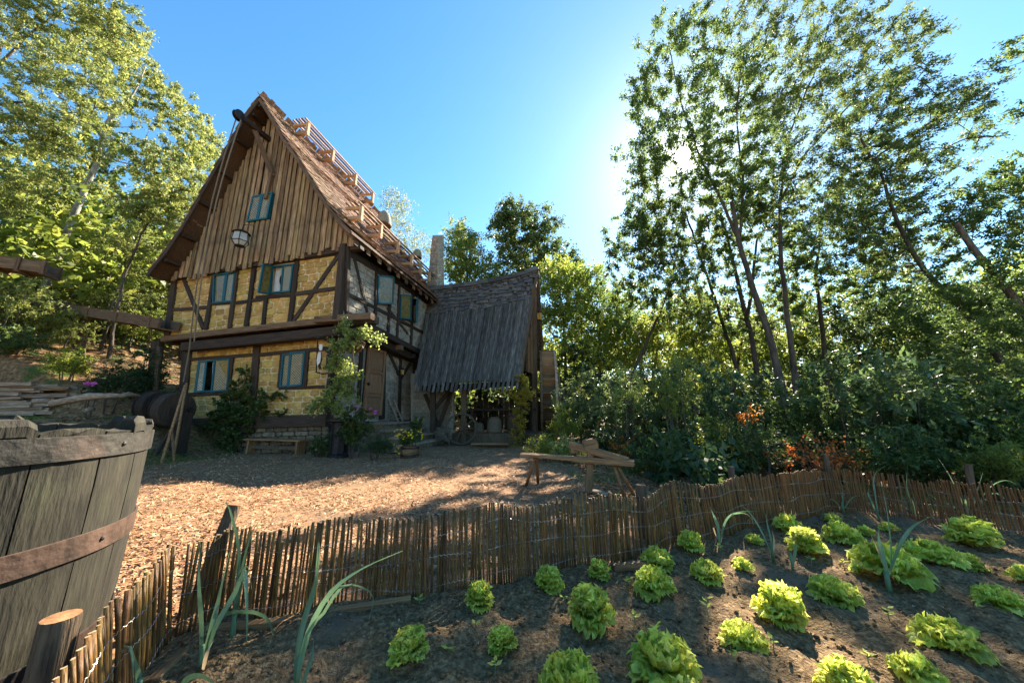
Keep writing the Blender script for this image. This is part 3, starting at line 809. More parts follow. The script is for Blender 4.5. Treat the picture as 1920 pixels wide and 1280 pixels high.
# ---- gable boards
def a2px(a, h, b): 
    return L(a, b, h)
RP = [(-.80,6.66),(-.45,7.02),(.04,7.56),(.68,8.43),(1.36,9.41),(2.06,10.32),(2.5,11.0),(3.36,12.25)]     # right slope, eave to ridge
LP = [(3.36,12.25),(3.88,11.45),(4.53,9.95),(5.12,8.55),(5.61,7.40),(6.05,6.6),(6.62,5.85)]                    # left slope, ridge to eave
def roof_h(a):
    pts = RP + LP[1:]
    for (a0, h0), (a1, h1) in zip(pts, pts[1:]):
        if a0 <= a <= a1: return h0 + (h1 - h0) * (a - a0) / (a1 - a0)
    return 5.9
GW = [GF.p(478,372), GF.p(517,364), GF.p(507,414), GF.p(468,419)]
a = -.62; i = 0
board_bot_l, board_bot_r = 5.92, 6.62          # height of the ragged lower edge at either side
while a < 6.45:
    w = hrng.uniform(.075, .135)
    ac = a + w / 2
    top = roof_h(ac) - .34
    f = (ac + .5) / 6.9
    bot = board_bot_r + (board_bot_l - board_bot_r) * f + hrng.uniform(-.16, .06) - .16
    lean = hrng.uniform(-.02, .02) + .035 * f
    if top - bot > .15:
        x = -ac; zoff = (.045 if i % 2 else .0) + hrng.uniform(0, .012)
        segs = [(bot, top)]
        xs = [p_.x for p_ in GW]; ysw = [p_.y for p_ in GW]
        if min(xs) - .03 < x < max(xs) + .03:
            segs = [(bot, min(ysw) + .02), (max(ysw) - .03, top)]
        for (b0, b1) in segs:
            if b1 - b0 < .1: continue
            A = GF.w(x + lean * (b0 - 6), b0, zoff); B = GF.w(x + lean * (b1 - 6) * .2, b1, zoff)
            beam('board', A, B, w * (1.12 if i % 2 else 1.3), .028, M_['board'], house, up=GF.Z, jit=.004)
    a += w; i += 1
back = MB()
prof = [(p_[0], p_[1] - .36) for p_ in RP if p_[0] > -.7] + [(p_[0], p_[1] - .36) for p_ in LP[1:-1]]
prof = [(-.6, 6.5)] + prof + [(6.4, 5.9)]
back_v = [Vector((-p_[0], p_[1], -.03)) for p_ in prof]
hw = [Vector((p_.x, p_.y, -.03)) for p_ in GW]
tr = geometry.tessellate_polygon([back_v, hw])
obj('gable_backing', back_v + hw, [tuple(t) for t in tr], M_['dark_timber'], house, GF.M)
fr, TL, TR, BR, BL, T, B = window(Plane(L(0,-.6,0), -HU), [(478.5,372),(516.5,364),(506.5,413.5),(468,419)], (497,368), (487.5,416), 'small attic window in the boarded gable')
casement(fr, [v_ + GF.Z*.05 for v_ in (TL, T, B, BL)]); casement(fr, [v_ + GF.Z*.05 for v_ in (T, TR, BR, B)])
beam('tie_beam', L(6.7,-.5,5.86), L(-.75,-.5,6.42), .24, .2, M_['dark_timber'], house, up=-HV)

# ---- main roof
RB0, RB1 = -1.2, 6.9
def slope_mesh(pts, b0, b1, th, name, m):
    V = []; F = []
    n = len(pts)
    for b in (b0, b1):
        for off in (0, -th):
            for a_, h_ in pts: V.append(L(a_, b, h_ + off) - R0)
    for i in range(n - 1):
        F += [(i, i+1, 2*n+i+1, 2*n+i), (n+i+1, n+i, 3*n+i, 3*n+i+1), (i+1, i, n+i, n+i+1), (2*n+i, 2*n+i+1, 3*n+i+1, 3*n+i)]
    F += [(0, 2*n, 3*n, n), (n-1, 2*n-1, 4*n-1, 3*n-1)]
    return obj(name, V, F, m, house, Matrix.Translation(R0))
M_['soffit'] = mat('soffit', (.04,.02,.01), (.13,.07,.03), 4, (.6, 8, 8), bump=.6, rnd=.25)
slope_mesh([(a_, h_ - .07) for a_, h_ in RP], RB0 + .03, RB1, .08, 'roof_deck', M_['soffit'])
slope_mesh([(a_, h_ - .07) for a_, h_ in LP], RB0 + .03, RB1, .08, 'roof_deck', M_['soffit'])
def polyline_len(pts):
    d = [0]
    for (a0, h0), (a1, h1) in zip(pts, pts[1:]): d.append(d[-1] + math.hypot(a1-a0, h1-h0))
    return d
def at_len(pts, d, s):
    s = max(0, min(d[-1] - 1e-4, s))
    for i in range(len(pts) - 1):
        if s <= d[i+1]:
            f = (s - d[i]) / (d[i+1] - d[i]); 
            return (pts[i][0] + (pts[i+1][0]-pts[i][0])*f, pts[i][1] + (pts[i+1][1]-pts[i][1])*f, math.atan2(pts[i+1][1]-pts[i][1], pts[i+1][0]-pts[i][0]))
def shingle_v(w, l, t):
    j = lambda s=.008: hrng.uniform(-s, s)
    return [(-w/2, j(.02), 0), (w/2, j(.02), 0), (w/2*.98, l, 0), (-w/2*.98, l, 0), (-w/2, j(.01)+.0, t), (w/2, j(.01), t), (w/2*.98, l, t*.5), (-w/2*.98, l, t*.5)]
SHF = [(3,2,1,0),(4,5,6,7),(0,1,5,4),(1,2,6,5),(2,3,7,6),(3,0,4,7)]
sh_meshes = [mesh_from('shingle', shingle_v(hrng.uniform(.14,.25), .40, .035), SHF, M_['shingle']) for _ in range(8)]
def cover(pts_up, cols, step, keepn, sgn):
    """pts_up: eave to ridge; lays shingles course by course"""
    d = polyline_len(pts_up); s = -.04; items = []
    r_ = 0
    while s < d[-1] - .1:
        b = RB0 + (.075 if r_ % 2 else .06) + hrng.uniform(0, .015)
        while b < RB1:
            a_, h_, an = at_len(pts_up, d, s + .02 + hrng.uniform(-.03, .03))
            upv = (HU * math.cos(an) + Vector((0, 0, 1)) * math.sin(an))
            nrm = upv.cross(HV) if sgn > 0 else HV.cross(upv)
            if nrm.z < 0: nrm = -nrm
            sag = -.05 * math.sin((b - RB0) * .9)
            P_ = L(a_, b, h_ + sag * .6) + nrm * (.0 + hrng.uniform(0, .012))
            tilt = Matrix((nrm.cross(upv) * -1, upv, nrm)).transposed().to_4x4()
            Mx = Matrix.Translation(P_) @ tilt @ Matrix.Rotation(rad(-4.5 + hrng.uniform(-1.2, 1.2)), 4, 'X') @ Matrix.Rotation(rad(hrng.uniform(-2.5, 2.5)), 4, 'Z')
            items.append((b, Mx)); b += hrng.uniform(.15, .24)
        s += step; r_ += 1
    items.sort(key=lambda q: q[0])
    rest = MB()
    for k, (b, Mx) in enumerate(items):
        if k < keepn: obj('shingle', hrng.choice(sh_meshes), None, None, house, Mx)
        else:
            me = hrng.choice(sh_meshes)
            rest.add([Mx @ v_.co - R0 for v_ in me.vertices], [tuple(p_.vertices) for p_ in me.polygons])
    tag(rest.build('shingles', M_['shingle'], house, Matrix.Translation(R0)), kind='stuff')
cover(RP, 0, .22, 250, 1)
cover(LP[::-1], 0, .26, 50, -1)
# verge boards, ridge boards, soffit battens and rafters
for pts in (RP, LP):
    for (a0, h0), (a1, h1) in zip(pts, pts[1:]):
        beam('verge_board', L(a0, RB0 + .02, h0 - .16), L(a1, RB0 + .02, h1 - .16), .11, .045, M_['dark_timber'] if pts is LP else M_['brown_timber'], house, up=HV, jit=.003)
beam('ridge_beam', L(3.36, RB0 + .06, 11.93), L(3.36, 6.8, 11.93), .2, .2, M_['dark_timber'], house)
for k in range(6):
    a_, h_ = 3.62 + k * .5, 0
    hh = roof_h(a_) - .27
    beam('purlin', L(a_, RB0 + .08, hh), L(a_, -.5, hh), .12, .10, M_['dark_timber'], house)
for k in range(12):                                   # rafter feet under the sunny eave
    b = -.9 + k * .66
    P_ = L(-.74, b, 6.50); Q_ = L(-.12, b, 7.14)
    beam('rafter', P_, Q_, .10, .17, M_['brown_timber'], house)
    obj('fascia_block', beam_mesh(.34, .2, .04, M_['brown_timber'], .003), None, None, house, frame(L(-.70, b + .15, 6.32), Vector((0, 0, 1)), -HU))
# ---- timber racks standing on the sunny slope
d_ = polyline_len(RP)
def on_roof(s, b, off):
    a_, h_, an = at_len(RP, d_, s); upv = HU * math.cos(an) + Vector((0, 0, 1)) * math.sin(an)
    nrm = Vector((0, 0, 1)) * math.cos(an) - HU * math.sin(an)
    if nrm.z < 0: nrm = -nrm
    return L(a_, b, h_) + nrm * off, nrm, upv
def rack(s, b0, b1, posts, height, slats, reach, name_label):
    first = None
    for k, b in enumerate(posts):
        P_, nrm, upv = on_roof(s, b, -.02)
        out_ = (-HU)
        tip = P_ + out_ * reach
        beam('rack_bracket', P_ - out_ * .25, tip + out_ * .05, .13, .12, M_['new_wood'], house)
        beam('rack_post', tip - Vector((0,0,.12)), tip + Vector((0, 0, height)), .12, .10, M_['new_wood'], house, up=out_)
        beam('rack_arm', tip + Vector((0, 0, height - .06)), tip - out_ * (reach + .1) + Vector((0, 0, height - .02)), .09, .10, M_['new_wood'], house)
    P0_, nrm, upv = on_roof(s, b0, 0); P1_, _, _ = on_roof(s, b1, 0)
    for j in range(slats):
        o2 = -HU * (reach * (1 - j / max(1, slats - 1) * .95)) + Vector((0, 0, height + .05))
        beam('rack_slat', P0_ + o2, P1_ + o2 + Vector((0,0,hrng.uniform(-.02,.02))), .07, .04, M_['new_wood'] if j % 2 == 0 else M_['brown_timber'], house)
rack(6.3, -.15, 4.6, [.05, 1.45, 3.0, 4.4], .42, 5, .55, '')
rack(1.35, -.4, 6.6, [-.2, 1.0, 2.3, 3.5, 4.4, 5.4, 6.3], .42, 4, .5, '')
# straw skeps on the racks
def skep(loc, r, h, label):
    t = thing('straw_skep', label, 'beehive', loc, 'straw skeps on the roof racks')
    mb = MB(); prof = []
    for k in range(17):
        f = k / 16; rr = r * math.sqrt(max(0, 1 - f ** 2.6)); prof.append((max(.01, rr + (.012 if k % 2 else -.006)), f * h))
    mb.lathe(prof, 20); mb.build('basket', M_['straw'], t, Matrix.Translation(loc), smooth=True)
    mb = MB(); mb.lathe([(r*1.12, -.05), (r*1.12, 0), (.02, 0.002)], 20); mb.build('stand', M_['brown_timber'], t, Matrix.Translation(loc))
P_, _, _ = on_roof(1.9, 1.9, .1); P_ = P_ - HU * .25 + Vector((0,0,.5))
skep(P_, .27, .6, 'large grey woven straw skep on the roof rack above the first side window')
P_, _, _ = on_roof(1.7, 4.6, .1); P_ = P_ - HU * .3 + Vector((0,0,.5))
skep(P_, .2, .42, 'smaller straw skep farther back on the roof rack near the chimney')
# ---- hoist at the ridge
H0 = L(3.36, -.5, 11.0)
pul = onY(448, 217, L(3.6, -1.75, 0).y)
hoist = beam('hoist_beam', L(3.3, -.5, 10.9), pul + (pul - L(3.3, -.5, 10.9)).normalized() * .12, .16, .16, M_['dark_timber'], house)
beam('hoist_brace', L(2.86, -.66, 9.3), L(3.45, -1.2, 11.05), .14, .14, M_['brown_timber'], house)
beam('hoist_brace', L(2.95, -.70, 8.4), L(2.88, -.70, 9.5), .14, .12, M_['brown_timber'], house)
mb = MB(); Mp = frame(pul, HU, Vector((0,0,1)))
mb.lathe([(.05,-.10),(.17,-.08),(.18,-.06),(.12,-.04),(.12,.04),(.18,.06),(.17,.08),(.05,.10)], 18, Matrix.Rotation(rad(90), 4, 'Y'))
pulley = mb.build('pulley', M_['iron'], house, Mp, smooth=False)
for k, (x0, y0, x1, y1, Yd) in enumerate([(443,222,355,655,0), (452,225,364,640,0), (355,655,344,716,1)]):
    A = onY(x0, y0, pul.y + (.0 if k < 2 else -1.0)); RPl = Plane(L(0, -1.3, 0), -HU); Bp = RPl.pw(x1, y1)
    if k == 2: A = RPl.pw(x0, y0)
    pts = [A.lerp(Bp, t / 10) for t in range(11)]
    if k < 2:
        for t in range(11): pts[t] = pts[t] + Vector((0, -.25, 0)) * math.sin(math.pi * t / 10)
    mb = MB(); mb.tube([p_ - A for p_ in pts], .02, 5)
    tag(mb.build('hoist_rope', M_['rope'], None, Matrix.Translation(A)), ['left strand of rope hanging from the gable pulley', 'right strand of rope hanging from the gable pulley', 'short lower rope end reaching down to the wooden poles'][k], 'rope', 'ropes of the gable hoist')
# ---- chimney
ch = thing('chimney_stack', 'narrow stone chimney stack between the house roof and the wing', 'chimney', L(-.1, 6.6, 6.5))
def chx(px0, px1, py, Y=16.6): return onY(px0, py, Y), onY(px1, py, Y)
mb = MB(); lv = []
for py, x0, xm, x1 in [(545,798,820,833),(500,805,821,832),(470,807.5,822,832),(441,811,822.5,832)]:
    a_ = onY(x0, py, 16.9); m__ = onY(xm, py, 16.5); c_ = onY(x1, py, 17.1); d__ = a_ + (c_ - m__)
    lv.append([a_, m__, c_, d__])
V = [p_ for r_ in lv for p_ in r_]; F = []
for i in range(3):
    for k in range(4): F.append((i*4+k, i*4+(k+1) % 4, (i+1)*4+(k+1) % 4, (i+1)*4+k))
F.append((12,13,14,15))
obj('stack', [v_ - V[0] for v_ in V], F, M_['mortar'] if False else M_['grey_mortar'], ch, Matrix.Translation(V[0]))
crn = random.Random(8)
for face in (0, 1):
    rows = 20
    for i in range(rows):
        t0, t1 = i / rows, (i + 1) / rows
        def lvl(t):
            zz = lv[0][0].z + (lv[-1][0].z - lv[0][0].z) * t
            for q in range(3):
                z0_, z1_ = lv[q][0].z, lv[q+1][0].z
                if zz <= z1_ + 1e-6:
                    f = (zz - z0_) / (z1_ - z0_); return lv[q][face].lerp(lv[q+1][face], f), lv[q][face+1].lerp(lv[q+1][face+1], f)
            return lv[-1][face], lv[-1][face+1]
        (a0_, b0_), (a1_, b1_) = lvl(t0), lvl(t1)
        e = [0, .5 + crn.uniform(-.15, .15), 1] if i % 2 else [0, .27, .75, 1]
        for s0, s1 in zip(e, e[1:]):
            q = [a0_.lerp(b0_, s0), a0_.lerp(b0_, s1), a1_.lerp(b1_, s1), a1_.lerp(b1_, s0)]
            ct = sum(q, Vector()) / 4; n = (q[1]-q[0]).cross(q[3]-q[0]).normalized()
            q = [ct + (v_ - ct) * .92 for v_ in q]
            hgt = crn.uniform(.012, .035)
            V = [v_ - ct for v_ in q] + [(v_ - ct) * .93 + n * hgt for v_ in q]
            obj('stone', V, [(4,5,6,7),(0,1,5,4),(1,2,6,5),(2,3,7,6),(3,0,4,7)], M_['grey_stone'], ch, Matrix.Translation(ct))

# ------------------------------------------------------------------ door, steps
dA, dB, dC = LS.p(675, 779), LS.p(709, 783), LS.p(681, 647)
dw = dB.x - dA.x; dh = dC.y - dA.y
MD = Matrix.Translation(LS.w(dA.x + .04, dA.y, .06)) @ Matrix((LS.X, LS.Y, LS.Z)).transposed().to_4x4()
mb = MB(); mb.box((0,0,-.02),(dw,dh,.02)); door = mb.build('door', M_['door_wood'], house, MD)
def dbox(lo, hi, nm='door_panel', m='door_wood'):
    mb = MB(); mb.box(lo, hi); return mb.build(nm, M_[m], door, MD)
for x0 in (0.0, dw - .13): dbox((x0, 0, .021), (x0 + .13, dh, .06), 'stile')
for t in (0, .27, .62, .96): dbox((.13, t * dh, .021), (dw - .13, t * dh + .1, .055), 'door_rail')
for t0, t1 in ((.04,.27),(.31,.62),(.66,.96)): dbox((.17, t0*dh + .05, .02), (dw - .17, t1*dh - .03, .042))
mb = MB(); mb.lathe([(.0,0),(.05,.0),(.06,.05),(.03,.08)], 10, Matrix.Translation((.08, dh*.45, .06))); mb.build('handle', M_['iron'], door, MD)
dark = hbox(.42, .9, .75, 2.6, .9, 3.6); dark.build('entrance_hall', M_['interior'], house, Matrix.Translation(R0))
st = thing('entrance_steps', 'wide wooden steps with stone cheeks leading up to the house door', 'steps', L(-.9, 2.6, 0))
levels = [(.18, -1.0, 1.0, 3.4, .86), (-1.0, -1.35, .9, 3.6, .64), (-1.35, -1.7, .8, 3.8, .42), (-1.7, -2.05, .7, 4.0, .20)]
for a0, a1, b0, b1, h in levels:
    w_ = (a0 - a1)
    beam('tread', L(a1 + w_/2 - .03, b0, h), L(a1 + w_/2 - .03, b1, h), w_ + .05, .06, M_['bleached_wood'], st, jit=.004)
    V = [L(a1 + .02, b0 + .05, 0), L(a1 + .02, b1 - .05, 0), L(a1 + .02, b1 - .05, h - .032), L(a1 + .02, b0 + .05, h - .032)]
    V2 = [v_ + HU * (w_ if a0 < 0 else w_ - .1) for v_ in V]
    obj('riser', [v_ - V[0] for v_ in V + V2], [(0,1,2,3),(7,6,5,4),(0,4,5,1),(1,5,6,2),(2,6,7,3),(3,7,4,0)], M_['plinth_stone'], st, Matrix.Translation(V[0]))
# little white ladder leaning right of the door
ld = thing('small_ladder', 'short pale ladder leaning on the stone wall right of the door', 'ladder', L(-.3, 3.05, .9))
la, lb = L(-.42, 3.15, .9), LS.pw(726, 748, .08)
la2, lb2 = la + HV * .36, lb + HV * .36
for p_, q_ in ((la, lb), (la2, lb2)): beam('rail', p_, q_, .05, .04, M_['bleached_wood'], ld)
for k in range(6):
    f = .12 + k * .15; beam('rung', la.lerp(lb, f), la2.lerp(lb2, f), .035, .03, M_['bleached_wood'], ld)

# ------------------------------------------------------------------ mill wing with the big board roof
wing = thing('mill_wing', 'open mill wing under a huge steep roof of weathered grey boards', 'mill shed', L(-3, 4.5, 0))
E0 = onY(776, 722, 13.6); E1 = onY(974, 714, 13.0)
T0 = onY(804, 541, 16.6); T1 = onY(1008, 506, 16.0)
def wr(s, t, off=0.0):
    """point on the wing roof: s left to right, t eave to ridge, gently swept"""
    lo = E0.lerp(E1, s); hi = T0.lerp(T1, s)
    hi = hi + Vector((0, 0, -.28)) * math.sin(math.pi * s) * .5 + Vector((0,0,.12)) * max(0, s - .85) / .15
    P_ = lo.lerp(hi, t)
    n = WN
    return P_ + n * (off - .22 * math.sin(math.pi * t) * .6)
WN = (E1 - E0).cross(T0 - E0).normalized()
wrng = random.Random(9)
nb = 46
V = []; F = []
for j in range(9):
    for i in range(13): V.append(wr(i / 12, .02 + j / 8 * .98, -.05) - E0)
for j in range(8):
    for i in range(12): k = j*13+i; F.append((k, k+1, k+14, k+13))
n = len(V); V += [v_ - WN * .08 for v_ in V]; F += [tuple(n + i for i in f[::-1]) for f in F]
obj('roof_deck', V, F, M_['soffit'], wing, Matrix.Translation(E0))
for i in range(nb):                                            # two layers: lower boards and cover boards that hang lower
    s = (i + .5) / nb
    hang = (-.055 - wrng.uniform(0, .02)) if i % 2 else wrng.uniform(-.005, .015)
    tt = [hang, .2, .45, .73 + wrng.uniform(-.02, .02)]
    w_ = (E1 - E0).length / nb * (1.12 if i % 2 else 1.25) * wrng.uniform(.85, 1.1)
    off = .028 if i % 2 else 0
    pts = [wr(s, t, off) for t in tt]
    V = []; F = []
    X_ = (E1 - E0).normalized()
    O_ = pts[0]; j0 = wrng.uniform(-.01, .01)
    for k, p_ in enumerate(pts):
        sh = X_ * (j0 + wrng.uniform(-.006, .006))
        for dx, dz in ((-w_/2, 0), (w_/2, 0), (w_/2, .026), (-w_/2, .026)): V.append(p_ - O_ + sh + X_ * dx + WN * dz)
    for k in range(3):
        for q in range(4): q2 = (q+1) % 4; F.append((k*4+q, k*4+q2, k*4+4+q2, k*4+4+q))
    F += [(3,2,1,0), (12,13,14,15)]
    # local frame: x along the board so the grain follows it
    Mf = frame(O_, pts[-1] - pts[0], WN); Mi = Mf.inverted()
    obj('roof_board', [Mi @ (v_ + O_) for v_ in V], F, M_['slate_board'], wing, Mf)
wsh = [mesh_from('shingle', [(x, y, z) for x, y, z in shingle_v(wrng.uniform(.16, .27), .46, .04)], SHF, M_['slate_shingle']) for _ in range(8)]
X_ = (E1 - E0).normalized(); UPR = (wr(.5, 1) - wr(.5, .7)).normalized()
r_ = 0; t = .695
while t < .955:
    s = wrng.uniform(-.01, .02)
    while s < 1.0:
        P_ = wr(s, t + wrng.uniform(-.012, .012), .03 + wrng.uniform(0, .012))
        Mx = Matrix.Translation(P_) @ Matrix((X_, WN.cross(X_), WN)).transposed().to_4x4() @ Matrix.Rotation(rad(-4.5), 4, 'X') @ Matrix.Rotation(rad(wrng.uniform(-3, 3)), 4, 'Z')
        obj('shingle', wrng.choice(wsh), None, None, wing, Mx)
        s += wrng.uniform(.034, .052)
    t += .041; r_ += 1
for k in range(9):                                             # ridge boards
    s0, s1 = k / 9, (k + 1) / 9
    beam('ridge_board', wr(s0, .985, .09), wr(s1 + .004, .985, .09), .3, .035, M_['slate_board'], wing, up=WN)
# back slope, frame posts, gable at the right end
Bk0, Bk1 = T0 + HV * 2.6 - Vector((0, 0, 4.6)), T1 + HV * 2.6 - Vector((0, 0, 4.6))
c = [T0, T1, Bk1, Bk0]; V = [v_ - T0 - Vector((0,0,.06)) for v_ in c] + [v_ - T0 - Vector((0,0,.14)) for v_ in c]
obj('back_slope', V, [(0,1,2,3),(7,6,5,4),(0,4,5,1),(1,5,6,2),(2,6,7,3),(3,7,4,0)], M_['slate_shingle'], wing, Matrix.Translation(T0))
g0, g1 = wr(1, .02, -.1), wr(1, .99, -.1)
beam('verge_rafter', g0, g1, .12, .2, M_['brown_timber'], wing, up=WN)
beam('verge_rafter', wr(1, .99, -.25) , Bk1 - Vector((0,0,.3)), .12, .2, M_['brown_timber'], wing)
def at(px, py, Y): return onY(px, py, Y)
# posts
def upost(px, pyb, pyt, Y, w, m='dark_timber', lean=0, name='post'):
    b = at(px, pyb, Y); b.z = hz(b.x, b.y) - .05; t_ = at(px + lean, pyt, Y)
    return beam(name, b, t_, w, w, M_[m], wing, up=Vector((0,-1,0)))
upost(870, 832, 726, 13.9, .22, 'post_wood')
upost(812, 832, 700, 14.1, .2)
upost(974, 835, 716, 13.5, .2, 'post_wood')
upost(1003, 838, 540, 15.2, .24, 'brown_timber', -2)
upost(996, 838, 600, 16.6, .2, 'dark_timber')
upost(900, 830, 690, 17.5, .2)
for (x0, y0, x1, y1, Y) in [(797,738,822,800,14.6), (846,735,822,800,14.6), (812,770,842,733,14.2), (989,700,1003,600,15.3), (1001,560,992,640,15.3), (992,690,1000,735,15.3)]:
    beam('brace', at(x0, y0, Y), at(x1, y1, Y), .15, .12, M_['dark_timber'], wing, up=Vector((0,-1,0)))
beam('eave_beam', at(792, 728, 14.0), at(985, 718, 13.5), .2, .2, M_['dark_timber'], wing)
beam('tie_beam', at(795, 706, 15.9), at(1004, 700, 15.6), .2, .24, M_['dark_timber'], wing)
gw_x = -HU
for k in range(7):                                             # gable cladding boards, seen at a very flat angle
    b_ = k / 7
    p0 = wr(1, .30 + b_ * .6, -.3) - HV * 0 ; top = wr(1, .30 + b_ * .6, -.34)
    base = Vector((top.x, top.y + .02, 2.9))
    if top.z - base.z > .3: beam('gable_board', base, top, .3, .03, M_['bench_wood'] if k % 2 else M_['brown_timber'], wing, up=-HU)
# stone wall at the back left and the plank floor
def slab(name, pts, z0, z1, m, par):
    V = [Vector((p_.x, p_.y, z0)) for p_ in pts] + [Vector((p_.x, p_.y, z1)) for p_ in pts]; O_ = V[0].copy()
    return obj(name, [v_ - O_ for v_ in V], [(3,2,1,0),(4,5,6,7),(0,1,5,4),(1,2,6,5),(2,3,7,6),(3,0,4,7)], m, par, Matrix.Translation(O_))
a_ = G(792, 828); b_ = G(853, 828)
WBK = Plane(L(-.6, 4.9, 0), -HU)
wq = [WBK.p(770,700), WBK.p(850,700), WBK.p(850,828), WBK.p(770,828)]
V = [(q.x, q.y, 0) for q in wq] + [(q.x, q.y, -.2) for q in wq]
bw = obj('back_wall', V, [(3,2,1,0),(4,5,6,7),(0,1,5,4),(1,2,6,5),(2,3,7,6),(3,0,4,7)], M_['grey_mortar'], wing, WBK.M)
yy_ = wq[3].y; r_ = 0
while yy_ < wq[0].y - .1:
    xx_ = wq[3].x - (.2 if r_ % 2 else 0); hh = wrng.uniform(.2, .32)
    while xx_ < wq[1].x - .1:
        ww = wrng.uniform(.28, .55); x0_ = max(xx_, wq[3].x); x1_ = min(xx_ + ww, wq[1].x)
        if x1_ - x0_ > .08:
            hx, hy = (x1_-x0_)/2 - .012, hh/2 - .012; dz = wrng.uniform(.015,.035)
            ring = [(-hx,-hy*.7),(-hx*.8,-hy),(hx*.85,-hy),(hx,-hy*.6),(hx,hy*.7),(hx*.8,hy),(-hx*.85,hy),(-hx,hy*.6)]
            V = [(x, y, -.0) for x, y in ring] + [(x*.9, y*.85, dz) for x, y in ring]
            F = [(k, (k+1) % 8, 8+(k+1) % 8, 8+k) for k in range(8)] + [tuple(range(8,16))]
            obj('stone', V, F, M_['grey_stone'], bw, WBK.M @ Matrix.Translation(((x0_+x1_)/2, yy_+hh/2, .001)))
        xx_ += ww
    yy_ += hh; r_ += 1
for k in range(15):  # low board wall added at the back to darken the open shed
    a_ = -2.4 - k*.26; beam('added_back_board', L(a_, 7.15, .3), L(a_, 7.15, 1.75 + .1*(k % 3)), .24, .03, M_['dark_timber'], wing, up=HV)
slab('floor_deck', [L(-2.3,4.1,0), L(-6.1,4.1,0), L(-6.1,7.2,0), L(-2.3,7.2,0)], .0, .42, M_['post_wood'], wing)
tag(wing, 'open mill wing under a huge steep roof of weathered grey boards', 'mill shed')
ws = thing('shed_steps', 'two low timber steps in front of the mill wing floor', 'steps', G(918, 833))
for (x0, x1, py, z, d) in [(884, 954, 838, .12, .4), (888, 952, 828, .28, .4)]:
    A, B = G(x0, py), G(x1, py); A.z = B.z = z
    beam('tread', A, B, d, .05, M_['bench_wood'], ws, jit=.004)
    beam('riser', A + HV * .1 - Vector((0,0,z/2+.02)), B + HV * .1 - Vector((0,0,z/2+.02)), .06, z - .03, M_['post_wood'], ws)

# ------------------------------------------------------------------ things in and around the shed
def stool(loc, yaw, label):
    t = thing('wooden_stool', label, 'stool', loc)
    Mx = Matrix.Translation(loc) @ Matrix.Rotation(yaw, 4, 'Z')
    mb = MB(); mb.box((-.3,-.13,.5),(.3,.13,.55)); mb.build('seat', M_['post_wood'], t, Mx)
    for sx in (-1,1):
        for sy in (-1,1):
            mb = MB(); mb.tube([(sx*.22, sy*.07, .5), (sx*.27, sy*.13, 0)], [.03,.024], 7); mb.build('leg', M_['post_wood'], t, Mx)
stool(G(829, 836), rad(8), 'small pale four legged stool between the house steps and the cart wheel')
cw = G(866, 833); cw.z = .62
t = thing('cart_wheel', 'large spoked iron rimmed wheel leaning on the shed post', 'wheel', (cw.x, cw.y - .35, 0))
Mx = Matrix.Translation((cw.x, cw.y - .3, .62)) @ Matrix.Rotation(rad(8), 4, 'Z') @ Matrix.Rotation(rad(78), 4, 'X')
mb = MB(); V = []
def ring_mesh(mb, r0, r1, w, n=32):
    V = []; F = []
    for k in range(n):
        t_ = 2*math.pi*k/n; c_, s_ = math.cos(t_), math.sin(t_)
        V += [(r0*c_, r0*s_, -w/2), (r1*c_, r1*s_, -w/2), (r1*c_, r1*s_, w/2), (r0*c_, r0*s_, w/2)]
    for k in range(n):
        k2 = (k+1) % n
        for q in range(4): q2 = (q+1) % 4; F.append((k*4+q, k*4+q2, k2*4+q2, k2*4+q))
    mb.add(V, F)
ring_mesh(mb, .54, .6, .06); mb.build('rim', M_['post_wood'], t, Mx)
mb = MB(); ring_mesh(mb, .602, .615, .065); mb.build('tyre', M_['iron'], t, Mx)
mb = MB(); mb.lathe([(.03,-.12),(.08,-.1),(.09,.1),(.03,.12)], 12); mb.build('hub', M_['post_wood'], t, Mx)
for k in range(10):
    a_ = 2*math.pi*k/10; mb = MB(); mb.tube([(.07*math.cos(a_), .07*math.sin(a_), 0), (.53*math.cos(a_), .53*math.sin(a_), 0)], .02, 6); mb.build('spoke', M_['post_wood'], t, Mx)
def barrel(loc, r, h, label, name='barrel', cat='barrel', m='post_wood', nst=14):
    t = thing(name, label, cat, loc)
    Mx = Matrix.Translation(loc)
    for k in range(nst):
        a0, a1 = 2*math.pi*k/nst + .01, 2*math.pi*(k+1)/nst - .01
        V = []; F = []
        for z, f in ((0,.86),(h*.5,1),(h,.86)):
            for a_, rr in ((a0, r*f), (a1, r*f), (a1, r*f-.03), (a0, r*f-.03)): V.append((rr*math.cos(a_), rr*math.sin(a_), z))
        for i in range(2):
            for q in range(4): q2 = (q+1) % 4; F.append((i*4+q, i*4+q2, i*4+4+q2, i*4+4+q))
        F += [(3,2,1,0),(8,9,10,11)]
        obj('stave', V, F, M_[m], t, Mx)
    for z in (.16, .84):
        mb = MB(); mb.lathe([(r*.945+.004, h*z-.03),(r*.955+.008, h*z-.03),(r*.955+.008, h*z+.03),(r*.945+.004, h*z+.03)], 20, caps=False); mb.build('hoop', M_['hoop_iron'], t, Mx)
    mb = MB(); mb.lathe([(.01,h-.05),(r*.84,h-.05),(r*.84,h-.03),(.01,h-.03)], 16); mb.build('lid', M_[m], t, Mx)
    return t
b_ = G(962, 832); b_.y += .5; b_.z = .42; barrel(b_, .24, .8, 'dark barrel at the right corner of the shed floor beside the climbing hops')
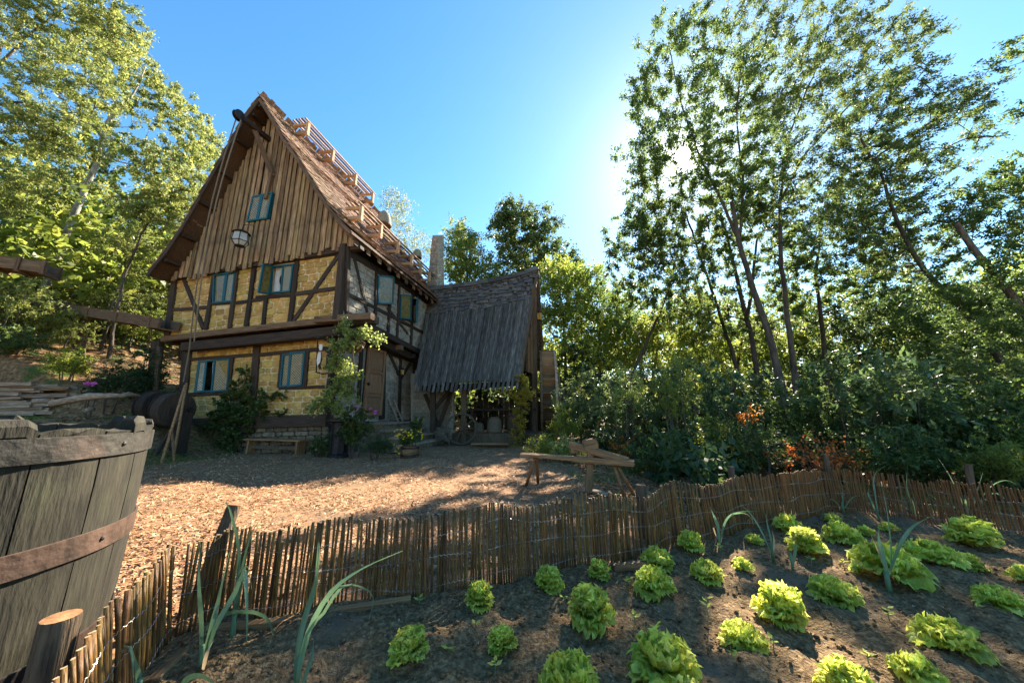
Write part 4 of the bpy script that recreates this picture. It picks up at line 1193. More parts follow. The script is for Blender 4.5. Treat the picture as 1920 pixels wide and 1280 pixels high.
def sack(loc, r, h, label, seed=1):
    rr = random.Random(seed); mb = MB(); prof = []
    V = []; n = 18; lv = 10
    for j in range(lv + 1):
        f = j / lv; rad_ = r * (1.0 - .15*f) * (1 if f < .8 else 1 - (f-.8)*2.6)
        for k in range(n):
            a_ = 2*math.pi*k/n; q = 1 + .06*math.sin(3*a_ + seed) + .05*math.sin(7*a_ + 4*f) * f
            V.append((rad_*q*math.cos(a_)*1.1, rad_*q*math.sin(a_)*.8, h*f + .02*math.sin(5*a_)*f))
    F = [(j*n+k, j*n+(k+1) % n, (j+1)*n+(k+1) % n, (j+1)*n+k) for j in range(lv) for k in range(n)]
    F += [tuple(range(n-1,-1,-1)), tuple(lv*n+k for k in range(n))]
    t = obj('grain_sack', V, F, M_['sackcloth'], None, Matrix.Translation(loc), smooth=True)
    return tag(t, label, 'sack')
p_ = L(-3.9, 4.75, .42); sack(p_, .30, .62, 'plump pale grain sack standing in the middle of the shed floor')
p_ = L(-3.25, 4.7, .42); sack(p_, .22, .4, 'smaller slumped sack left of the plump pale one', 4)
wbn = thing('work_bench', 'dark heavy workbench at the back of the open shed', 'workbench', L(-3.6, 5.9, .42))
beam('bench_top', L(-2.5, 5.8, 1.35), L(-5.6, 5.8, 1.35), .7, .09, M_['dark_timber'], wbn)
for a__, b__ in ((-2.7,5.55),(-5.4,5.55),(-2.7,6.05),(-5.4,6.05)): beam('leg', L(a__, b__, .42), L(a__, b__, 1.3), .13, .13, M_['dark_timber'], wbn, up=HV)
hk = thing('tool_rack', 'horizontal bar under the shed eave with hanging hooks and chains', 'tool rack', at(950, 708, 13.6))
beam('bar', at(938, 709, 13.6), at(966, 708, 13.5), .05, .05, M_['bleached_wood'], hk)
for x, y0, y1 in ((941,709,762),(944,709,738),(955,709,738),(961,709,720)):
    mb = MB(); A = at(x, y0, 13.58); Bq = at(x + 1, y1, 13.58); mb.tube([(0,0,0), Bq-A, Bq-A+Vector((.05,0,.03)), Bq-A+Vector((.08,0,.1))], .013, 5); mb.build('hook', M_['brass'] if x > 942 else M_['iron'], hk, Matrix.Translation(A))
def lantern(loc, r, h, label, glass='white_glass', sides=6, name='lantern', bracket=None, metal='iron', upside=False):
    t = thing(name, label, 'lantern', loc)
    Mx = Matrix.Translation(loc)
    bars = []
    prof = [(r*.55, 0), (r, h*.34), (r*.86, h)] if not upside else [(r*.7, 0), (r*.9, h)]
    for i in range(len(prof) - 1):
        for k in range(sides):
            a0, a1 = 2*math.pi*k/sides, 2*math.pi*(k+1)/sides
            (r0, z0), (r1, z1) = prof[i], prof[i+1]
            q = [(r0*math.cos(a0), r0*math.sin(a0), z0), (r0*math.cos(a1), r0*math.sin(a1), z0), (r1*math.cos(a1), r1*math.sin(a1), z1), (r1*math.cos(a0), r1*math.sin(a0), z1)]
            obj('pane', q, [(0,1,2,3)], M_[glass], t, Mx)
            mb = MB(); mb.tube([q[0], q[3]], r*.055, 5); mb.tube([q[3], q[2]], r*.055, 5); mb.tube([q[0], q[1]], r*.055, 5); mb.build('glazing_bar', M_[metal], t, Mx)
    zt_ = prof[-1][1]; rt = prof[-1][0]
    mb = MB(); mb.lathe([(rt*1.25, zt_), (rt*1.2, zt_ + h*.04), (rt*.5, zt_ + h*.25), (rt*.15, zt_ + h*.32), (.01, zt_ + h*.36)], 12); mb.build('cap', M_[metal], t, Mx)
    mb = MB(); mb.lathe([(.01, -.02), (prof[0][0], -.015), (prof[0][0]*1.05, .01), (.01, .012)], 10); mb.build('base', M_[metal], t, Mx)
    if bracket:
        mb = MB(); top = Vector((0, 0, zt_ + h*.34)); mb.tube([top] + [Vector(b__) - Vector(loc) for b__ in bracket], .014, 5); mb.build('bracket', M_['iron'], t, Mx)
    return t
lp = at(449, 461, GF.pw(480,440,.8).y)
w0 = GF.pw(479, 424, .06); w1 = GF.pw(476, 466, .06)
lantern(lp, .23, .42, 'big six sided glass lantern hanging on a bracket from the boarded gable', bracket=[lp + Vector((0,0,.72)), w0, w1])
lp = at(1012, 600, 15.2); lantern(lp, .14, .34, 'small green lantern with amber panes at the tip of the wing gable', 'yellow_glass', 4, bracket=[lp + Vector((0,0,.6)), lp + Vector((-.2,0,1.1))], metal='iron', upside=True)
lp = LS.pw(742, 703, .3); lantern(lp, .09, .22, 'tiny yellow lantern hanging on the post right of the door', 'yellow_glass', 4, bracket=[lp + Vector((0,0,.3)), lp - LS.Z * .25 + Vector((0,0,.35))], upside=True)
# hanging sign beside the door corner
sg = thing('hanging_sign', 'wrought iron frame sign with a painted figure hanging at the front corner', 'sign', LF.pw(606, 700, .7))
SP = Plane(L(0, -.75, 0), -HU)
A_, B_, C_, D_ = [SP.pw(*q) for q in ((596,632),(622,652),(619,692),(592,698))]
mb = MB()
mb.tube([A_, SP.pw(593,698)], .02, 6); mb.tube([SP.pw(595,648), SP.pw(612,652), SP.pw(621,651)], .02, 6); mb.tube([SP.pw(592,697), SP.pw(604,701), SP.pw(618,699)], .018, 6); mb.tube([SP.pw(619,652), SP.pw(617,698)], .018, 6)
mb.tube([SP.pw(592,634), SP.pw(600,632), UF.pw(623,644)], .03, 6)
mb.V = [v_ - A_ for v_ in mb.V]; mb.build('sign_frame', M_['iron'], sg, Matrix.Translation(A_))
def plate(par, pxs, m, off, nm, pl_=SP, th=.02):
    P3 = [pl_.pw(x, y, off) for x, y in pxs]; O_ = P3[0].copy(); k = len(P3)
    V = [p_ - O_ for p_ in P3] + [p_ - O_ - pl_.Z * th for p_ in P3]
    F = [tuple(range(k-1,-1,-1)), tuple(range(k, 2*k))] + [(i, (i+1) % k, k+(i+1) % k, k+i) for i in range(k)]
    return obj(nm, V, F, M_[m], par, Matrix.Translation(O_))
plate(sg, [(600,646),(604,645),(606,650),(605,656),(601,658),(599,652)], 'sign_white', .03, 'painted_figure')
plate(sg, [(597,663),(602,660),(603,668),(601,680),(596,686),(595,676)], 'sign_white', .03, 'painted_figure')
for pts in ([(603,650),(612,652),(617,660),(615,664),(608,657),(603,657)], [(602,660),(604,672),(600,684),(603,692),(598,692),(596,686)], [(612,664),(617,664),(616,684),(612,690),(606,692),(604,689),(611,684)]):
    plate(sg, pts, 'iron', .0, 'scrollwork')
# hanging basket under the beam ends
hbk = US.pw(664, 640, .55) if False else L(-1.1, -.55, 3.25)
hbk = onY(664, 642, L(-.8, -.5, 0).y)
t = thing('hanging_basket', 'terracotta hanging basket spilling trailing greenery at the house corner', 'hanging basket', hbk)
mb = MB()
for k in range(12):
    a_ = 2*math.pi*k/12
    mb.tube([Vector((.3*f_*math.cos(a_ + .3*g__), .3*f_*math.sin(a_ + .3*g__), z)) for f_, z, g__ in ((1,0,0),(.95,-.12,1),(.7,-.25,2),(.2,-.32,3))], .012, 5, False)
    mb.tube([Vector((.3*f_*math.cos(a_ - .3*g__), .3*f_*math.sin(a_ - .3*g__), z)) for f_, z, g__ in ((1,0,0),(.95,-.12,1),(.7,-.25,2),(.2,-.32,3))], .012, 5, False)
mb.lathe([(.29,-.01),(.31,-.01),(.31,.02),(.29,.02)], 18, caps=False)
mb.build('wicker', M_['clay'], t, Matrix.Translation(hbk))
mb = MB(); mb.lathe([(.02,-.3),(.2,-.24),(.27,-.1),(.28,-.03),(.02,-.02)], 14); mb.build('liner', M_['post_wood'], t, Matrix.Translation(hbk))
for k in range(3):
    a_ = 2*math.pi*k/3; mb = MB(); mb.tube([(.3*math.cos(a_), .3*math.sin(a_), 0), (0,0,.45)], .008, 4); mb.build('chain', M_['iron'], t, Matrix.Translation(hbk))

# dark post shaped planter, bench, flower tub
p_ = G(634, 856)
t = thing('iron_pedestal', 'black fluted iron pedestal standing in front of the house corner', 'pedestal', p_)
def sqlathe(prof, Mx, nm, m, par):
    mb = MB(); mb.lathe(prof, 8, Mx @ Matrix.Rotation(rad(22.5), 4, 'Z')); V = mb.V
    return mb.build(nm, m, par)
for nm, pr in (('base', [(.30,0),(.30,.06),(.25,.1)]), ('shaft', [(.235,.1),(.225,.55),(.235,.6),(.25,.62),(.235,.65),(.235,.95)]), ('top', [(.27,.95),(.42,.99),(.42,1.05),(.3,1.08),(.02,1.09)])):
    mb = MB(); mb.lathe(pr, 10); mb.build(nm, M_['iron'], t, Matrix.Translation(p_))
for k in range(10):
    a_ = 2*math.pi*k/10; mb = MB(); mb.tube([(.235*math.cos(a_), .235*math.sin(a_), .12), (.235*math.cos(a_), .235*math.sin(a_), .93)], .014, 5); mb.build('rib', M_['iron'], t, Matrix.Translation(p_))
A = G(462, 849); B = G(568, 853); A.z = B.z = 0
t = thing('plank_bench', 'low dark plank bench against the plinth below the grape vine', 'bench', A.lerp(B, .5))
up = Vector((0,0,.42))
beam('seat', A + up, B + up, .34, .05, M_['bench_wood'], t); beam('stretcher', A.lerp(B,.08) + up*.45, B.lerp(A,.08) + up*.45, .05, .1, M_['post_wood'], t)
for f in (.08, .94):
    c_ = A.lerp(B, f); beam('leg', c_, c_ + up*.94, .3, .07, M_['bench_wood'], t, up=(B-A).normalized())
p_ = G(768, 856)
barrel(p_, .26, .3, 'half barrel planter of yellow flowers at the foot of the steps', 'flower_tub', 'planter', 'bench_wood', 12)

# ------------------------------------------------------------------ water wheel
wc = Vector((1.72, 16.6, 2.05))
t = thing('mill_water_wheel', 'tall brown wooden water wheel turning beside the mill wing', 'water wheel', (wc.x, wc.y, 0))
WX = (-HU * math.cos(rad(6)) + HV * math.sin(rad(6))).normalized()
Mx = frame(wc, WX, Vector((0,0,1)))          # x along the axle
R_ = 2.15
for sx in (-.32, .32):
    mb = MB(); n = 32
    for k in range(n):
        a0, a1 = 2*math.pi*k/n, 2*math.pi*(k+1)/n - .008
        q = []
        for x in (sx-.05, sx+.05):
            for a_, rr in ((a0, R_-.22), (a1, R_-.22), (a1, R_), (a0, R_)): q.append((x, rr*math.cos(a_), rr*math.sin(a_)))
        mb.add(q, [(3,2,1,0),(4,5,6,7),(0,1,5,4),(1,2,6,5),(2,3,7,6),(3,0,4,7)])
    mb.build('rim', M_['bleached_wood'] if sx > 0 else M_['brown_timber'], t, Mx)
    for k in range(8):
        a_ = 2*math.pi*k/8; A = Mx @ Vector((sx, .1*math.cos(a_), .1*math.sin(a_))); B = Mx @ Vector((sx, (R_-.2)*math.cos(a_), (R_-.2)*math.sin(a_)))
        beam('spoke', A, B, .1, .08, M_['post_wood'], t, up=WX)
for k in range(22):
    a_ = 2*math.pi*k/22
    A = Vector((-.27, 0, 0)); c_, s_ = math.cos(a_), math.sin(a_); c2, s2 = math.cos(a_ + .12), math.sin(a_ + .12)
    V = [(-.27, (R_+.0)*c_, (R_+.0)*s_), (.27, R_*c_, R_*s_), (.27, (R_-.30)*c2, (R_-.30)*s2), (-.27, (R_-.30)*c2, (R_-.30)*s2)]
    nrm = Vector((0, -s_, c_)) * .03
    V += [tuple(Vector(v_) + nrm) for v_ in V]
    obj('paddle', V, [(3,2,1,0),(4,5,6,7),(0,1,5,4),(1,2,6,5),(2,3,7,6),(3,0,4,7)], M_['bench_wood'], t, Mx)
mb = MB(); ring_mesh(mb, R_-.34, R_-.31, .54, 30); 
mb.V = [Vector((v_.z, v_.x, v_.y)) for v_ in mb.V]; mb.build('drum', M_['brown_timber'], t, Mx)
mb = MB(); mb.tube([(-.9,0,0),(.55,0,0)], .12, 10); mb.build('axle', M_['dark_timber'], t, Mx)
fr_ = thing('timber_trestle', 'slim timber trestle standing right of the water wheel', 'trestle', G(1056, 832))
for x0, x1, y1, Y in ((1052,1048,700,14.6),(1060,1057,728,14.8)):
    b_ = onY(x0, 835, Y); b_.z = -.05; beam('post', b_, onY(x1, y1, Y), .09, .09, M_['post_wood'], fr_, up=HV)
beam('cross_bar', onY(1049, 728, 14.7), onY(1064, 727, 14.8), .06, .06, M_['bleached_wood'], fr_)
beam('cross_bar', onY(1049, 765, 14.7), onY(1063, 766, 14.8), .06, .06, M_['bleached_wood'], fr_)

# ------------------------------------------------------------------ reed fence round the vegetable bed
FH = [.27,.30,.345,.41,.48,.50,.48,.49,.50,.48,.49,.50,.55,.50,.51,.53,.47,.53,.49,.52,.52,.50,.48,.46,.44,.42,.42]
frng = random.Random(21)
fence = thing('reed_fence', 'low fence of upright brown canes wired together around the vegetable bed', 'fence', (FENCE[5][0], FENCE[5][1], 0))
pts = [Vector((x, y, 0)) for x, y in FENCE]
cum = [0]
for a_, b_ in zip(pts, pts[1:]): cum.append(cum[-1] + (b_ - a_).length)
def fpos(s):
    for i in range(len(pts) - 1):
        if s <= cum[i+1]:
            f = (s - cum[i]) / (cum[i+1] - cum[i]); f2 = f*f*(3-2*f)
            return pts[i].lerp(pts[i+1], f), FH[i] + (FH[i+1] - FH[i]) * f2, (pts[i+1] - pts[i]).normalized()
    return pts[-1], FH[-1], (pts[-1] - pts[-2]).normalized()
def cane_mesh(r, bend):
    V = []; F = []; n = 6; L_ = 5
    for j in range(L_ + 1):
        z = j / L_; rr = r * (1.12 if j in (2, 4) else 1.0)
        for k in range(n):
            t_ = 2*math.pi*k/n; V.append((rr*math.cos(t_) + bend*math.sin(z*3), rr*math.sin(t_), z))
    for j in range(L_):
        for k in range(n): F.append((j*n+k, j*n+(k+1) % n, (j+1)*n+(k+1) % n, (j+1)*n+k))
    me = mesh_from('cane', V, F + [tuple(L_*n + k for k in range(n))], M_['cane']); me.materials.append(M_['cane_end'])
    me.polygons[-1].material_index = 1
    for p_ in list(me.polygons)[:-1]: p_.use_smooth = True
    return me
canes = [cane_mesh(frng.uniform(.0062, .0098), frng.uniform(-.012, .012)) for _ in range(9)]
items = []; s = 0
while s < cum[-1]:
    P_, h_, T_ = fpos(s)
    n_ = Vector((-T_.y, T_.x, 0))
    far = (P_ - Vector((0,0,0))).length
    wav = .022 * math.sin(s * 5.1) + .015 * math.sin(s * 11.7 + 1)
    h2 = h_ + .012*math.sin(s*6) + frng.gauss(0, .008) - (frng.uniform(.04,.14) if frng.random() < .02 else 0)
    if frng.random() < .965:
        lean_in = (.16 if P_.x < -1.3 and P_.y < 2.2 else .05) + .05*math.sin(s*2.3)
        B_ = P_ + n_ * (wav + frng.uniform(-.006,.006)); B_.z = bhz(P_.x, P_.y) - .05
        top = B_ + n_ * lean_in * h_ + T_ * frng.uniform(-.012, .012) + Vector((0, 0, h2 + .05))
        items.append((far, B_, top, T_))
    s += frng.uniform(.0185, .0225)
items.sort(key=lambda q: q[0] + (0 if q[1].y > .9 else 50))
rest = MB()
for k, (far, B_, top, T_) in enumerate(items):
    X__ = top - B_; Zl = X__.length; Zv = X__ / Zl; Yv = Zv.cross(T_).normalized(); Xv = Yv.cross(Zv)
    R3 = Matrix((Xv, Yv, Zv)).transposed().to_4x4() @ Matrix.Rotation(frng.uniform(0, 6.28), 4, 'Z')
    Mx = Matrix.Translation(B_) @ R3 @ Matrix.Diagonal((1, 1, Zl, 1))
    me = frng.choice(canes)
    if k < 298: obj('cane', me, None, None, fence, Mx)
    else: rest.add([Mx @ v_.co for v_ in me.vertices], [tuple(p_.vertices) for p_ in me.polygons])
tag(rest.build('far_canes', M_['cane'], fence), kind='stuff')
for hfrac in (.17, .50, .80):
    mb = MB(); q = []; s = .1
    while s < cum[-1] - .05:
        P_, h_, T_ = fpos(s); n_ = Vector((-T_.y, T_.x, 0))
        lean_in = (.16 if P_.x < -1.3 and P_.y < 2.2 else .05) + .05*math.sin(s*2.3)
        wav = .022 * math.sin(s * 5.1) + .015 * math.sin(s * 11.7 + 1)
        side_ = -1 if True else 1
        q.append(P_ + n_ * (wav + lean_in*h_*hfrac - .016 + .004*math.sin(s*190)) + Vector((0,0, .0 + h_*hfrac + .012*math.sin(s*7+hfrac*9) + .005*math.sin(s*190 + 1.5))))
        s += .011
    mb.tube(q, .0017, 4); mb.build('wire', M_['wire'], fence)
def stake(px, py, ztop, hgt, r, label, lean=(0, 0), name='fence_post', parent=None, at_=None):
    top = at_ if at_ else G(px, py, ztop); base = Vector((top.x + lean[0], top.y + lean[1], -.05))
    t = thing(name, label, 'post', (base.x, base.y, 0), 'round posts standing along the reed fence')
    V = []; n = 14; ax = (top - base)
    mb = MB(); rr = random.Random(int(px))
    q = [base + ax * f for f in (0, .3, .6, .97, 1)]
    mb.tube(q, [r*1.05, r*1.02, r, r*.98, r*.93], n, False); mb.build('stake', M_['post_wood'], t, smooth=True)
    mb = MB(); a_ = ax.normalized(); o1 = a_.orthogonal().normalized(); o2 = a_.cross(o1)
    ring = [top + (o1*math.cos(2*math.pi*k/n) + o2*math.sin(2*math.pi*k/n)) * r*.94 for k in range(n)]
    mb.add(ring + [top + a_*.004], [(k, (k+1) % n, n) for k in range(n)]); mb.build('cut_end', M_['cut_wood'], t)
    return t
stake(90, 1146, .45, .5, .058, 'thick short post with orange sawn top beside the big tub', at_=Vector((-1.78, 1.54, .46)))
stake(440, 946, .62, .6, .045, 'slim leaning dark post behind the left bend of the fence', at_=G(440, 946, .60), lean=(-.05, -.17))
stake(1203, 910, .52, .5, .055, 'short round stump post between the shaving bench and the fence', at_=G(1201, 908, .50))
stake(1387, 880, .55, .5, .04, 'pale stump post behind the fence among green leaves', at_=G(1370, 874, .55))
stake(1541, 850, .6, .6, .032, 'reddish post at the fence top beside the orange leaved shrub', at_=G(1547, 852, .68))
stake(1812, 868, .6, .6, .033, 'rough post at the right end of the fence under dark leaves', at_=G(1815, 870, .66), lean=(-.08, 0))
for (x0, y0, x1, y1) in ((283,1285,388,1180), (390,1183,610,1158), (1150,1066,1210,1058), (610,1150,770,1128)):
    A, B = G(x0, y0, .03), G(x1, y1, .03)
    o = beam('edging_board', A, B, .05, .05, M_['bench_wood'], fence, jit=.006)

# ------------------------------------------------------------------ lettuces
lrng = np.random.RandomState(4)
def lettuce_leaf(w, l, ruffle, curl, cup, seed):
    rr = np.random.RandomState(seed); nu, nv = 26, 13
    V = []; ph = rr.uniform(0, 6.28, 8)
    for j in range(nv):
        s = j / (nv - 1)
        for i in range(nu):
            t_ = -1 + 2 * i / (nu - 1)
            notch = 1 + .07 * math.sin(t_ * 14 + ph[5]) + .05 * math.sin(t_ * 31 + ph[6])
            wid = w * (.16 + .84 * math.sin(min(1, s*1.15) * math.pi * .5) ** .8)
            # fan shape: rim of the leaf is rounded
            ang = t_ * 1.4
            y0 = l * s * (.66 + .34 * math.cos(ang * .9)) * (notch if s > .8 else 1)
            x0 = wid * .5 * math.sin(ang) / .985
            edge = max(abs(t_) ** 3, s ** 3)
            ruf = ruffle * edge * (math.sin(t_ * 19 + s * 3 + ph[0]) * .7 + math.sin(t_ * 33 - s * 6 + ph[1]) * .55 + math.sin(t_ * 9 + s*17 + ph[2]) * .5)
            bend = curl * s * s
            x = x0 + ruf * .3 * math.sin(t_*21 + ph[7])
            y = y0 * math.cos(bend * .7) + ruffle * edge * math.sin(t_*23 + ph[3]) * .25
            z = -l * .55 * bend * s + cup * wid * (t_ ** 2) * .55 + ruf + (.006 * math.sin(t_ * 15 + s * 19 + ph[4]) + .004 * math.sin(t_*27 - s*23)) * (l/.16)
            if abs(t_) < .07: z -= .004
            V.append((x, y, z))
    F = [(j*nu+i, j*nu+i+1, (j+1)*nu+i+1, (j+1)*nu+i) for j in range(nv-1) for i in range(nu-1)]
    return mesh_from('leaf', V, F, M_['lettuce'], smooth=True)
LM_out = [lettuce_leaf(.205, .145, .018, .45, .40, k) for k in range(4)]
LM_mid = [lettuce_leaf(.185, .15, .024, .25, .5, 10 + k) for k in range(4)]
LM_in = [lettuce_leaf(.15, .13, .024, -.35, .7, 20 + k) for k in range(4)]
def lettuce(px, py, wpx, label, kind='round'):
    P_ = G(px, py, .03); P_.z = bhz(P_.x, P_.y) - .01
    zc = (P_ - EYE).dot(FWD); size = wpx / 640 * zc / .30 * (.9 if px > 1600 else 1)
    t = thing('lettuce', label, 'lettuce', P_, 'heads of green lettuce growing in the bed')
    nl = {'round': 23, 'open': 14, 'young': 10}[kind]; yaw = lrng.uniform(0, 6.28)
    for k in range(nl):
        f = k / (nl - 1)
        el = {'round': 24 + 62 * f ** .9, 'open': 16 + 44 * f, 'young': 25 + 50 * f}[kind] + lrng.uniform(-6, 6)
        ml = LM_out if f < .38 else (LM_mid if f < .72 else LM_in)
        me = ml[lrng.randint(4)]
        ang = yaw + k * 2.39996 + lrng.uniform(-.2, .2)
        sc_ = size * lrng.uniform(.86, 1.12) * (.90 if kind != 'open' else .84 if f < .5 else .78) * (.95 if kind != 'young' else .8)
        r0 = .012 * size * (1 - f)
        hh = .07 * size * f if kind == 'round' else .03 * size * f
        Mx = (Matrix.Translation(P_ + Vector((math.cos(ang + math.pi/2) * r0, math.sin(ang + math.pi/2) * r0, .012 + hh)))
              @ Matrix.Rotation(ang, 4, 'Z') @ Matrix.Rotation(rad(el), 4, 'X') @ Matrix.Rotation(lrng.uniform(-.15, .15), 4, 'Y') @ Matrix.Scale(sc_, 4))
        obj('leaf', me, None, None, t, Mx)
LET = [
 (765,1240,88,'lone leftmost lettuce near the bottom edge of the bed','round'),
 (940,1212,66,'small compact lettuce between the lone leftmost one and the big bottom one','round'),
 (898,1138,66,'round lettuce standing closest to the brown middle of the reed fence','round'),
 (1030,1100,64,'flat frilly lettuce just left of the tall puffed one, by the fence','round'),
 (1110,1165,100,'tall puffed lettuce in the left middle of the bed with a loose lower leaf','round'),
 (1125,1080,50,'narrow lettuce tucked behind the tall puffed one','round'),
 (1225,1108,88,'wide open lettuce with a pale right leaf behind a thin seedling','open'),
 (1232,1056,72,'lettuce with light grey green leaves close to the fence centre','open'),
 (1297,1030,54,'small dome lettuce against the fence right of the grey green one','round'),
 (1070,1320,142,'cropped lettuce at the bottom edge left of the very large bright one','round'),
 (1246,1285,140,'very large bright frilly lettuce at the bottom middle of the bed','round'),
 (1325,1082,74,'low lettuce with a pointed middle, in the row behind the yellow wavy one','open'),
 (1394,1066,50,'tiny wavy lettuce with one leaf raised to the left','young'),
 (1395,1198,92,'upright folded lettuce standing alone right of the very large bright one','open'),
 (1468,1160,100,'broad leaning lettuce in the centre of the right half','round'),
 (1566,1122,95,'lettuce with spreading pale leaves left of the tall leek','open'),
 (1415,1020,42,'small upright lettuce near the leek by the fence','young'),
 (1480,998,60,'low lettuce in the back row left of the smallest dome','open'),
 (1512,1036,72,'round leafed lettuce beside the upright wheat like weed','round'),
 (1578,1018,74,'bushy lettuce in the back row with dark gaps between leaves','open'),
 (1563,976,42,'smallest dome lettuce farthest back against the fence corner','young'),
 (1624,1002,42,'small back row lettuce between bushy and thin leafed neighbours','young'),
 (1668,996,42,'back row lettuce just behind the tall leek leaves','young'),
 (1672,1084,140,'very wide flat lettuce directly behind the tall leek','open'),
 (1752,1052,104,'large spreading lettuce right of the very wide flat one','open'),
 (1812,1056,66,'lettuce with drooping outer leaves at the right of the spreading one','open'),
 (1826,1020,92,'yellow centred lettuce in the right back corner of the bed','round'),
 (1782,1218,130,'big sprawling lettuce with a long leaf trailing to the right','open'),
 (1718,1272,100,'bright yellow green lettuce near the bottom right edge','open'),
 (1592,1305,112,'half cropped lettuce at the bottom right of the picture','round'),
 (1880,1138,92,'lettuce cut by the right edge of the picture','open'),
 (1925,1086,70,'small lettuce behind the one at the right edge','open'),
]
for q in LET: lettuce(*q)

# ------------------------------------------------------------------ leeks and weeds
def ribbon(pts, w, m, name, parent, droop=True, seg=14, fold=.35):
    """strap leaf following control points, V shaped in section"""
    P_ = [Vector(p_) for p_ in pts]
    # Catmull-Rom
    q = []
    ext = [P_[0]*2 - P_[1]] + P_ + [P_[-1]*2 - P_[-2]]
    for i in range(len(P_) - 1):
        for k in range(max(2, seg // (len(P_)-1))):
            t_ = k / max(2, seg // (len(P_)-1)); a_, b_, c_, d_ = ext[i:i+4]
            q.append(.5*((2*b_) + (c_-a_)*t_ + (2*a_-5*b_+4*c_-d_)*t_*t_ + (3*b_-a_-3*c_+d_)*t_**3))
    q.append(P_[-1]); n = len(q); V = []; F = []; w = w * .82
    side = None
    for i, p_ in enumerate(q):
        d_ = (q[min(i+1, n-1)] - q[max(i-1, 0)]).normalized()
        s_ = d_.cross(Vector((0, 1, .15))).normalized() if side is None else (side - d_ * side.dot(d_)).normalized()
        side = s_; up_ = s_.cross(d_)
        f = i / (n - 1); ww = w * (.75 + .5*math.sin(math.pi*min(1, f*1.3))) * (1 - max(0, f - .5) * 1.9 if f > .5 else 1); ww = max(ww, .002)
        V += [p_ - s_*ww*.5 + up_*ww*fold*.5, p_, p_ + s_*ww*.5 + up_*ww*fold*.5]
    for i in range(n - 1):
        for k in range(2): F.append((i*3+k, i*3+k+1, i*3+k+4, i*3+k+3))
    O_ = q[0].copy()
    return obj(name, [v_ - O_ for v_ in V], F, m, parent, Matrix.Translation(O_), smooth=True)
def leek(basepx, leaves, label, dz=.02, stem=.022, seedy=1):
    B_ = G(*basepx, dz); r_ = random.Random(seedy)
    t = thing('leek', label, 'leek', B_, 'leek plants with long strap leaves')
    stem_top = B_ + Vector((0,0,.10))
    if stem:
        mb = MB(); mb.tube([Vector((0,0,-.02)), Vector((0,0,.05)), Vector((0,0,.13))], [stem*.6, stem*.5, stem*.45], 8); mb.build('stem', M_['leek'], t, Matrix.Translation(B_), smooth=True)
    for pxs, w, dry in leaves:
        Y0 = B_.y; pts_ = []
        for i, (x, y) in enumerate(pxs):
            f = i / max(1, len(pxs) - 1)
            pts_.append(onY(x, y, Y0 + (r_.uniform(-.02,.02) + f * r_.uniform(-.12,.12) if i else 0)))
        ribbon(pts_, w, M_['leek_dry'] if dry else M_['leek'], 'leaf', t)
    return t
leek((372,1268), [([(374,1262),(376,1180),(372,1090),(376,1012)], .026, 0), ([(376,1260),(392,1190),(412,1110),(430,1035)], .026, 0), ([(378,1255),(400,1180),(440,1110),(462,1060),(472,1105)], .026, 0), ([(378,1262),(386,1228),(400,1200)], .018, 1)],
     'upright blue green leek left of the leaning fence post', seedy=2)
leek((432,1205), [([(434,1195),(440,1120),(448,1040),(436,975),(424,942),(404,958)], .020, 0), ([(436,1195),(446,1100),(468,1010),(494,962)], .015, 0), ([(438,1190),(444,1120),(458,1070),(463,1160),(461,1230)], .028, 0), ([(430,1205),(420,1215),(446,1225)], .02, 1), ([(428,1200),(424,1188),(440,1190)], .02, 1)],
     'tall leek with a bent tip in front of the fence corner', seedy=3)
leek((372,1215), [([(372,1205),(400,1160),(450,1147),(496,1155),(512,1190),(520,1285)], .022, 0)], 'single long leek leaf arching over to the right near the fence corner', stem=.0, seedy=4)
leek((556,1290), [([(552,1275),(560,1200),(576,1140),(592,1090),(597,1015),(600,1060)], .028, 0), ([(558,1275),(575,1190),(620,1110),(680,1065),(755,1032)], .022, 0), ([(558,1275),(582,1180),(606,1150),(640,1100),(678,1100),(700,1120),(692,1160)], .014, 0), ([(566,1285),(584,1230),(588,1200)], .02, 0), ([(552,1280),(562,1225),(570,1180)], .03, 0)],
     'large leek spreading to the right at the bottom left of the bed', seedy=5)
leek((250,1340), [([(250,1320),(190,1250),(155,1225),(118,1208)], .03, 1), ([(240,1330),(180,1280),(210,1240),(244,1212),(252,1300)], .03, 0), ([(262,1330),(256,1260),(246,1210)], .03, 0)], 'bent leek at the bottom left corner with one withered leaf', seedy=6)
leek((330,1330), [([(330,1320),(345,1278),(372,1268),(400,1280),(420,1300)], .026, 0)], 'low leek leaf curving along the bottom edge left of centre', stem=.0, seedy=7)
leek((1350,1026), [([(1350,1012),(1346,985),(1338,965),(1331,950)], .03, 0), ([(1351,1012),(1362,975),(1385,960),(1422,958)], .022, 0), ([(1350,1012),(1366,970),(1395,962),(1412,974)], .014, 0), ([(1349,1015),(1342,1000),(1338,988),(1350,990)], .014, 1)], 'leek with drooping leaves against the fence, left of the small upright lettuce', seedy=8)
leek((1450,1050), [([(1450,1042),(1446,1010),(1438,975),(1440,945)], .016, 0), ([(1448,1040),(1425,990),(1405,960),(1388,945)], .012, 0), ([(1450,1040),(1452,1015),(1447,992)], .02, 1)], 'thin yellowing leek between the small upright lettuce and the wheat like weed', seedy=9)
leek((1487,1070), [([(1487,1062),(1492,1030),(1490,1000)], .026, 0), ([(1486,1062),(1478,1040),(1462,1020)], .01, 0)], 'short broad bladed leek shoot beside the round leafed lettuce', stem=.015, seedy=10)
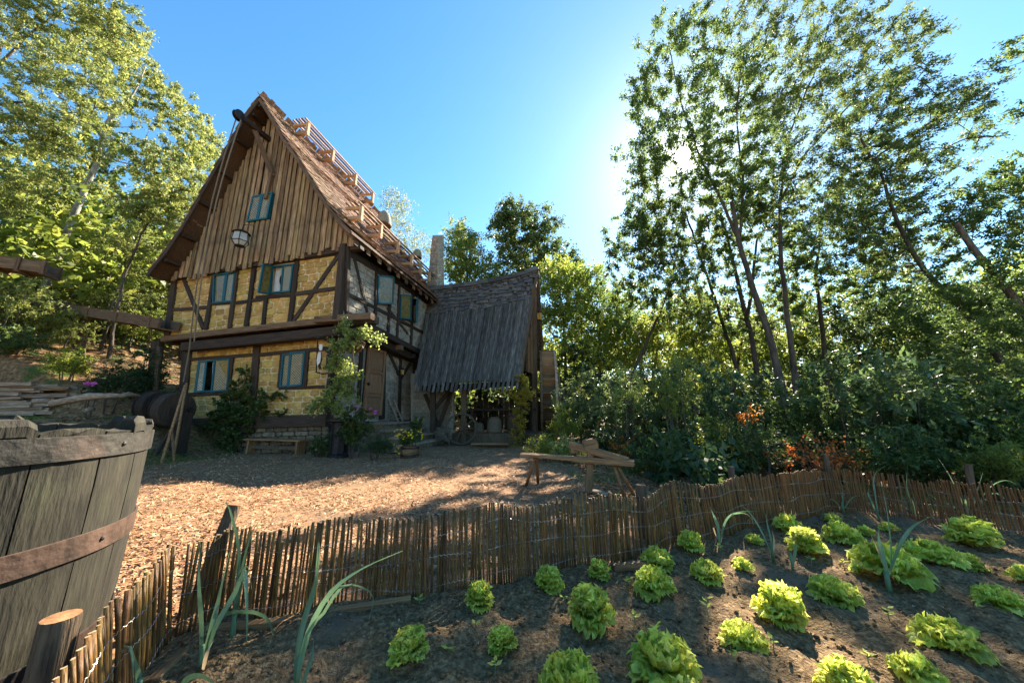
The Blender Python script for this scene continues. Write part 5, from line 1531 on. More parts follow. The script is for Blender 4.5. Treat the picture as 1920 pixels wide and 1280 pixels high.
leek((1668,1108), [([(1667,1085),(1658,1045),(1649,1010),(1648,990)], .034, 0), ([(1670,1070),(1690,1020),(1715,985),(1758,962)], .03, 0), ([(1668,1080),(1672,1040),(1664,960),(1652,905)], .012, 0), ([(1666,1080),(1650,1040),(1634,1004)], .014, 1)], 'tall leek standing in front of the very wide flat lettuce', dz=.02, stem=.03, seedy=11)
leek((1820,985), [([(1818,978),(1812,940),(1806,915)], .03, 0), ([(1820,978),(1830,930),(1843,885)], .025, 0), ([(1816,978),(1790,950),(1755,935),(1735,918)], .02, 0), ([(1822,978),(1838,945),(1855,930)], .02, 0), ([(1822,978),(1860,925),(1895,948),(1912,1018)], .012, 0), ([(1818,975),(1800,930),(1780,890),(1760,860)], .012, 0), ([(1822,975),(1850,920),(1885,900),(1918,915)], .012, 0)], 'big clump of leek leaves in front of the far right fence', seedy=12)
leek((1582,962), [([(1582,955),(1580,930),(1576,915)], .02, 0), ([(1582,955),(1600,932),(1628,928)], .016, 0), ([(1580,955),(1560,935),(1552,950)], .014, 0)], 'small leek at the inner corner of the fence', seedy=13)
leek((1648,974), [([(1648,968),(1642,930),(1640,890),(1668,868)], .02, 0), ([(1648,968),(1630,930),(1628,915)], .02, 0)], 'leek rising above the fence left of the far right clump', seedy=14)
leek((1716,974), [([(1716,966),(1708,935),(1700,910),(1702,868)], .022, 0), ([(1718,966),(1712,940),(1690,905)], .016, 0), ([(1716,968),(1725,955),(1718,940)], .012, 1)], 'leek with yellow tips between two others at the far fence', seedy=15)
leek((1930,1170), [([(1930,1165),(1912,1180),(1896,1190),(1882,1195)], .03, 0)], 'curled fallen leek leaf at the right edge of the bed', stem=0, seedy=16)
def seedling(px, py, h, n, label_i, m='lf_vine'):
    B_ = G(px, py, .025); r_ = random.Random(int(px*3 + py))
    t = thing('seedling', label_i, 'weed', B_, 'small weeds sprouting in the soil')
    mb = MB(); mb.tube([(0,0,-.01),(r_.uniform(-.01,.01),0,h)], [.003,.002], 5); mb.build('stem', M_['leek'], t, Matrix.Translation(B_))
    for k in range(n):
        a_ = k*2.4 + r_.random(); z = h * (.45 + .55*k/n); ln = r_.uniform(.025, .05)
        d_ = Vector((math.cos(a_), math.sin(a_), .35)).normalized(); s_ = d_.cross(Vector((0,0,1))).normalized() * ln*.3
        O_ = Vector((0,0,z)); V = [O_, O_ + d_*ln*.5 + s_, O_ + d_*ln, O_ + d_*ln*.5 - s_, O_ + d_*ln*.5 - Vector((0,0,.004))]
        obj('leaf', V, [(0,1,4),(1,2,4),(2,3,4),(3,0,4)], M_['lettuce'], t, Matrix.Translation(B_))
for q in [(1328,1155,.11,6,'spindly weed with a leafy tip left of the upright folded lettuce'), (928,1258,.05,5,'broad leaved seedling below the small compact lettuce'), (1190,1165,.05,5,'tiny seedling right of the tall puffed lettuce'),
          (1668,1165,.08,6,'round leaved seedling below the tall leek'), (1350,1032,.05,4,'seedling at the foot of the drooping leek'), (1522,1055,.05,4,'thin sprout below the round leafed lettuce'),
          (1180,1100,.06,6,'sprawling weed left of the wide open lettuce'), (786,1132,.04,4,'small weed sprouting at the foot of the fence left of the round lettuce'), (1058,1128,.04,3,'sprout left of the tall puffed lettuce'),
          (1376,1245,.08,3,'thin stalk below the upright folded lettuce'), (893,1175,.03,3,'low sprout above the small compact lettuce'), (842,1222,.03,3,'yellowish sprout right of the lone leftmost lettuce'),
          (1838,1145,.04,4,'tiny weed above the big sprawling lettuce'), (1582,1060,.05,5,'weed between the bushy and the wide flat lettuces'), (1628,1240,.05,5,'small leafy weed above the half cropped lettuce'), (1450,1215,.05,4,'seedling right of the upright folded lettuce')]:
    seedling(*q)

# ------------------------------------------------------------------ the big vat
TC = Vector((-2.84, 1.66, 0)); vat = thing('wooden_vat', 'huge weathered wooden tub with iron hoops and broken stave tops', 'tub', TC)
trng = random.Random(31)
nst = 17; a_ = .3
edges = [0]
for k in range(nst): edges.append(edges[-1] + trng.uniform(.75, 1.25))
edges = [e_/edges[-1]*2*math.pi + .15 for e_ in edges]
VP = [(.765,0),(.785,.3),(.795,.6),(.80,.9),(.80,1.14)]
for k in range(nst):
    a0, a1 = edges[k] + .004, edges[k+1] - .004
    extra = trng.choice([.0,.006,.01,.012,.016]); V = []; F = []
    m_ = 5; prof = VP + [(.803, 1.155 + extra)]
    nb_ = len(prof)
    for r0, z in prof:
        for j in range(m_): 
            t_ = a0 + (a1-a0)*j/(m_-1); rr = r0 + trng.uniform(-.002,.002)
            zz = z + (trng.uniform(-.012,.012) if z > 1.145 else 0)
            V.append((rr*math.cos(t_), rr*math.sin(t_), zz))
        for j in range(m_):
            t_ = a1 + (a0-a1)*j/(m_-1); rr = r0 - .055
            zz = z + (trng.uniform(-.012,.012) if z > 1.145 else 0)
            V.append((rr*math.cos(t_), rr*math.sin(t_), zz))
    w_ = 2*m_
    for i in range(nb_ - 1):
        for j in range(w_): j2 = (j+1) % w_; F.append((i*w_+j, i*w_+j2, (i+1)*w_+j2, (i+1)*w_+j))
    F += [tuple(range(w_-1,-1,-1)), tuple((nb_-1)*w_ + j for j in range(w_))]
    obj('stave', V, F, M_['stave'], vat, Matrix.Translation(TC))
def hoop(z0, z1, nm='hoop', hm='hoop_iron'):
    def rz(z): 
        for (r0, h0), (r1, h1) in zip(VP, VP[1:]):
            if z <= h1: return r0 + (r1-r0)*(z-h0)/(h1-h0)
        return VP[-1][0]
    mb = MB(); mb.lathe([(rz(z0)+.003, z0),(rz(z0)+.012, z0+.002),(rz(z1)+.012, z1-.002),(rz(z1)+.003, z1)], 64, caps=False)
    h = mb.build(nm, M_[hm], vat, Matrix.Translation(TC), smooth=False)
    for k in range(9):
        a_ = k*.698 + .28; rr = rz((z0+z1)/2) + .012
        mb = MB(); mb.lathe([(.012,0),(.01,.005),(.004,.008)], 7); mb.build('rivet', M_['iron'], h, Matrix.Translation(TC + Vector((rr*math.cos(a_), rr*math.sin(a_), (z0+z1)/2))) @ Matrix.Rotation(a_, 4, 'Z') @ Matrix.Rotation(rad(90), 4, 'Y'))
hoop(1.03, 1.14, 'hoop', 'dark_hoop'); hoop(.575, .68); hoop(.10, .2)
def lug(ang, w_, z1, r_out=1.05, name='lug'):
    V = []; prof = [(.812,1.142),(.812,z1-.03),(.80,z1),(.755,z1+.005),(.735,z1-.03),(.735,1.10)]
    for t_ in (-1,-.6,.6,1):
        for r0, z in prof:
            zz = z - (.02 if abs(t_) == 1 and z > 1.05 else 0) + trng.uniform(-.006,.006)
            V.append((r0*math.cos(ang + t_*w_), r0*math.sin(ang + t_*w_), zz))
    F = []
    for i in range(3):
        for j in range(6): F.append((i*6+j, i*6+(j+1) % 6, (i+1)*6+(j+1) % 6, (i+1)*6+j))
    F += [(5,4,3,2,1,0), tuple(18+j for j in range(6))]
    obj(name, V, F, M_['stave'], vat, Matrix.Translation(TC))
def vang(px, py=800):       # angle on the vat wall that this column of the picture meets (near side)
    d = ray(px, py); d = Vector((d.x, d.y)).normalized(); c = -Vector((TC.x, TC.y)); b = d.dot(c); disc_ = b*b - c.dot(c) + .805**2
    t_ = -b - math.sqrt(max(0, disc_)); p_ = c + d*t_; return math.atan2(p_.y, p_.x)
lug(vang(262), .07, 1.225)
lug(vang(20), .09, 1.215)
lug(vang(270) + .9, .07, 1.22); lug(vang(270) + .5, .04, 1.2); lug(2.2, .08, 1.22)
mb = MB(); mb.lathe([(.01,.80),(.71,.80),(.71,.83),(.01,.83)], 40); mb.build('filling', M_['soil'], vat, Matrix.Translation(TC))

# ------------------------------------------------------------------ shaving bench
t = thing('shaving_horse', 'old wooden shaving bench with slanted work block and splayed legs', 'shaving bench', G(1090, 925))
A = onY(979, 852, 6.0); B = onY(1189, 868, 5.35)
beam('seat_plank', A, A.lerp(B, .5), .22, .045, M_['bench_wood'], t, jit=.004); beam('bed', A.lerp(B, .5), B, .24, .08, M_['bench_wood'], t, jit=.004)
A2 = onY(1069, 833, 5.78); B2 = onY(1178, 864, 5.40)
beam('work_ramp', A2, B2, .17, .10, M_['bench_wood'], t, jit=.004)
beam('riser_block', onY(1077, 850, 5.72), onY(1077, 838, 5.74), .10, .12, M_['bench_wood'], t, up=(1,0,0))
c0 = onY(1109, 842, 5.62); V = []; 
for z, w_ in ((0,.10),(.07,.115),(.12,.105),(.16,.06)):
    for x, y in ((-w_,-.06),(w_,-.06),(w_,.06),(-w_,.06)): V.append((x, y, z))
F = [(i*4+k, i*4+(k+1) % 4, (i+1)*4+(k+1) % 4, (i+1)*4+k) for i in range(3) for k in range(4)] + [(3,2,1,0),(12,13,14,15)]
obj('clamp_head', V, F, M_['bench_wood'], t, Matrix.Translation(c0) @ Matrix.Rotation(rad(-12), 4, 'Y'))
beam('swing_arm', onY(1107, 845, 5.60), onY(1103, 922, 5.55), .10, .06, M_['bench_wood'], t, up=(0,-1,0))
f0 = G(1094, 920); f1 = G(1140, 932); f0.z = f1.z = .04; beam('foot_treadle', f0, f1, .12, .04, M_['bleached_wood'], t)
for (x0, y0, gx_, gy_) in ((1003,858,986,912), (1006,858,1009,906), (1152,874,1172,934), (1158,874,1190,930)):
    top = onY(x0, y0, 5.93 if x0 < 1100 else 5.46); b_ = G(gx_, gy_, -.02)
    mb = MB(); mb.tube([top - b_, (top - b_)*.5, Vector((0,0,0))], [.026,.03,.024], 8); mb.build('leg', M_['bench_wood'], t, Matrix.Translation(b_), smooth=True)

# ------------------------------------------------------------------ winch drums, poles and flume on the left
w0 = G(318, 858); t = thing('drum_winch', 'dark old winch with two big wooden drums standing by the house corner', 'winch', w0)
dc0 = onY(292, 762, w0.y + .3); dc1 = onY(322, 768, w0.y + .15)
ax = (dc1 - dc0); ax.z = 0; axd = Vector((1, -.25, 0)).normalized()
for c_, r_ in ((dc0, .46), (dc1 + axd*.05, .50)):
    Mx = frame(c_, axd, Vector((0,0,1))) @ Matrix.Rotation(rad(90), 4, 'Y')
    mb = MB(); mb.lathe([(.05,-.2),(r_*.93,-.2),(r_,-.15),(r_,.15),(r_*.93,.2),(.05,.2)], 24); mb.build('drum', M_['dark_timber'], t, Mx)
    mb = MB(); mb.lathe([(r_+.005,-.13),(r_+.02,-.13),(r_+.02,-.08),(r_+.005,-.08)], 24, caps=False); mb.build('hoop', M_['iron'], t, Mx)
mb = MB(); mb.tube([dc0 - axd*.5, dc1 + axd*.75], .06, 10); mb.build('axle', M_['iron'], t)
for c_ in (dc0 - axd*.4, dc1 + axd*.55):
    g_ = Vector((c_.x, c_.y, 0)); beam('post', g_, c_ + Vector((0,0,.1)), .32, .22, M_['dark_timber'], t, up=axd)
    beam('brace', g_ + Vector((0,-.7,0)), c_, .09, .08, M_['dark_timber'], t, up=axd)
for k, (x0, y0, x1, y1, lb) in enumerate([(347,722,302,858,'long pole of the leaning bundle tied near its foot'), (350,718,324,850,'straightest pole in the bundle leaning by the winch'), (322,802,327,856,'short pointed pole standing in the leaning bundle'), (318,800,275,842,'pole splayed far out to the left of the bundle'), (320,806,306,852,'short pale pole at the back of the leaning bundle')]):
    b_ = G(x1, y1 + 12); top = onY(x0, y0, b_.y + (.25 if k < 2 else .1) + .02*k)
    mb = MB(); mb.tube([Vector((0,0,0)), (top-b_)*.05 , (top-b_)*.5, top-b_], [.012,.034,.03,.026], 8)
    tag(mb.build('wooden_pole', M_['bench_wood'], None, Matrix.Translation(b_), smooth=True), lb, 'pole', 'bundle of pointed poles leaning by the winch')
FLM = 'brown_timber'
def flume(name, label, x0, y0, Y0, x1, y1, Y1, w, h):
    A, B = onY(x0, y0, Y0), onY(x1, y1, Y1)
    t = thing(name, label, 'flume', A)
    d_ = (B - A).normalized(); s_ = d_.cross(Vector((0,0,1))).normalized()
    beam('side_board', A + s_*w/2, B + s_*w/2, .06, h, M_[FLM], t); beam('side_board', A - s_*w/2, B - s_*w/2, .06, h, M_[FLM], t)
    beam('bottom_board', A - Vector((0,0,h*.45)), B - Vector((0,0,h*.45)), w*.92, .05, M_[FLM], t)
    Ln = (B-A).length; k = .1
    while k < Ln:
        c_ = A + d_*k
        beam('clamp', c_ - s_*(w/2+.06) - Vector((0,0,h*.55)), c_ + s_*(w/2+.06) - Vector((0,0,h*.55)), .08, .07, M_[FLM], t); 
        beam('clamp', c_ + s_*(w/2+.05) - Vector((0,0,h*.6)), c_ + s_*(w/2+.05) + Vector((0,0,h*.65)), .08, .05, M_[FLM], t, up=s_)
        beam('clamp', c_ - s_*(w/2+.05) - Vector((0,0,h*.6)), c_ - s_*(w/2+.05) + Vector((0,0,h*.65)), .08, .05, M_[FLM], t, up=s_)
        k += Ln/3.3
    return t
flume('water_flume', 'dark raised timber water channel running from the slope to the house corner', 135, 580, 13.2, 318, 610, 10.9, .5, .34)
flume('water_flume', 'short near flume section with cut end jutting in from the left edge', -60, 486, 8.0, 100, 508, 8.6, .42, .30)
flume('water_flume', 'far dark flume section on the slope left of the long raised one', 60, 562, 13.8, 150, 580, 13.3, .5, .30)
for i, (x, yt, yb, Y, lean, lb) in enumerate([(158,585,668,13.0,-8,'leaning forked prop under the middle of the long flume'), (84,570,640,13.6,0,'prop post under the left end of the far flume section'), (300,650,722,11.2,-2,'thin grey post standing left of the house corner under the flume')]):
    top = onY(x, yt, Y); b_ = onY(x+lean, yb, Y); b_.z = hz(b_.x, b_.y) - .1
    o = beam('flume_prop', b_, top, .2 if i < 2 else .1, .2 if i < 2 else .1, M_['post_wood'], None, up=Vector((0,-1,0))); tag(o, lb, 'prop post', 'props under the water flume')
o = beam('corner_prop', onY(296, 640, 11.4), Vector((onY(296,700,11.4).x, 11.4, 1.2)), .3, .2, M_['dark_timber'], None, up=Vector((0,-1,0))); tag(o, 'thick dark timber hanging below the flume end beside the house', 'prop post')
# stacked split logs, log pile
lp = thing('log_stack', 'long low stack of split bleached logs on the slope behind the tub', 'log stack', onY(80, 735, 9.7))
lr = random.Random(6)
gx0, gx1 = onY(-40, 735, 9.6), onY(166, 737, 10.4)
for k in range(48):
    row = k // 6; f0 = lr.uniform(-.02, .35) if k % 3 else 0; f1 = f0 + lr.uniform(.35, .7); f1 = min(f1, 1.0)
    A = gx0.lerp(gx1, f0); B = gx0.lerp(gx1, f1)
    gA = hz(A.x, A.y); gB = hz(B.x, B.y)
    off = Vector((0, -.22 + .11*(k % 6) + lr.uniform(-.03,.03), 0))
    z_ = 1.22 + row * .115 + .05
    zA = 1.25 + .12*row; A = A + off; B = B + off; A.z = 1.22 + row*.105 + lr.uniform(-.03,.03); B.z = A.z + lr.uniform(-.06,.06) + .02
    beam('split_log', A, B, lr.uniform(.08,.16), lr.uniform(.06,.11), M_['bleached_wood'], lp, jit=.02)
for i, (x0, y0, x1, y1, xm, ym, lb) in enumerate([(95,757,225,741,165,743,'curved bleached branch lying on the grassy terrace'), (60,752,110,760,85,751,'short pale branch left of the curved one'), (228,742,262,742,240,739,'thin end of branch by the dark bushes'), (160,770,178,766,170,767,'small pale stone like log on the terrace')]):
    pts_ = [onY(x0,y0,9.0), onY(xm,ym,9.2), onY(x1,y1,9.4)]; mb = MB(); mb.tube([p_ - pts_[0] for p_ in pts_], [.09,.10,.05] if i == 0 else [.06,.07,.03], 8)
    tag(mb.build('fallen_branch', M_['bleached_wood'], None, Matrix.Translation(pts_[0]), smooth=True), lb, 'branch', 'dead branches on the slope')

# ------------------------------------------------------------------ trees
DENS = {'tall backlit trees on the right': 1.75, 'woodland trees behind the garden': 1.25, 'yellow green trees on the left hillside': 1.45}
class NB:
    """collects numpy vertex / face blocks"""
    def __init__(s): s.V = []; s.F = []; s.n = 0; s.T = []
    def add(s, V, F, t=None):
        s.V.append(V); s.F.append(F + s.n); s.n += len(V)
        if t is not None: s.T.append(t)
def tubes(P0, P1, R0_, R1_, sides=5):
    """many straight tapered segments at once"""
    D = P1 - P0; Ln = np.linalg.norm(D, axis=1, keepdims=True) + 1e-9; D = D / Ln
    ref = np.where(np.abs(D[:, 2:3]) < .9, np.array([[0, 0, 1.]]), np.array([[1., 0, 0]]))
    A = np.cross(D, ref); A /= np.linalg.norm(A, axis=1, keepdims=True) + 1e-9; B = np.cross(D, A)
    V = []
    for P_, r_ in ((P0 - D * R0_[:, None] * .2, R0_), (P1 + D * R1_[:, None] * .2, R1_)):
        for k in range(sides):
            a = 2 * math.pi * k / sides
            V.append(P_ + (A * math.cos(a) + B * math.sin(a)) * r_[:, None])
    V = np.stack(V, 1)                                    # n, 2*sides, 3
    n = len(P0); F = []
    for k in range(sides): F.append([k, (k + 1) % sides, sides + (k + 1) % sides, sides + k])
    F = np.array(F)[None] + (np.arange(n) * 2 * sides)[:, None, None]
    return V.reshape(-1, 3), F.reshape(-1, 4)
def bez(P0, P1, lift, k, rng):
    """k+1 points curving from P0 to P1, rising first"""
    t = np.linspace(0, 1, k + 1)[:, None]
    mid = (P0 + P1) / 2 + np.array([0, 0, lift]) + rng.normal(size=3) * .06 * np.linalg.norm(P1 - P0)
    return (1-t)**2 * P0 + 2*t*(1-t) * mid + t*t * P1
def grow(trunks, blobs, rng, tip_r=.008, lift=.0, jitter=.5):
    """trunks: list of (points, r_base, r_top); blobs: (centre, radii, count). Returns segments and tips"""
    nodes = []; par = []; rad_ = []
    for pts_, rb, rt in trunks:
        q = [np.array(p_, float) for p_ in pts_]
        # resample
        seg = []; 
        for a_, b_ in zip(q, q[1:]):
            k = max(1, int(np.linalg.norm(b_ - a_) / .45))
            for i in range(k): seg.append(a_ + (b_ - a_) * i / k)
        seg.append(q[-1]); m = len(seg)
        sm = [seg[0]] + [(seg[i-1] + seg[i]*2 + seg[i+1]) / 4 for i in range(1, m-1)] + [seg[-1]]
        for i, p_ in enumerate(sm):
            nodes.append(p_ + rng.normal(size=3) * .012 * (i > 0)); par.append(len(nodes) - 2 if i else -1); rad_.append(rb + (rt - rb) * (i / (m-1)) ** .8)
    ntr = len(nodes)
    att = []
    for c, r, n in blobs:
        d = rdir(n, rng) * (rng.rand(n, 1) ** .42)
        att.append(np.array(c, float) + d * np.array(r, float))
    att = np.concatenate(att)
    N = np.array(nodes)
    dm = np.array([np.min(np.linalg.norm(N - a_, axis=1)) for a_ in att])
    order = np.argsort(dm); tips = []; tipdir = []
    cap = len(nodes) + len(att) * 5 + 10
    NA = np.zeros((cap, 3)); NA[:ntr] = N; cnt = ntr
    for oi_ in order:
        a_ = att[oi_]
        dd = a_ - NA[:cnt]; dist = np.linalg.norm(dd, axis=1)
        cost = dist + np.clip(NA[:cnt, 2] - a_[2] + .25 * dist, 0, None) * .9
        j = int(np.argmin(cost)); L_ = dist[j]
        k = int(np.clip(L_ / .5, 2, 4))
        q = bez(NA[j], a_, lift * L_, k, rng)
        pj = j
        for i in range(1, k + 1):
            if cnt >= cap: break
            NA[cnt] = q[i]; nodes.append(q[i]); par.append(pj); rad_.append(0); pj = cnt; cnt += 1
        tips.append(a_); d_ = q[-1] - q[-2]; tipdir.append(d_ / (np.linalg.norm(d_) + 1e-9))
    # pipe model radii
    w = np.zeros(cnt); par = np.array(par); ch = np.zeros(cnt, int)
    for i in range(cnt):
        if par[i] >= 0: ch[par[i]] += 1
    w[ch == 0] = 1
    for i in range(cnt - 1, -1, -1):
        if w[i] == 0: w[i] = 1
        if par[i] >= 0: w[par[i]] += w[i]
    R_ = tip_r * w ** .47
    rr = np.array(rad_); R_[:ntr] = rr[:ntr]
    NA = NA[:cnt]; ix = np.where(par >= 0)[0]
    for i in ix:
        if i >= ntr and par[i] < ntr: R_[i] = min(R_[i], rr[par[i]] * .75)
    for i in ix:
        if i >= ntr: R_[i] = min(R_[i], R_[par[i]])
    return NA[par[ix]], NA[ix], np.where(par[ix] < ntr, np.minimum(R_[par[ix]], np.where(ix < ntr, 9, R_[ix] * 1.25)), R_[par[ix]]), R_[ix], np.array(tips), np.array(tipdir), ix < ntr
def foliage(tips, dirs, rng, per, ln, wd, L_spray=.5, spread=.5, wind=None, droop=0.0, flat=.5, gapdir=None):
    """leaves in short sprays around every twig end"""
    n = len(tips) * per
    k = np.repeat(np.arange(len(tips)), per)
    ns = max(3, per // 12)
    sd = rdir(len(tips) * ns, rng); base = np.repeat(dirs, ns, 0) * .9 + sd * spread * 1.2
    if wind is not None: base = base + np.array(wind)
    base[:, 2] -= droop
    base /= np.linalg.norm(base, axis=1, keepdims=True) + 1e-9
    sp = rng.randint(0, ns, n); S_ = base[k * ns + sp]
    t = rng.rand(n) ** .8
    lens = L_spray * rng.uniform(.5, 1.3, len(tips) * ns)[k * ns + sp]
    P = tips[k] + S_ * (t * lens)[:, None] - S_ * .25 * lens[:, None] + rng.normal(size=(n, 3)) * .05 * L_spray / .5
    P[:, 2] -= droop * (t * lens) ** 2 * .8
    D = S_ * .6 + rdir(n, rng) * .9
    if wind is not None: D = D + np.array(wind) * .8
    D[:, 2] -= droop
    Nn = rdir(n, rng); Nn[:, 2] = Nn[:, 2] + flat * 2
    tone = rng.rand(len(tips))[k] * .5 + rng.rand(n) * .5
    if gapdir is not None:
        v_ = P - np.array(EYE); v_ /= np.linalg.norm(v_, axis=1, keepdims=True)
        ok = v_ @ np.array(gapdir) < math.cos(rad(1.0)); P, D, Nn, tone = P[ok], D[ok], Nn[ok], tone[ok]; n = len(P)
    V, F = quads(P, D, Nn, rng.uniform(.7, 1.25, n) * ln, rng.uniform(.7, 1.25, n) * wd)
    return V, F, tone
def tree(name, label, base, trunks, blobs, leaf, bark='bark', per=60, ln=.11, wd=.045, seed=0, group=None, cat='tree', L_spray=.5, spread=.5,
         wind=None, droop=0.0, lift=.05, tip_r=.0055, flat=.5, parts=('trunk', 'crown'), gap=None, sides=4, dens=1.0):
    if group in DENS: ln *= 1.12; wd *= 1.18
    rng = np.random.RandomState(seed); per = int(per * dens * (DENS.get(group, 1.0)))
    b0 = Vector(base)
    P0, P1, RA, RB, tips, dirs, istr = grow([([np.array(p_) for p_ in t_], a_, c_) for t_, a_, c_ in trunks], blobs, rng, tip_r, lift)
    t = thing(name, label, cat, b0, group)
    V1, F1 = tubes(P0[istr], P1[istr], RA[istr], RB[istr], 9); V2, F2 = tubes(P0[~istr], P1[~istr], RA[~istr], RB[~istr], sides)
    nb_ = NB(); nb_.add(V1, F1); nb_.add(V2, F2)
    Vt = np.concatenate(nb_.V) - np.array(b0)
    link(bpy.data.objects.new(parts[0], np_mesh(parts[0], Vt, np.concatenate(nb_.F), M_[bark], smooth=True)), t, Matrix.Translation(b0))
    V, F, tone = foliage(tips, dirs, rng, per, ln, wd, L_spray, spread, wind, droop, flat, gap)
    link(bpy.data.objects.new(parts[1], np_mesh(parts[1], V - np.array(b0), F, M_[leaf], tint=tone)), t, Matrix.Translation(b0))
    return t
def copy_thing(src, loc, yaw, scale, label, group=None):
    r_ = src.copy(); Mx = Matrix.Translation(Vector(loc)) @ Matrix.Rotation(yaw, 4, 'Z') @ Matrix.Diagonal((scale[0], scale[0], scale[1], 1))
    r_.matrix_basis = Mx; col.objects.link(r_); WM[r_.name] = Mx; r_['label'] = label
    if group: r_['group'] = group
    for c_ in src.children:
        d_ = c_.copy(); d_.parent = r_; d_.matrix_parent_inverse = Matrix.Identity(4); d_.matrix_basis = c_.matrix_basis; col.objects.link(d_)
    return r_
def T(px, py, Y): return np.array(onY(px, py, Y))
def TL_(pts_, Y, dY=0):
    n = len(pts_); return [T(x, y, Y + dY * i / max(1, n-1)) for i, (x, y) in enumerate(pts_)]
def rooted(pts_):
    p0 = pts_[0].copy(); z = hz(p0[0], p0[1]); pts_ = [q.copy() for q in pts_]
    if p0[2] > z:
        d = pts_[0] - pts_[1]; d = d / (abs(d[2]) + 1e-6); ext = pts_[0] + d * min(1, .6) * (p0[2] - z + .1); ext[2] = hz(ext[0], ext[1]) - .15
        pts_.insert(0, ext)
    else: pts_[0][2] = z - .15
    return pts_
def blob(px, py, Y, rpx, rpy, ry, n):
    c = T(px, py, Y); zc = (Vector(c) - EYE).dot(FWD)
    return (c, (rpx / 640 * zc, ry, rpy / 640 * zc), n)

# --- the big backlit trees on the right
GR1 = 'tall backlit trees on the right'
SG = tuple(SUN_DIR)
WIND = (.55, 0, .25)
p_ = rooted(TL_([(1492,850),(1470,740),(1440,620),(1408,530),(1385,450),(1372,380)], 11.5, .6))
tree('robinia_tree', 'brown twin stemmed tree leaning left, its crown in front of the sun', p_[0], [(p_, .15, .07), (TL_([(1385,450),(1350,370),(1310,290),(1275,190),(1255,90)], 12.1, .3), .06, .02), (TL_([(1385,450),(1395,350),(1380,230),(1390,110)], 12.1, -.3), .06, .02)],
     [blob(1290,150,12.0,110,130,1.5,120), blob(1270,300,11.8,100,90,1.4,100), blob(1205,300,12.0,50,70,1.2,36), blob(1380,210,12.2,100,150,1.5,120), blob(1215,180,12.0,45,60,1,30), blob(1280,60,12.0,60,60,1,36), blob(1390,330,12,90,90,1.4,90)],
     'lf_robinia', 'bark', 56, .105, .045, 1, GR1, wind=(.3,0,.2), gap=SG, L_spray=.55)
p_ = rooted(TL_([(1503,850),(1490,700),(1476,590),(1464,480),(1462,380)], 12.0, .4))
tree('robinia_tree', 'straight grey stemmed tree just right of the brown leaning one', p_[0], [(p_, .12, .06), (TL_([(1462,380),(1480,250),(1530,130),(1560,30)], 12.4, .2), .055, .015), (TL_([(1462,380),(1500,300),(1590,200),(1690,90)], 12.4, -.5), .055, .015)],
     [blob(1480,180,12.5,110,170,1.6,150), blob(1560,60,12.4,120,80,1.4,100), blob(1600,180,12.3,110,100,1.5,100), blob(1690,70,12,60,60,1,36), blob(1480,360,12.4,110,100,1.5,100), blob(1420,40,12.4,90,70,1.2,60)],
     'lf_robinia', 'bark', 56, .105, .042, 2, GR1, wind=WIND, L_spray=.6)
p_ = rooted(TL_([(1424,760),(1412,640),(1390,560),(1372,480),(1350,400)], 14.0, .4))
tree('robinia_tree', 'dark forked trunk tree behind the twin stemmed one', p_[0], [(p_, .13, .06), (TL_([(1400,600),(1412,520),(1420,440)], 14.1), .08, .04)],
     [blob(1340,420,14,110,100,1.6,110), blob(1300,540,14,100,80,1.5,70), blob(1420,440,14.2,110,100,1.6,100), blob(1230,440,14,70,70,1.3,50), blob(1420,580,14.4,90,60,1.5,45)],
     'lf_robinia', 'dark_bark', 54, .115, .048, 3, GR1, wind=(.3,0,.1))
p_ = rooted(TL_([(1400,760),(1370,650),(1340,560),(1310,470),(1285,400)], 15.0, .4))
tree('robinia_tree', 'thin dark tree leaning left between the twin stemmed tree and the alders', p_[0], [(p_, .11, .04)],
     [blob(1260,470,15,110,90,1.5,90), blob(1210,400,15,60,60,1.2,40), blob(1180,520,15,60,60,1.3,45), blob(1330,600,15.2,70,60,1.3,30)], 'lf_robinia', 'dark_bark', 54, .115, .048, 4, GR1)
p_ = rooted(TL_([(1190,690),(1222,620),(1252,550),(1268,480),(1276,430)], 15.5, .4))
tree('robinia_tree', 'slender tree leaning right at the left edge of the backlit group', p_[0], [(p_, .09, .035)],
     [blob(1200,440,15.5,70,60,1.3,60), blob(1230,560,15.6,80,50,1.3,40), blob(1180,570,15.6,50,60,1.2,30)], 'lf_robinia', 'dark_bark', 54, .11, .045, 5, GR1)
p_ = rooted(TL_([(1990,800),(1915,735),(1860,650),(1800,575),(1730,510),(1685,420),(1650,320),(1615,260)], 8.6, .5))
tree('robinia_tree', 'long thin trunk leaning far left across the right side of the picture', p_[0], [(p_, .10, .03)],
     [blob(1650,330,9.3,110,90,1.2,110), blob(1740,260,9.3,110,80,1.2,90), blob(1700,430,9.3,110,90,1.3,100), blob(1600,430,9.4,90,90,1.2,80), blob(1790,190,9.3,60,40,.8,36), blob(1610,270,9.4,80,70,1,60), blob(1690,160,9.4,90,60,1,50)],
     'lf_robinia', 'bark', 50, .085, .034, 6, GR1, wind=(.8,0,.15), L_spray=.45)
p_ = rooted(TL_([(2080,800),(1990,680),(1920,590),(1860,505),(1790,420)], 7.5, .3))
tree('robinia_tree', 'thick broken stem leaning in from the right edge', p_[0], [(p_, .11, .06), (TL_([(1920,590),(1935,500),(1960,400),(1985,250)], 7.7, .2), .06, .02)],
     [blob(1880,400,7.8,60,80,.9,70), blob(1850,520,7.8,80,70,1,60), blob(1935,330,7.8,50,60,.8,40), blob(1925,90,7.8,40,50,.6,22), blob(1915,210,7.8,20,22,.4,6), blob(1900,620,7.9,80,80,1,60), blob(1960,450,7.8,60,90,.8,40)],
     'lf_robinia', 'bark', 40, .09, .036, 7, GR1, wind=(-.5,0,-.15), L_spray=.4)
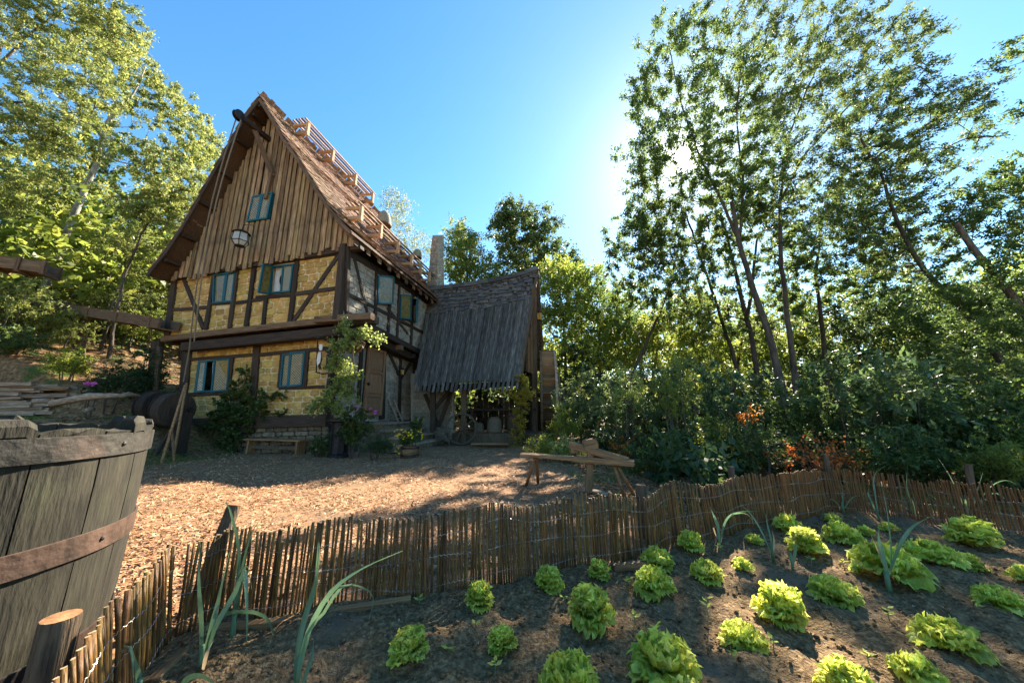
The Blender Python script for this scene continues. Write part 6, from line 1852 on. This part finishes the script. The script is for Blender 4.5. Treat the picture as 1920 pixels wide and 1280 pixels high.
p_ = rooted(TL_([(1560,800),(1545,650),(1530,520),(1540,420)], 14.5, .3))
tree('robinia_tree', 'full crowned tree filling the middle of the right hand woods', p_[0], [(p_, .12, .05)],
     [blob(1560,440,14.5,130,110,1.8,130), blob(1500,540,14.5,90,80,1.5,70), blob(1620,550,14.8,110,80,1.6,80), blob(1700,480,14.6,80,80,1.4,60)], 'lf_robinia', 'dark_bark', 56, .12, .05, 8, GR1, wind=(.3,0,0))

# --- hedge of woods closing the right and centre
GR2 = 'woodland trees behind the garden'
protoA = None
def wood(name, label, px, pyb, Y, blobs_, leaf, seed, per=54, ln=.15, wd=.065, bark='dark_bark', **kw):
    b_ = T(px, 772, Y); b_[2] = hz(b_[0], b_[1]) - .1
    top = np.mean([q[0] for q in blobs_], axis=0)
    p_ = [b_, b_ * .5 + top * .5 + np.array([.2, 0, 0]), top]; p_[1][2] = (b_[2] + top[2]) / 2
    return tree(name, label, b_, [(p_, .16, .05)], blobs_, leaf, bark, per, ln, wd, seed, GR2, **{**dict(L_spray=.85, spread=.8), **kw})
wA = wood('woodland_tree', 'dark alder rising highest behind the mill wing roof', 990, 0, 24, [blob(985,440,24,75,50,2.5,140), blob(955,405,24,30,22,1.6,40), blob(1000,500,24,95,50,2.5,140), blob(1065,510,24,40,40,1.5,50)], 'lf_hill_dark', 20, per=60, ln=.20, wd=.09)
wood('woodland_tree', 'light green tree just right of the chimney', 875, 0, 22, [blob(870,480,22,40,45,2,90), blob(895,530,22,70,45,2,110), blob(860,440,22,22,24,1,24)], 'lf_back', 21, ln=.17, wd=.075)
wood('birch_tree', 'wispy birch with hanging twigs above the house roof', 745, 0, 25, [blob(738,385,25,34,34,2,40), blob(745,440,25,50,40,2,50), blob(795,470,25,30,40,1.6,30), blob(760,500,25,60,30,2,36)], 'lf_birch', 22, per=44, ln=.13, wd=.055, bark='pale_bark', droop=.7, L_spray=1.2)
wood('woodland_tree', 'yellow green tree between the alder and the backlit group', 1110, 0, 20, [blob(1120,590,20,80,70,2.2,170), blob(1095,530,20,45,35,1.6,60), blob(1160,630,20,70,60,2,110)], 'lf_back', 23, ln=.16, wd=.07)
wood('woodland_tree', 'bushy mid green tree right behind the wing gable and water wheel', 1050, 0, 19, [blob(1050,580,19,60,60,2.0,90), blob(1075,670,19,70,60,2,90), blob(1045,530,19,40,40,1.5,36)], 'lf_back', 24, ln=.16, wd=.07)
wood('woodland_tree', 'low yellowish tree under the backlit crowns left of the dark trunks', 1190, 0, 18, [blob(1200,640,18,80,60,2,100), blob(1270,600,18.5,80,60,2,90), blob(1230,700,18,90,50,2,70)], 'lf_back', 25, ln=.15, wd=.065)
wood('woodland_tree', 'light filled tree between the dark trunks', 1340, 0, 18, [blob(1340,620,18,90,70,2,110), blob(1390,680,18.5,80,50,2,70), blob(1440,620,18,60,70,2,60)], 'lf_back', 26, ln=.15, wd=.065)
wood('woodland_tree', 'mid green tree right of the dark trunks, low in the woods', 1600, 0, 16, [blob(1590,620,16,110,70,2,120), blob(1680,620,16,90,80,2,100), blob(1560,700,16,90,50,2,60)], 'lf_dark', 27, ln=.14, wd=.06)
wood('woodland_tree', 'broad tree filling the woods near the right edge', 1790, 0, 13, [blob(1790,600,13,110,80,2,120), blob(1880,640,13,90,90,2,110), blob(1760,700,13,110,60,2,90)], 'lf_robinia', 28, ln=.12, wd=.05)
wood('woodland_tree', 'tree with yellow lit leaves deep behind the right edge', 1900, 0, 17, [blob(1860,560,17,120,50,2,90), blob(1950,560,17,100,80,2,90), blob(1760,560,17,90,50,2,70)], 'lf_back', 29, ln=.15, wd=.065)
# farther wood as one mass closes the horizon
rng = np.random.RandomState(77); Vf = NB()
fr_c = []
for k in range(210):
    a_ = rng.uniform(-75, 78); d_ = rng.uniform(24, 42)
    x, y = math.sin(rad(a_)) * d_, math.cos(rad(a_)) * d_; z0 = hz(x, y)
    hgt = rng.uniform(5, 8.5) * (1.05 if abs(a_) > 14 else .9) * (d_ / 34)
    for q in range(9): fr_c.append((x + rng.normal()*1.6, y + rng.normal()*1.6, z0 + hgt * rng.uniform(.04, 1)))
fr_c = np.array(fr_c); dd_ = rdir(len(fr_c), rng)
V, F, tone = foliage(np.repeat(fr_c, 4, 0) + rdir(len(fr_c)*4, rng) * rng.uniform(.3, 1.3, (len(fr_c)*4, 1)), rdir(len(fr_c)*4, rng), rng, 13, .42, .25, 1.1, .8)
o = link(bpy.data.objects.new('distant_woods', np_mesh('distant_woods', V, F, M_['lf_back'], tint=tone))); tag(o, 'far green woods closing off the view behind everything', 'woods', kind='stuff')

# --- hillside trees on the left
GR3 = 'yellow green trees on the left hillside'
p_ = rooted(TL_([(72,565),(104,500),(135,415),(165,340),(190,290),(192,240),(205,222),(240,196)], 15.5, .5))
tree('hillside_tree', 'silver stemmed tree bending right, tallest on the left hillside', p_[0], [(p_, .20, .09), (TL_([(235,200),(262,155),(275,120)], 16, .2), .06, .02), (TL_([(205,222),(196,180),(196,130)], 16, 0), .06, .02), (TL_([(165,340),(120,352),(80,370)], 15.7, -.5), .05, .02), (TL_([(192,240),(225,275),(275,262)], 15.9, -.5), .05, .02), (TL_([(190,290),(240,310),(300,305)], 15.8, 0), .05, .02)],
     [blob(250,140,16,60,60,1.5,80), blob(190,90,16,70,60,1.6,90), blob(300,200,16,60,50,1.5,50), blob(190,230,16,60,60,1.5,50), blob(110,330,15.6,90,60,1.6,80), blob(290,300,16,70,50,1.5,60)],
     'lf_hill', 'pale_bark', 54, .13, .055, 40, GR3)
p_ = rooted(TL_([(205,665),(215,600),(235,510),(265,440),(300,385)], 13.5, .4))
tree('hillside_tree', 'slim twin stemmed tree nearest the left roof edge', p_[0], [(p_, .075, .03), (TL_([(188,655),(205,600),(228,520),(262,430),(280,370)], 13.9, .3), .06, .02)],
     [blob(340,340,14,60,60,1.4,80), blob(330,420,14,60,60,1.3,80), blob(280,380,14,70,50,1.3,60), blob(370,280,14.5,40,50,1.2,40), blob(260,470,14,50,50,1.3,40)],
     'lf_hill', 'bark', 56, .115, .05, 41, GR3)
p_ = rooted(TL_([(-120,560),(-80,400),(-40,200),(0,80)], 11, .4))
tree('hillside_tree', 'large tree whose bright crown fills the upper left corner', p_[0], [(p_, .22, .08), (TL_([(-40,200),(60,190),(160,230)], 11.2, .3), .06, .015), (TL_([(-20,140),(60,60),(130,10)], 11.2, .3), .06, .015)],
     [blob(60,60,11.3,110,90,1.6,150), blob(120,160,11.4,100,70,1.5,120), blob(30,230,11.3,80,70,1.5,100), blob(170,40,11.5,80,60,1.3,80), blob(110,250,11.5,80,40,1.3,60), blob(225,60,11.6,40,60,1,36), blob(20,350,11.3,60,60,1.3,60)],
     'lf_hill', 'bark', 58, .10, .042, 42, GR3, wind=(.2,0,-.2))
p_ = rooted(TL_([(310,640),(330,520),(360,430),(385,350)], 19, .3))
tree('hillside_tree', 'olive tree peeping out behind the left roof slope', p_[0], [(p_, .12, .05)], [blob(385,290,19.5,30,50,1.5,50), blob(370,370,19.5,50,60,1.7,70), blob(350,230,19.5,40,40,1.4,36), blob(330,180,19.5,20,20,1,8)], 'lf_hill', 'bark', 54, .14, .06, 43, GR3)
for i, (px, py, Y, bl, lf, lb) in enumerate([
    (60, 500, 19, [blob(60,430,19,110,60,2,120), blob(150,460,19,80,60,2,90), blob(40,330,19.5,90,60,2,80)], 'lf_hill_dark', 'dark leafed tree high on the left slope'),
    (250, 480, 20, [blob(220,400,20,80,70,2,110), blob(300,470,20,70,60,2,90), blob(200,300,20,90,50,2,70)], 'lf_hill_dark', 'shady tree between the silver stem and the slim twin stems'),
    (340, 560, 17, [blob(330,520,17,60,50,1.6,80), blob(290,560,17,60,40,1.6,70)], 'lf_hill', 'low bright tree beside the house left wall'),
    (130, 560, 17, [blob(120,520,17,90,40,1.8,80), blob(40,520,17,60,50,1.8,60), blob(200,540,17,60,40,1.5,60)], 'lf_hill', 'spreading small tree above the flume on the slope')]):
    b_ = T(px, py + 120, Y); b_[2] = hz(b_[0], b_[1]) - .1; top = bl[0][0]
    tree('hillside_tree', lb, b_, [([b_, (b_ + top)/2 + np.array([.15,0,0]), top], .12, .05)], bl, lf, 'dark_bark', 54, .15, .065, 50 + i, GR3)
for i, (x0, y0, x1, y1, Y) in enumerate([(180,540,205,440,16), (200,540,222,455,16.2), (265,560,292,450,15.5), (120,600,150,500,14.5), (245,640,262,520,15)]):
    p_ = rooted(TL_([(x0,y0),((x0+x1)/2+3,(y0+y1)/2),(x1,y1)], Y)); 
    tree('sapling', ['bare thin sapling leaning right above the flume', 'second bare sapling close beside the first above the flume', 'grey sapling between the slim twin stems and the house', 'thin sapling left of the pale forked flume prop', 'slender sapling behind the slim twin stems'][i], p_[0], [(p_, .035, .015)],
         [(p_[-1], (.5,.5,.5), 14)], 'lf_hill', 'bark', 40, .11, .05, 60 + i, 'thin saplings on the slope', cat='sapling')

# --- shrubs and bushes
def bush(name, label, c, radii, n, leaf, seed, per=46, ln=.07, wd=.035, cat='bush', group=None, stems=5, bark='bark', L_spray=.28, **kw):
    """c: centre of the crown on or above the ground"""
    rng_ = np.random.RandomState(seed + 500); c = np.array(c, float); gz = hz(c[0], c[1])
    base = np.array([c[0], c[1], gz - .05])
    tr = []
    for k in range(stems):
        a_ = rng_.uniform(0, 6.28); q = base + np.array([math.cos(a_)*radii[0]*.25, math.sin(a_)*radii[1]*.25, 0])
        top = c + np.array([math.cos(a_)*radii[0]*.5, math.sin(a_)*radii[1]*.5, radii[2]*rng_.uniform(.1,.6)])
        tr.append(([q, (q+top)/2 + rng_.normal(size=3)*.04, top], .018, .007))
    return tree(name, label, base, tr, [(c, radii, n), (c + np.array([0,0,-radii[2]*.35]), (radii[0]*.9, radii[1]*.9, radii[2]*.55), n // 2)], leaf, bark, per, ln, wd, seed, group, cat, L_spray=L_spray, tip_r=.004, parts=('stems', 'foliage'), sides=3, **kw)
def pbush(name, label, px, py, Y, rpx, rpy, ry, n, leaf, seed, **kw):
    c, r_, _ = blob(px, py, Y, rpx, rpy, ry, n); c[2] = max(c[2], hz(c[0], c[1]) + .1)
    return bush(name, label, c, r_, n, leaf, seed, **kw)
GL = 'laurel shrubs beyond the fence'
pbush('laurel_shrub', 'glossy laurel shrub directly right of the water wheel', 1110, 760, 10.5, 75, 70, .9, 110, 'lf_laurel', 100, ln=.10, wd=.042, group=GL, cat='shrub')
pbush('laurel_shrub', 'glossy laurel shrub behind the shaving bench', 1200, 770, 9.0, 90, 90, .9, 150, 'lf_laurel', 101, ln=.10, wd=.042, group=GL, cat='shrub')
pbush('laurel_shrub', 'tall glossy laurel shrub left of the brown twin stems', 1320, 770, 8.6, 100, 105, .9, 170, 'lf_laurel', 102, ln=.10, wd=.042, group=GL, cat='shrub')
pbush('laurel_shrub', 'laurel shrub touching the left side of the brown twin stems', 1420, 760, 9.5, 70, 80, .8, 90, 'lf_laurel', 103, ln=.11, wd=.045, group=GL, cat='shrub')
pbush('laurel_shrub', 'large leaved bluish laurel right of the twin stems', 1600, 740, 6.9, 95, 85, .7, 60, 'lf_laurel', 104, ln=.15, wd=.055, group=GL, cat='shrub', per=22, L_spray=.35)
pbush('laurel_shrub', 'large leaved laurel with upright blue tips behind the right fence', 1710, 760, 6.4, 90, 110, .7, 80, 'lf_laurel', 105, ln=.15, wd=.055, group=GL, cat='shrub', per=22, L_spray=.35)
GU = 'low green undergrowth bushes beyond the fence'
pbush('undergrowth_bush', 'leafy undergrowth bush at the right edge behind the fence', 1850, 800, 6.0, 110, 75, .8, 130, 'lf_vine', 106, ln=.08, wd=.045, group=GU)
pbush('undergrowth_bush', 'dark undergrowth bush between laurel and right edge', 1800, 720, 7.6, 120, 90, .9, 140, 'lf_robinia', 107, ln=.09, wd=.045, group=GU)
pbush('undergrowth_bush', 'low bush in the shade behind the short round stump post', 1290, 850, 7.2, 110, 40, .6, 90, 'lf_vine', 108, ln=.07, wd=.038, group=GU)
pbush('undergrowth_bush', 'bush with yellow shoots left of the orange shrub', 1425, 840, 6.6, 50, 44, .5, 44, 'lf_vine', 109, ln=.06, wd=.03, group=GU)
pbush('undergrowth_bush', 'dark bush under the big trees behind the orange shrub', 1560, 790, 8.8, 110, 70, .8, 110, 'lf_dark', 110, ln=.08, wd=.04, group=GU)
pbush('orange_shrub', 'shrub with rusty orange autumn leaves behind the fence', 1545, 858, 6.0, 85, 34, .4, 46, 'lf_orange', 111, per=16, ln=.05, wd=.035, cat='shrub', group='orange leaved shrubs')
pbush('orange_shrub', 'small orange sprig inside the laurels above the bench', 1172, 838, 8.2, 20, 14, .25, 12, 'lf_orange', 112, per=20, ln=.06, wd=.04, cat='shrub', group='orange leaved shrubs')
pbush('orange_shrub', 'orange sprig high in the laurel left of the twin stems', 1398, 780, 7.6, 14, 14, .2, 8, 'lf_orange', 113, per=20, ln=.06, wd=.04, cat='shrub', group='orange leaved shrubs')
GM = 'mixed shrubs growing through the laurels'
pbush('woodland_shrub', 'yellow green shrub poking through the laurels behind the bench', 1165, 735, 8.4, 40, 46, .4, 44, 'lf_climber', 150, ln=.055, wd=.022, group=GM, cat='shrub')
pbush('woodland_shrub', 'fine leafed shrub between the second and third laurel', 1262, 720, 8.0, 44, 60, .4, 60, 'lf_back', 151, ln=.05, wd=.02, group=GM, cat='shrub')
pbush('woodland_shrub', 'feathery shrub in front of the tallest laurel', 1345, 815, 7.2, 46, 44, .4, 50, 'lf_bush', 152, ln=.045, wd=.018, group=GM, cat='shrub', per=30)
pbush('woodland_shrub', 'arching green shrub over the orange leaves', 1500, 770, 7.4, 60, 50, .5, 60, 'lf_robinia', 153, ln=.07, wd=.03, group=GM, cat='shrub')
pbush('woodland_shrub', 'pale shrub low at the right behind the far fence', 1690, 850, 5.8, 90, 40, .4, 70, 'lf_vine', 154, ln=.06, wd=.035, group=GM, cat='shrub')
pbush('woodland_shrub', 'ferny shrub at the far right edge above the leeks', 1880, 860, 5.2, 70, 36, .4, 60, 'lf_back', 155, ln=.06, wd=.02, group=GM, cat='shrub')
GY = 'light green bushes by the water wheel'
pbush('wheel_side_bush', 'upright yellow green bush at the foot of the water wheel', 1062, 795, 10.0, 30, 32, .4, 44, 'lf_bush', 114, ln=.06, wd=.03, group=GY)
pbush('wheel_side_bush', 'low rounded box bush at the left end of the shaving bench', 1015, 838, 9.3, 32, 18, .4, 44, 'lf_bush', 115, ln=.04, wd=.022, group=GY)
pbush('wheel_side_bush', 'low bush behind the shaving bench seat', 1065, 842, 8.8, 36, 20, .4, 44, 'lf_climber', 116, ln=.045, wd=.025, group=GY)
pbush('wheel_side_bush', 'bright leafed tall bush between wheel and laurels', 1085, 745, 11.5, 28, 36, .5, 50, 'lf_climber', 117, ln=.08, wd=.035, group=GY)
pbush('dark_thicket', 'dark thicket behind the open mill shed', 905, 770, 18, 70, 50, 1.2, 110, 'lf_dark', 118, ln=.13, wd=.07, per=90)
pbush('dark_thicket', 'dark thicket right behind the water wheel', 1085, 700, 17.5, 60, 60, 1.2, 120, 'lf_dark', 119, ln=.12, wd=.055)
GH = 'bushes on the left slope'
pbush('slope_bush', 'round bright yellow green bush on the left slope', 132, 678, 10.6, 34, 26, .5, 60, 'lf_bush', 120, ln=.06, wd=.03, group=GH)
pbush('slope_bush', 'dark leafed bush beside the house corner post', 268, 700, 11.2, 34, 46, .6, 70, 'lf_dark', 121, ln=.07, wd=.045, group=GH)
pbush('slope_bush', 'loose green bush under the long flume', 120, 610, 12.5, 60, 36, .8, 90, 'lf_hill', 122, ln=.08, wd=.04, group=GH)
pbush('slope_bush', 'leafy bush at the left edge on the slope', 30, 560, 11.5, 60, 50, .8, 80, 'lf_hill', 123, ln=.09, wd=.045, group=GH)
pbush('slope_bush', 'bush growing above the flume near the roof tip', 240, 560, 14.5, 70, 36, .9, 90, 'lf_hill', 124, ln=.09, wd=.045, group=GH)
pbush('slope_bush', 'wide bush with hanging sprays right of the slim stems', 290, 610, 13, 40, 30, .7, 60, 'lf_back', 125, ln=.08, wd=.04, group=GH)
pbush('slope_bush', 'small dark plant above the pink flowers', 215, 715, 10.2, 34, 22, .4, 40, 'lf_dark', 126, ln=.06, wd=.04, group=GH)
pbush('slope_bush', 'pale green bush above the yellow green one', 190, 590, 15, 60, 30, .8, 60, 'lf_back', 127, ln=.09, wd=.045, group=GH)
pbush('slope_bush', 'feathery bush at the left edge by the flume end', 20, 640, 10.5, 50, 26, .6, 50, 'lf_hill_dark', 128, ln=.08, wd=.04, group=GH)
# low growth under the trees on the right and behind the mill
rng = np.random.RandomState(89); n = 2000
xx = rng.uniform(-3, 34, n); yy = rng.uniform(13, 34, n); ok = (xx > 3.0) | (yy > 18.5); xx, yy = xx[ok], yy[ok]; n = len(xx)
x3 = rng.uniform(2.6, 13, 700); y3 = rng.uniform(5.0, 13, 700)
ok = (y3 > 4.9 + np.abs(x3 - 4.2) * .1) & ~((x3 > 3.2) & (x3 < 7.2) & (y3 < 6.8)); x3, y3 = x3[ok], y3[ok]
tp = np.concatenate([np.stack([xx, yy, hill(xx, yy) + rng.rand(n) * 1.7 + .1], 1), np.stack([x3, y3, hill(x3, y3) + rng.rand(len(x3)) ** 2 * .7 + .05], 1)]); n = len(tp)
V, F, tone = foliage(tp, rdir(n, rng), rng, 34, .17, .09, .7, .9)
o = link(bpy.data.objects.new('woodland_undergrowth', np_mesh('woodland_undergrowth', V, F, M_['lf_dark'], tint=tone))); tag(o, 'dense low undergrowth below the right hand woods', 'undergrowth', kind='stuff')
# thick undergrowth over the upper slope as one mass
rng = np.random.RandomState(88); n = 2000
xx = rng.uniform(-34, -13.5, n); yy = rng.uniform(8, 34, n); zz = hill(xx, yy)
ok = zz > 3.8; xx, yy, zz = xx[ok], yy[ok], zz[ok]; n = len(xx)
tp = np.stack([xx, yy, zz + rng.rand(n) * 1.1 + .1], 1)
V, F, tone = foliage(tp, rdir(n, rng), rng, 30, .155, .075, .6, .9)
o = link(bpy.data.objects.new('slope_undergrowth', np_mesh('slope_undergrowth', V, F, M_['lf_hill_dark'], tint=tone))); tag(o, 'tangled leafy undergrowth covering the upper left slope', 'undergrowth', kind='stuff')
# plants against the house
def climb(name, label, cat, plane, pts_px, leaf, seed, per, ln, wd, rad_px, z=.12, bark='bark', droop=0.0, spray=.22):
    rng_ = np.random.RandomState(seed); t = thing(name, label, cat, plane.pw(pts_px[0][0], pts_px[0][1], z)); o0 = np.array(t.location)
    tips = []; q = [np.array(plane.pw(x, y, z)) for x, y, *_ in pts_px]
    segs0, segs1 = [], []
    for i, (x, y, r_, par_) in enumerate(pts_px):
        if par_ is not None: segs0.append(q[par_]); segs1.append(q[i])
        k = int(r_ * r_ / (14 if leaf == 'lf_vine' else 6)) + 3
        for _ in range(k):
            a_ = rng_.uniform(0, 6.28); rr = r_ * math.sqrt(rng_.rand())
            tips.append(np.array(plane.pw(x + rr*math.cos(a_), y + rr*math.sin(a_), z + rng_.uniform(-.06, .25))))
    tips = np.array(tips)
    V, F = tubes(np.array(segs0), np.array(segs1), np.full(len(segs0), .022), np.full(len(segs0), .016), 5)
    near = np.array([q[int(np.argmin([np.linalg.norm(t_ - w_) for w_ in q]))] for t_ in tips])
    V2, F2 = tubes(near, tips, np.full(len(tips), .006), np.full(len(tips), .003), 3)
    link(bpy.data.objects.new('stems', np_mesh('stems', np.concatenate([V, V2]) - o0, np.concatenate([F, F2 + len(V)]), M_[bark])), t, Matrix.Translation(t.location))
    D_ = tips - near; D_ /= np.linalg.norm(D_, axis=1, keepdims=True) + 1e-6
    V, F, tone = foliage(tips, D_, rng_, per, ln, wd, spray, .6, droop=droop)
    link(bpy.data.objects.new('foliage', np_mesh('foliage', V - o0, F, M_[leaf], tint=tone)), t, Matrix.Translation(t.location)); return t
climb('grape_vine', 'dark green grape vine climbing the front wall between the lower windows', 'vine', LF,
      [(440,845,16,None),(442,815,24,0),(448,785,24,1),(455,755,20,2),(462,728,16,3),(470,705,10,4),(480,770,22,2),(505,748,14,6),(528,738,8,7),(415,790,16,2),(425,765,12,3),(465,800,20,1),(500,775,10,6),(535,775,5,12)], 'lf_vine', 200, 13, .10, .09, 0)
climb('trailing_climber', 'pale green trailing climber spilling from the hanging basket at the corner', 'climber', Plane(L(0,-.75,0), -HU),
      [(664,640,14,None),(655,615,12,0),(640,680,16,0),(650,720,16,2),(630,740,12,3),(612,755,10,4),(670,700,12,0),(668,740,10,6),(690,628,10,1),(705,632,8,8),(720,640,5,9),(635,650,9,0),(640,765,10,3),(600,765,8,5)], 'lf_climber', 201, 15, .075, .055, 0, droop=.3)
climb('hop_vine', 'yellowing hop vine covering the right front post of the mill shed', 'vine', Plane(onY(975,800,13.2), -HU),
      [(968,838,8,None),(972,815,9,0),(975,790,11,1),(977,765,13,2),(979,742,13,3),(980,725,10,4),(978,708,6,5),(990,740,8,4)], 'lf_hops', 202, 16, .08, .065, 0)
pbush('rose_bush', 'rose bush with pink and purple blooms at the house corner', 668, 795, 10.0, 30, 34, .4, 60, 'lf_vine', 130, ln=.06, wd=.04, cat='rose bush', L_spray=.2)
pbush('foliage_clump', 'low grey green herb clump beside the flower tub', 705, 832, 9.6, 36, 18, .4, 60, 'lf_dark', 131, ln=.045, wd=.02, cat='plant', L_spray=.18)
pbush('foliage_clump', 'leafy clump at the foot of the black pedestal', 600, 835, 10.2, 22, 18, .3, 30, 'lf_vine', 132, ln=.05, wd=.035, cat='plant', L_spray=.18)
pbush('foliage_clump', 'small green plant at the right end of the steps platform', 782, 795, 12.2, 12, 10, .25, 16, 'lf_vine', 133, ln=.06, wd=.045, cat='plant', L_spray=.18)
c_ = G(768, 856); bush('yellow_flowers', 'mound of bright yellow flowers growing in the half barrel', (c_.x, c_.y, .5), (.32,.3,.2), 40, 'lf_vine', 134, ln=.05, wd=.03, cat='flowers', L_spray=.15)
def flowers(name, label, cat, centers, m, r=.035, group=None, petals=7):
    t = thing(name, label, cat, centers[0], group); rr = random.Random(len(centers))
    for c_ in centers:
        c_ = Vector(c_); mb = MB(); tilt = Matrix.Rotation(rr.uniform(.2, 1.2), 4, 'X') @ Matrix.Rotation(rr.uniform(-.6,.6), 4, 'Y')
        for k in range(petals):
            a_ = 2*math.pi*k/petals; q = [(0,0,0), (r*.6*math.cos(a_-.4), r*.6*math.sin(a_-.4), r*.25), (r*math.cos(a_), r*math.sin(a_), r*.35), (r*.6*math.cos(a_+.4), r*.6*math.sin(a_+.4), r*.25)]
            mb.add([tilt @ Vector(v_) for v_ in q], [(0,1,2,3)])
        mb.build('blossom', M_[m], t, Matrix.Translation(c_))
rr = random.Random(12)
c_ = G(768, 856)
flowers('yellow_blossoms', 'scattered yellow blossoms over the flower tub', 'blossoms', [(c_.x + rr.uniform(-.38,.38), c_.y + rr.uniform(-.4,.0), .5 + rr.uniform(0,.26)) for _ in range(46)], 'petal_yellow', .035)
flowers('yellow_blossoms', 'few low yellow blossoms left of the flower tub', 'blossoms', [onY(x, y, c_.y - .35) for x, y in ((742,846),(747,840),(739,833),(752,835),(748,850))], 'petal_yellow', .035)
flowers('pink_blossoms', 'pink and purple blossoms on the rose bush', 'blossoms', [onY(x, y, 9.6) for x, y in ((667,762),(671,769),(695,767),(704,771),(688,789),(679,764),(703,775))], 'petal_pink', .06)
c_ = onY(177, 722, 9.4)
bush('pink_asters', 'compact green plant under the magenta flowers on the slope', (c_.x, c_.y, c_.z - .15), (.17,.17,.14), 16, 'lf_dark', 140, ln=.05, wd=.03, cat='flowers', L_spray=.1)
flowers('magenta_blossoms', 'cluster of magenta blossoms at the end of the log stack', 'blossoms', [(c_.x + rr.uniform(-.16,.16), c_.y - .1 + rr.uniform(-.05,.05), c_.z + rr.uniform(-.03,.07)) for _ in range(26)], 'petal_pink', .04)
# grass on the terrace behind the tub and along the yard edge
rng = np.random.RandomState(90); n = 26000
xx = rng.uniform(-16, -6.5, n); yy = rng.uniform(6.5, 11.5, n); m_ = vnoise(xx*.9, yy*1.3, 5) > .48
xx, yy = xx[m_], yy[m_]; x2 = rng.uniform(1.2, 6.5, 9000); y2 = rng.uniform(4.6, 9.5, 9000); m_ = vnoise(x2*1.2, y2*1.2, 8) > .5
xx = np.concatenate([xx, x2[m_]]); yy = np.concatenate([yy, y2[m_]]); n = len(xx)
ok = ((xx + 9.0) * -.97 + (yy - 8.5) * .24 > -.6) | (xx > 0)
xx, yy = xx[ok], yy[ok]; n = len(xx)
P = np.stack([xx, yy, hill(xx, yy) + .03], 1); D = rdir(n, rng) * .6; D[:, 2] = 1; Nn = rdir(n, rng)
V, F = quads(P, D, Nn, rng.uniform(.05, .12, n), rng.uniform(.006, .012, n))
o = link(bpy.data.objects.new('grass', np_mesh('grass', V, F, M_['lf_grass'], tint=rng.rand(n)))); tag(o, 'short grass tufts on the terrace and at the shrub border', 'grass', kind='stuff')
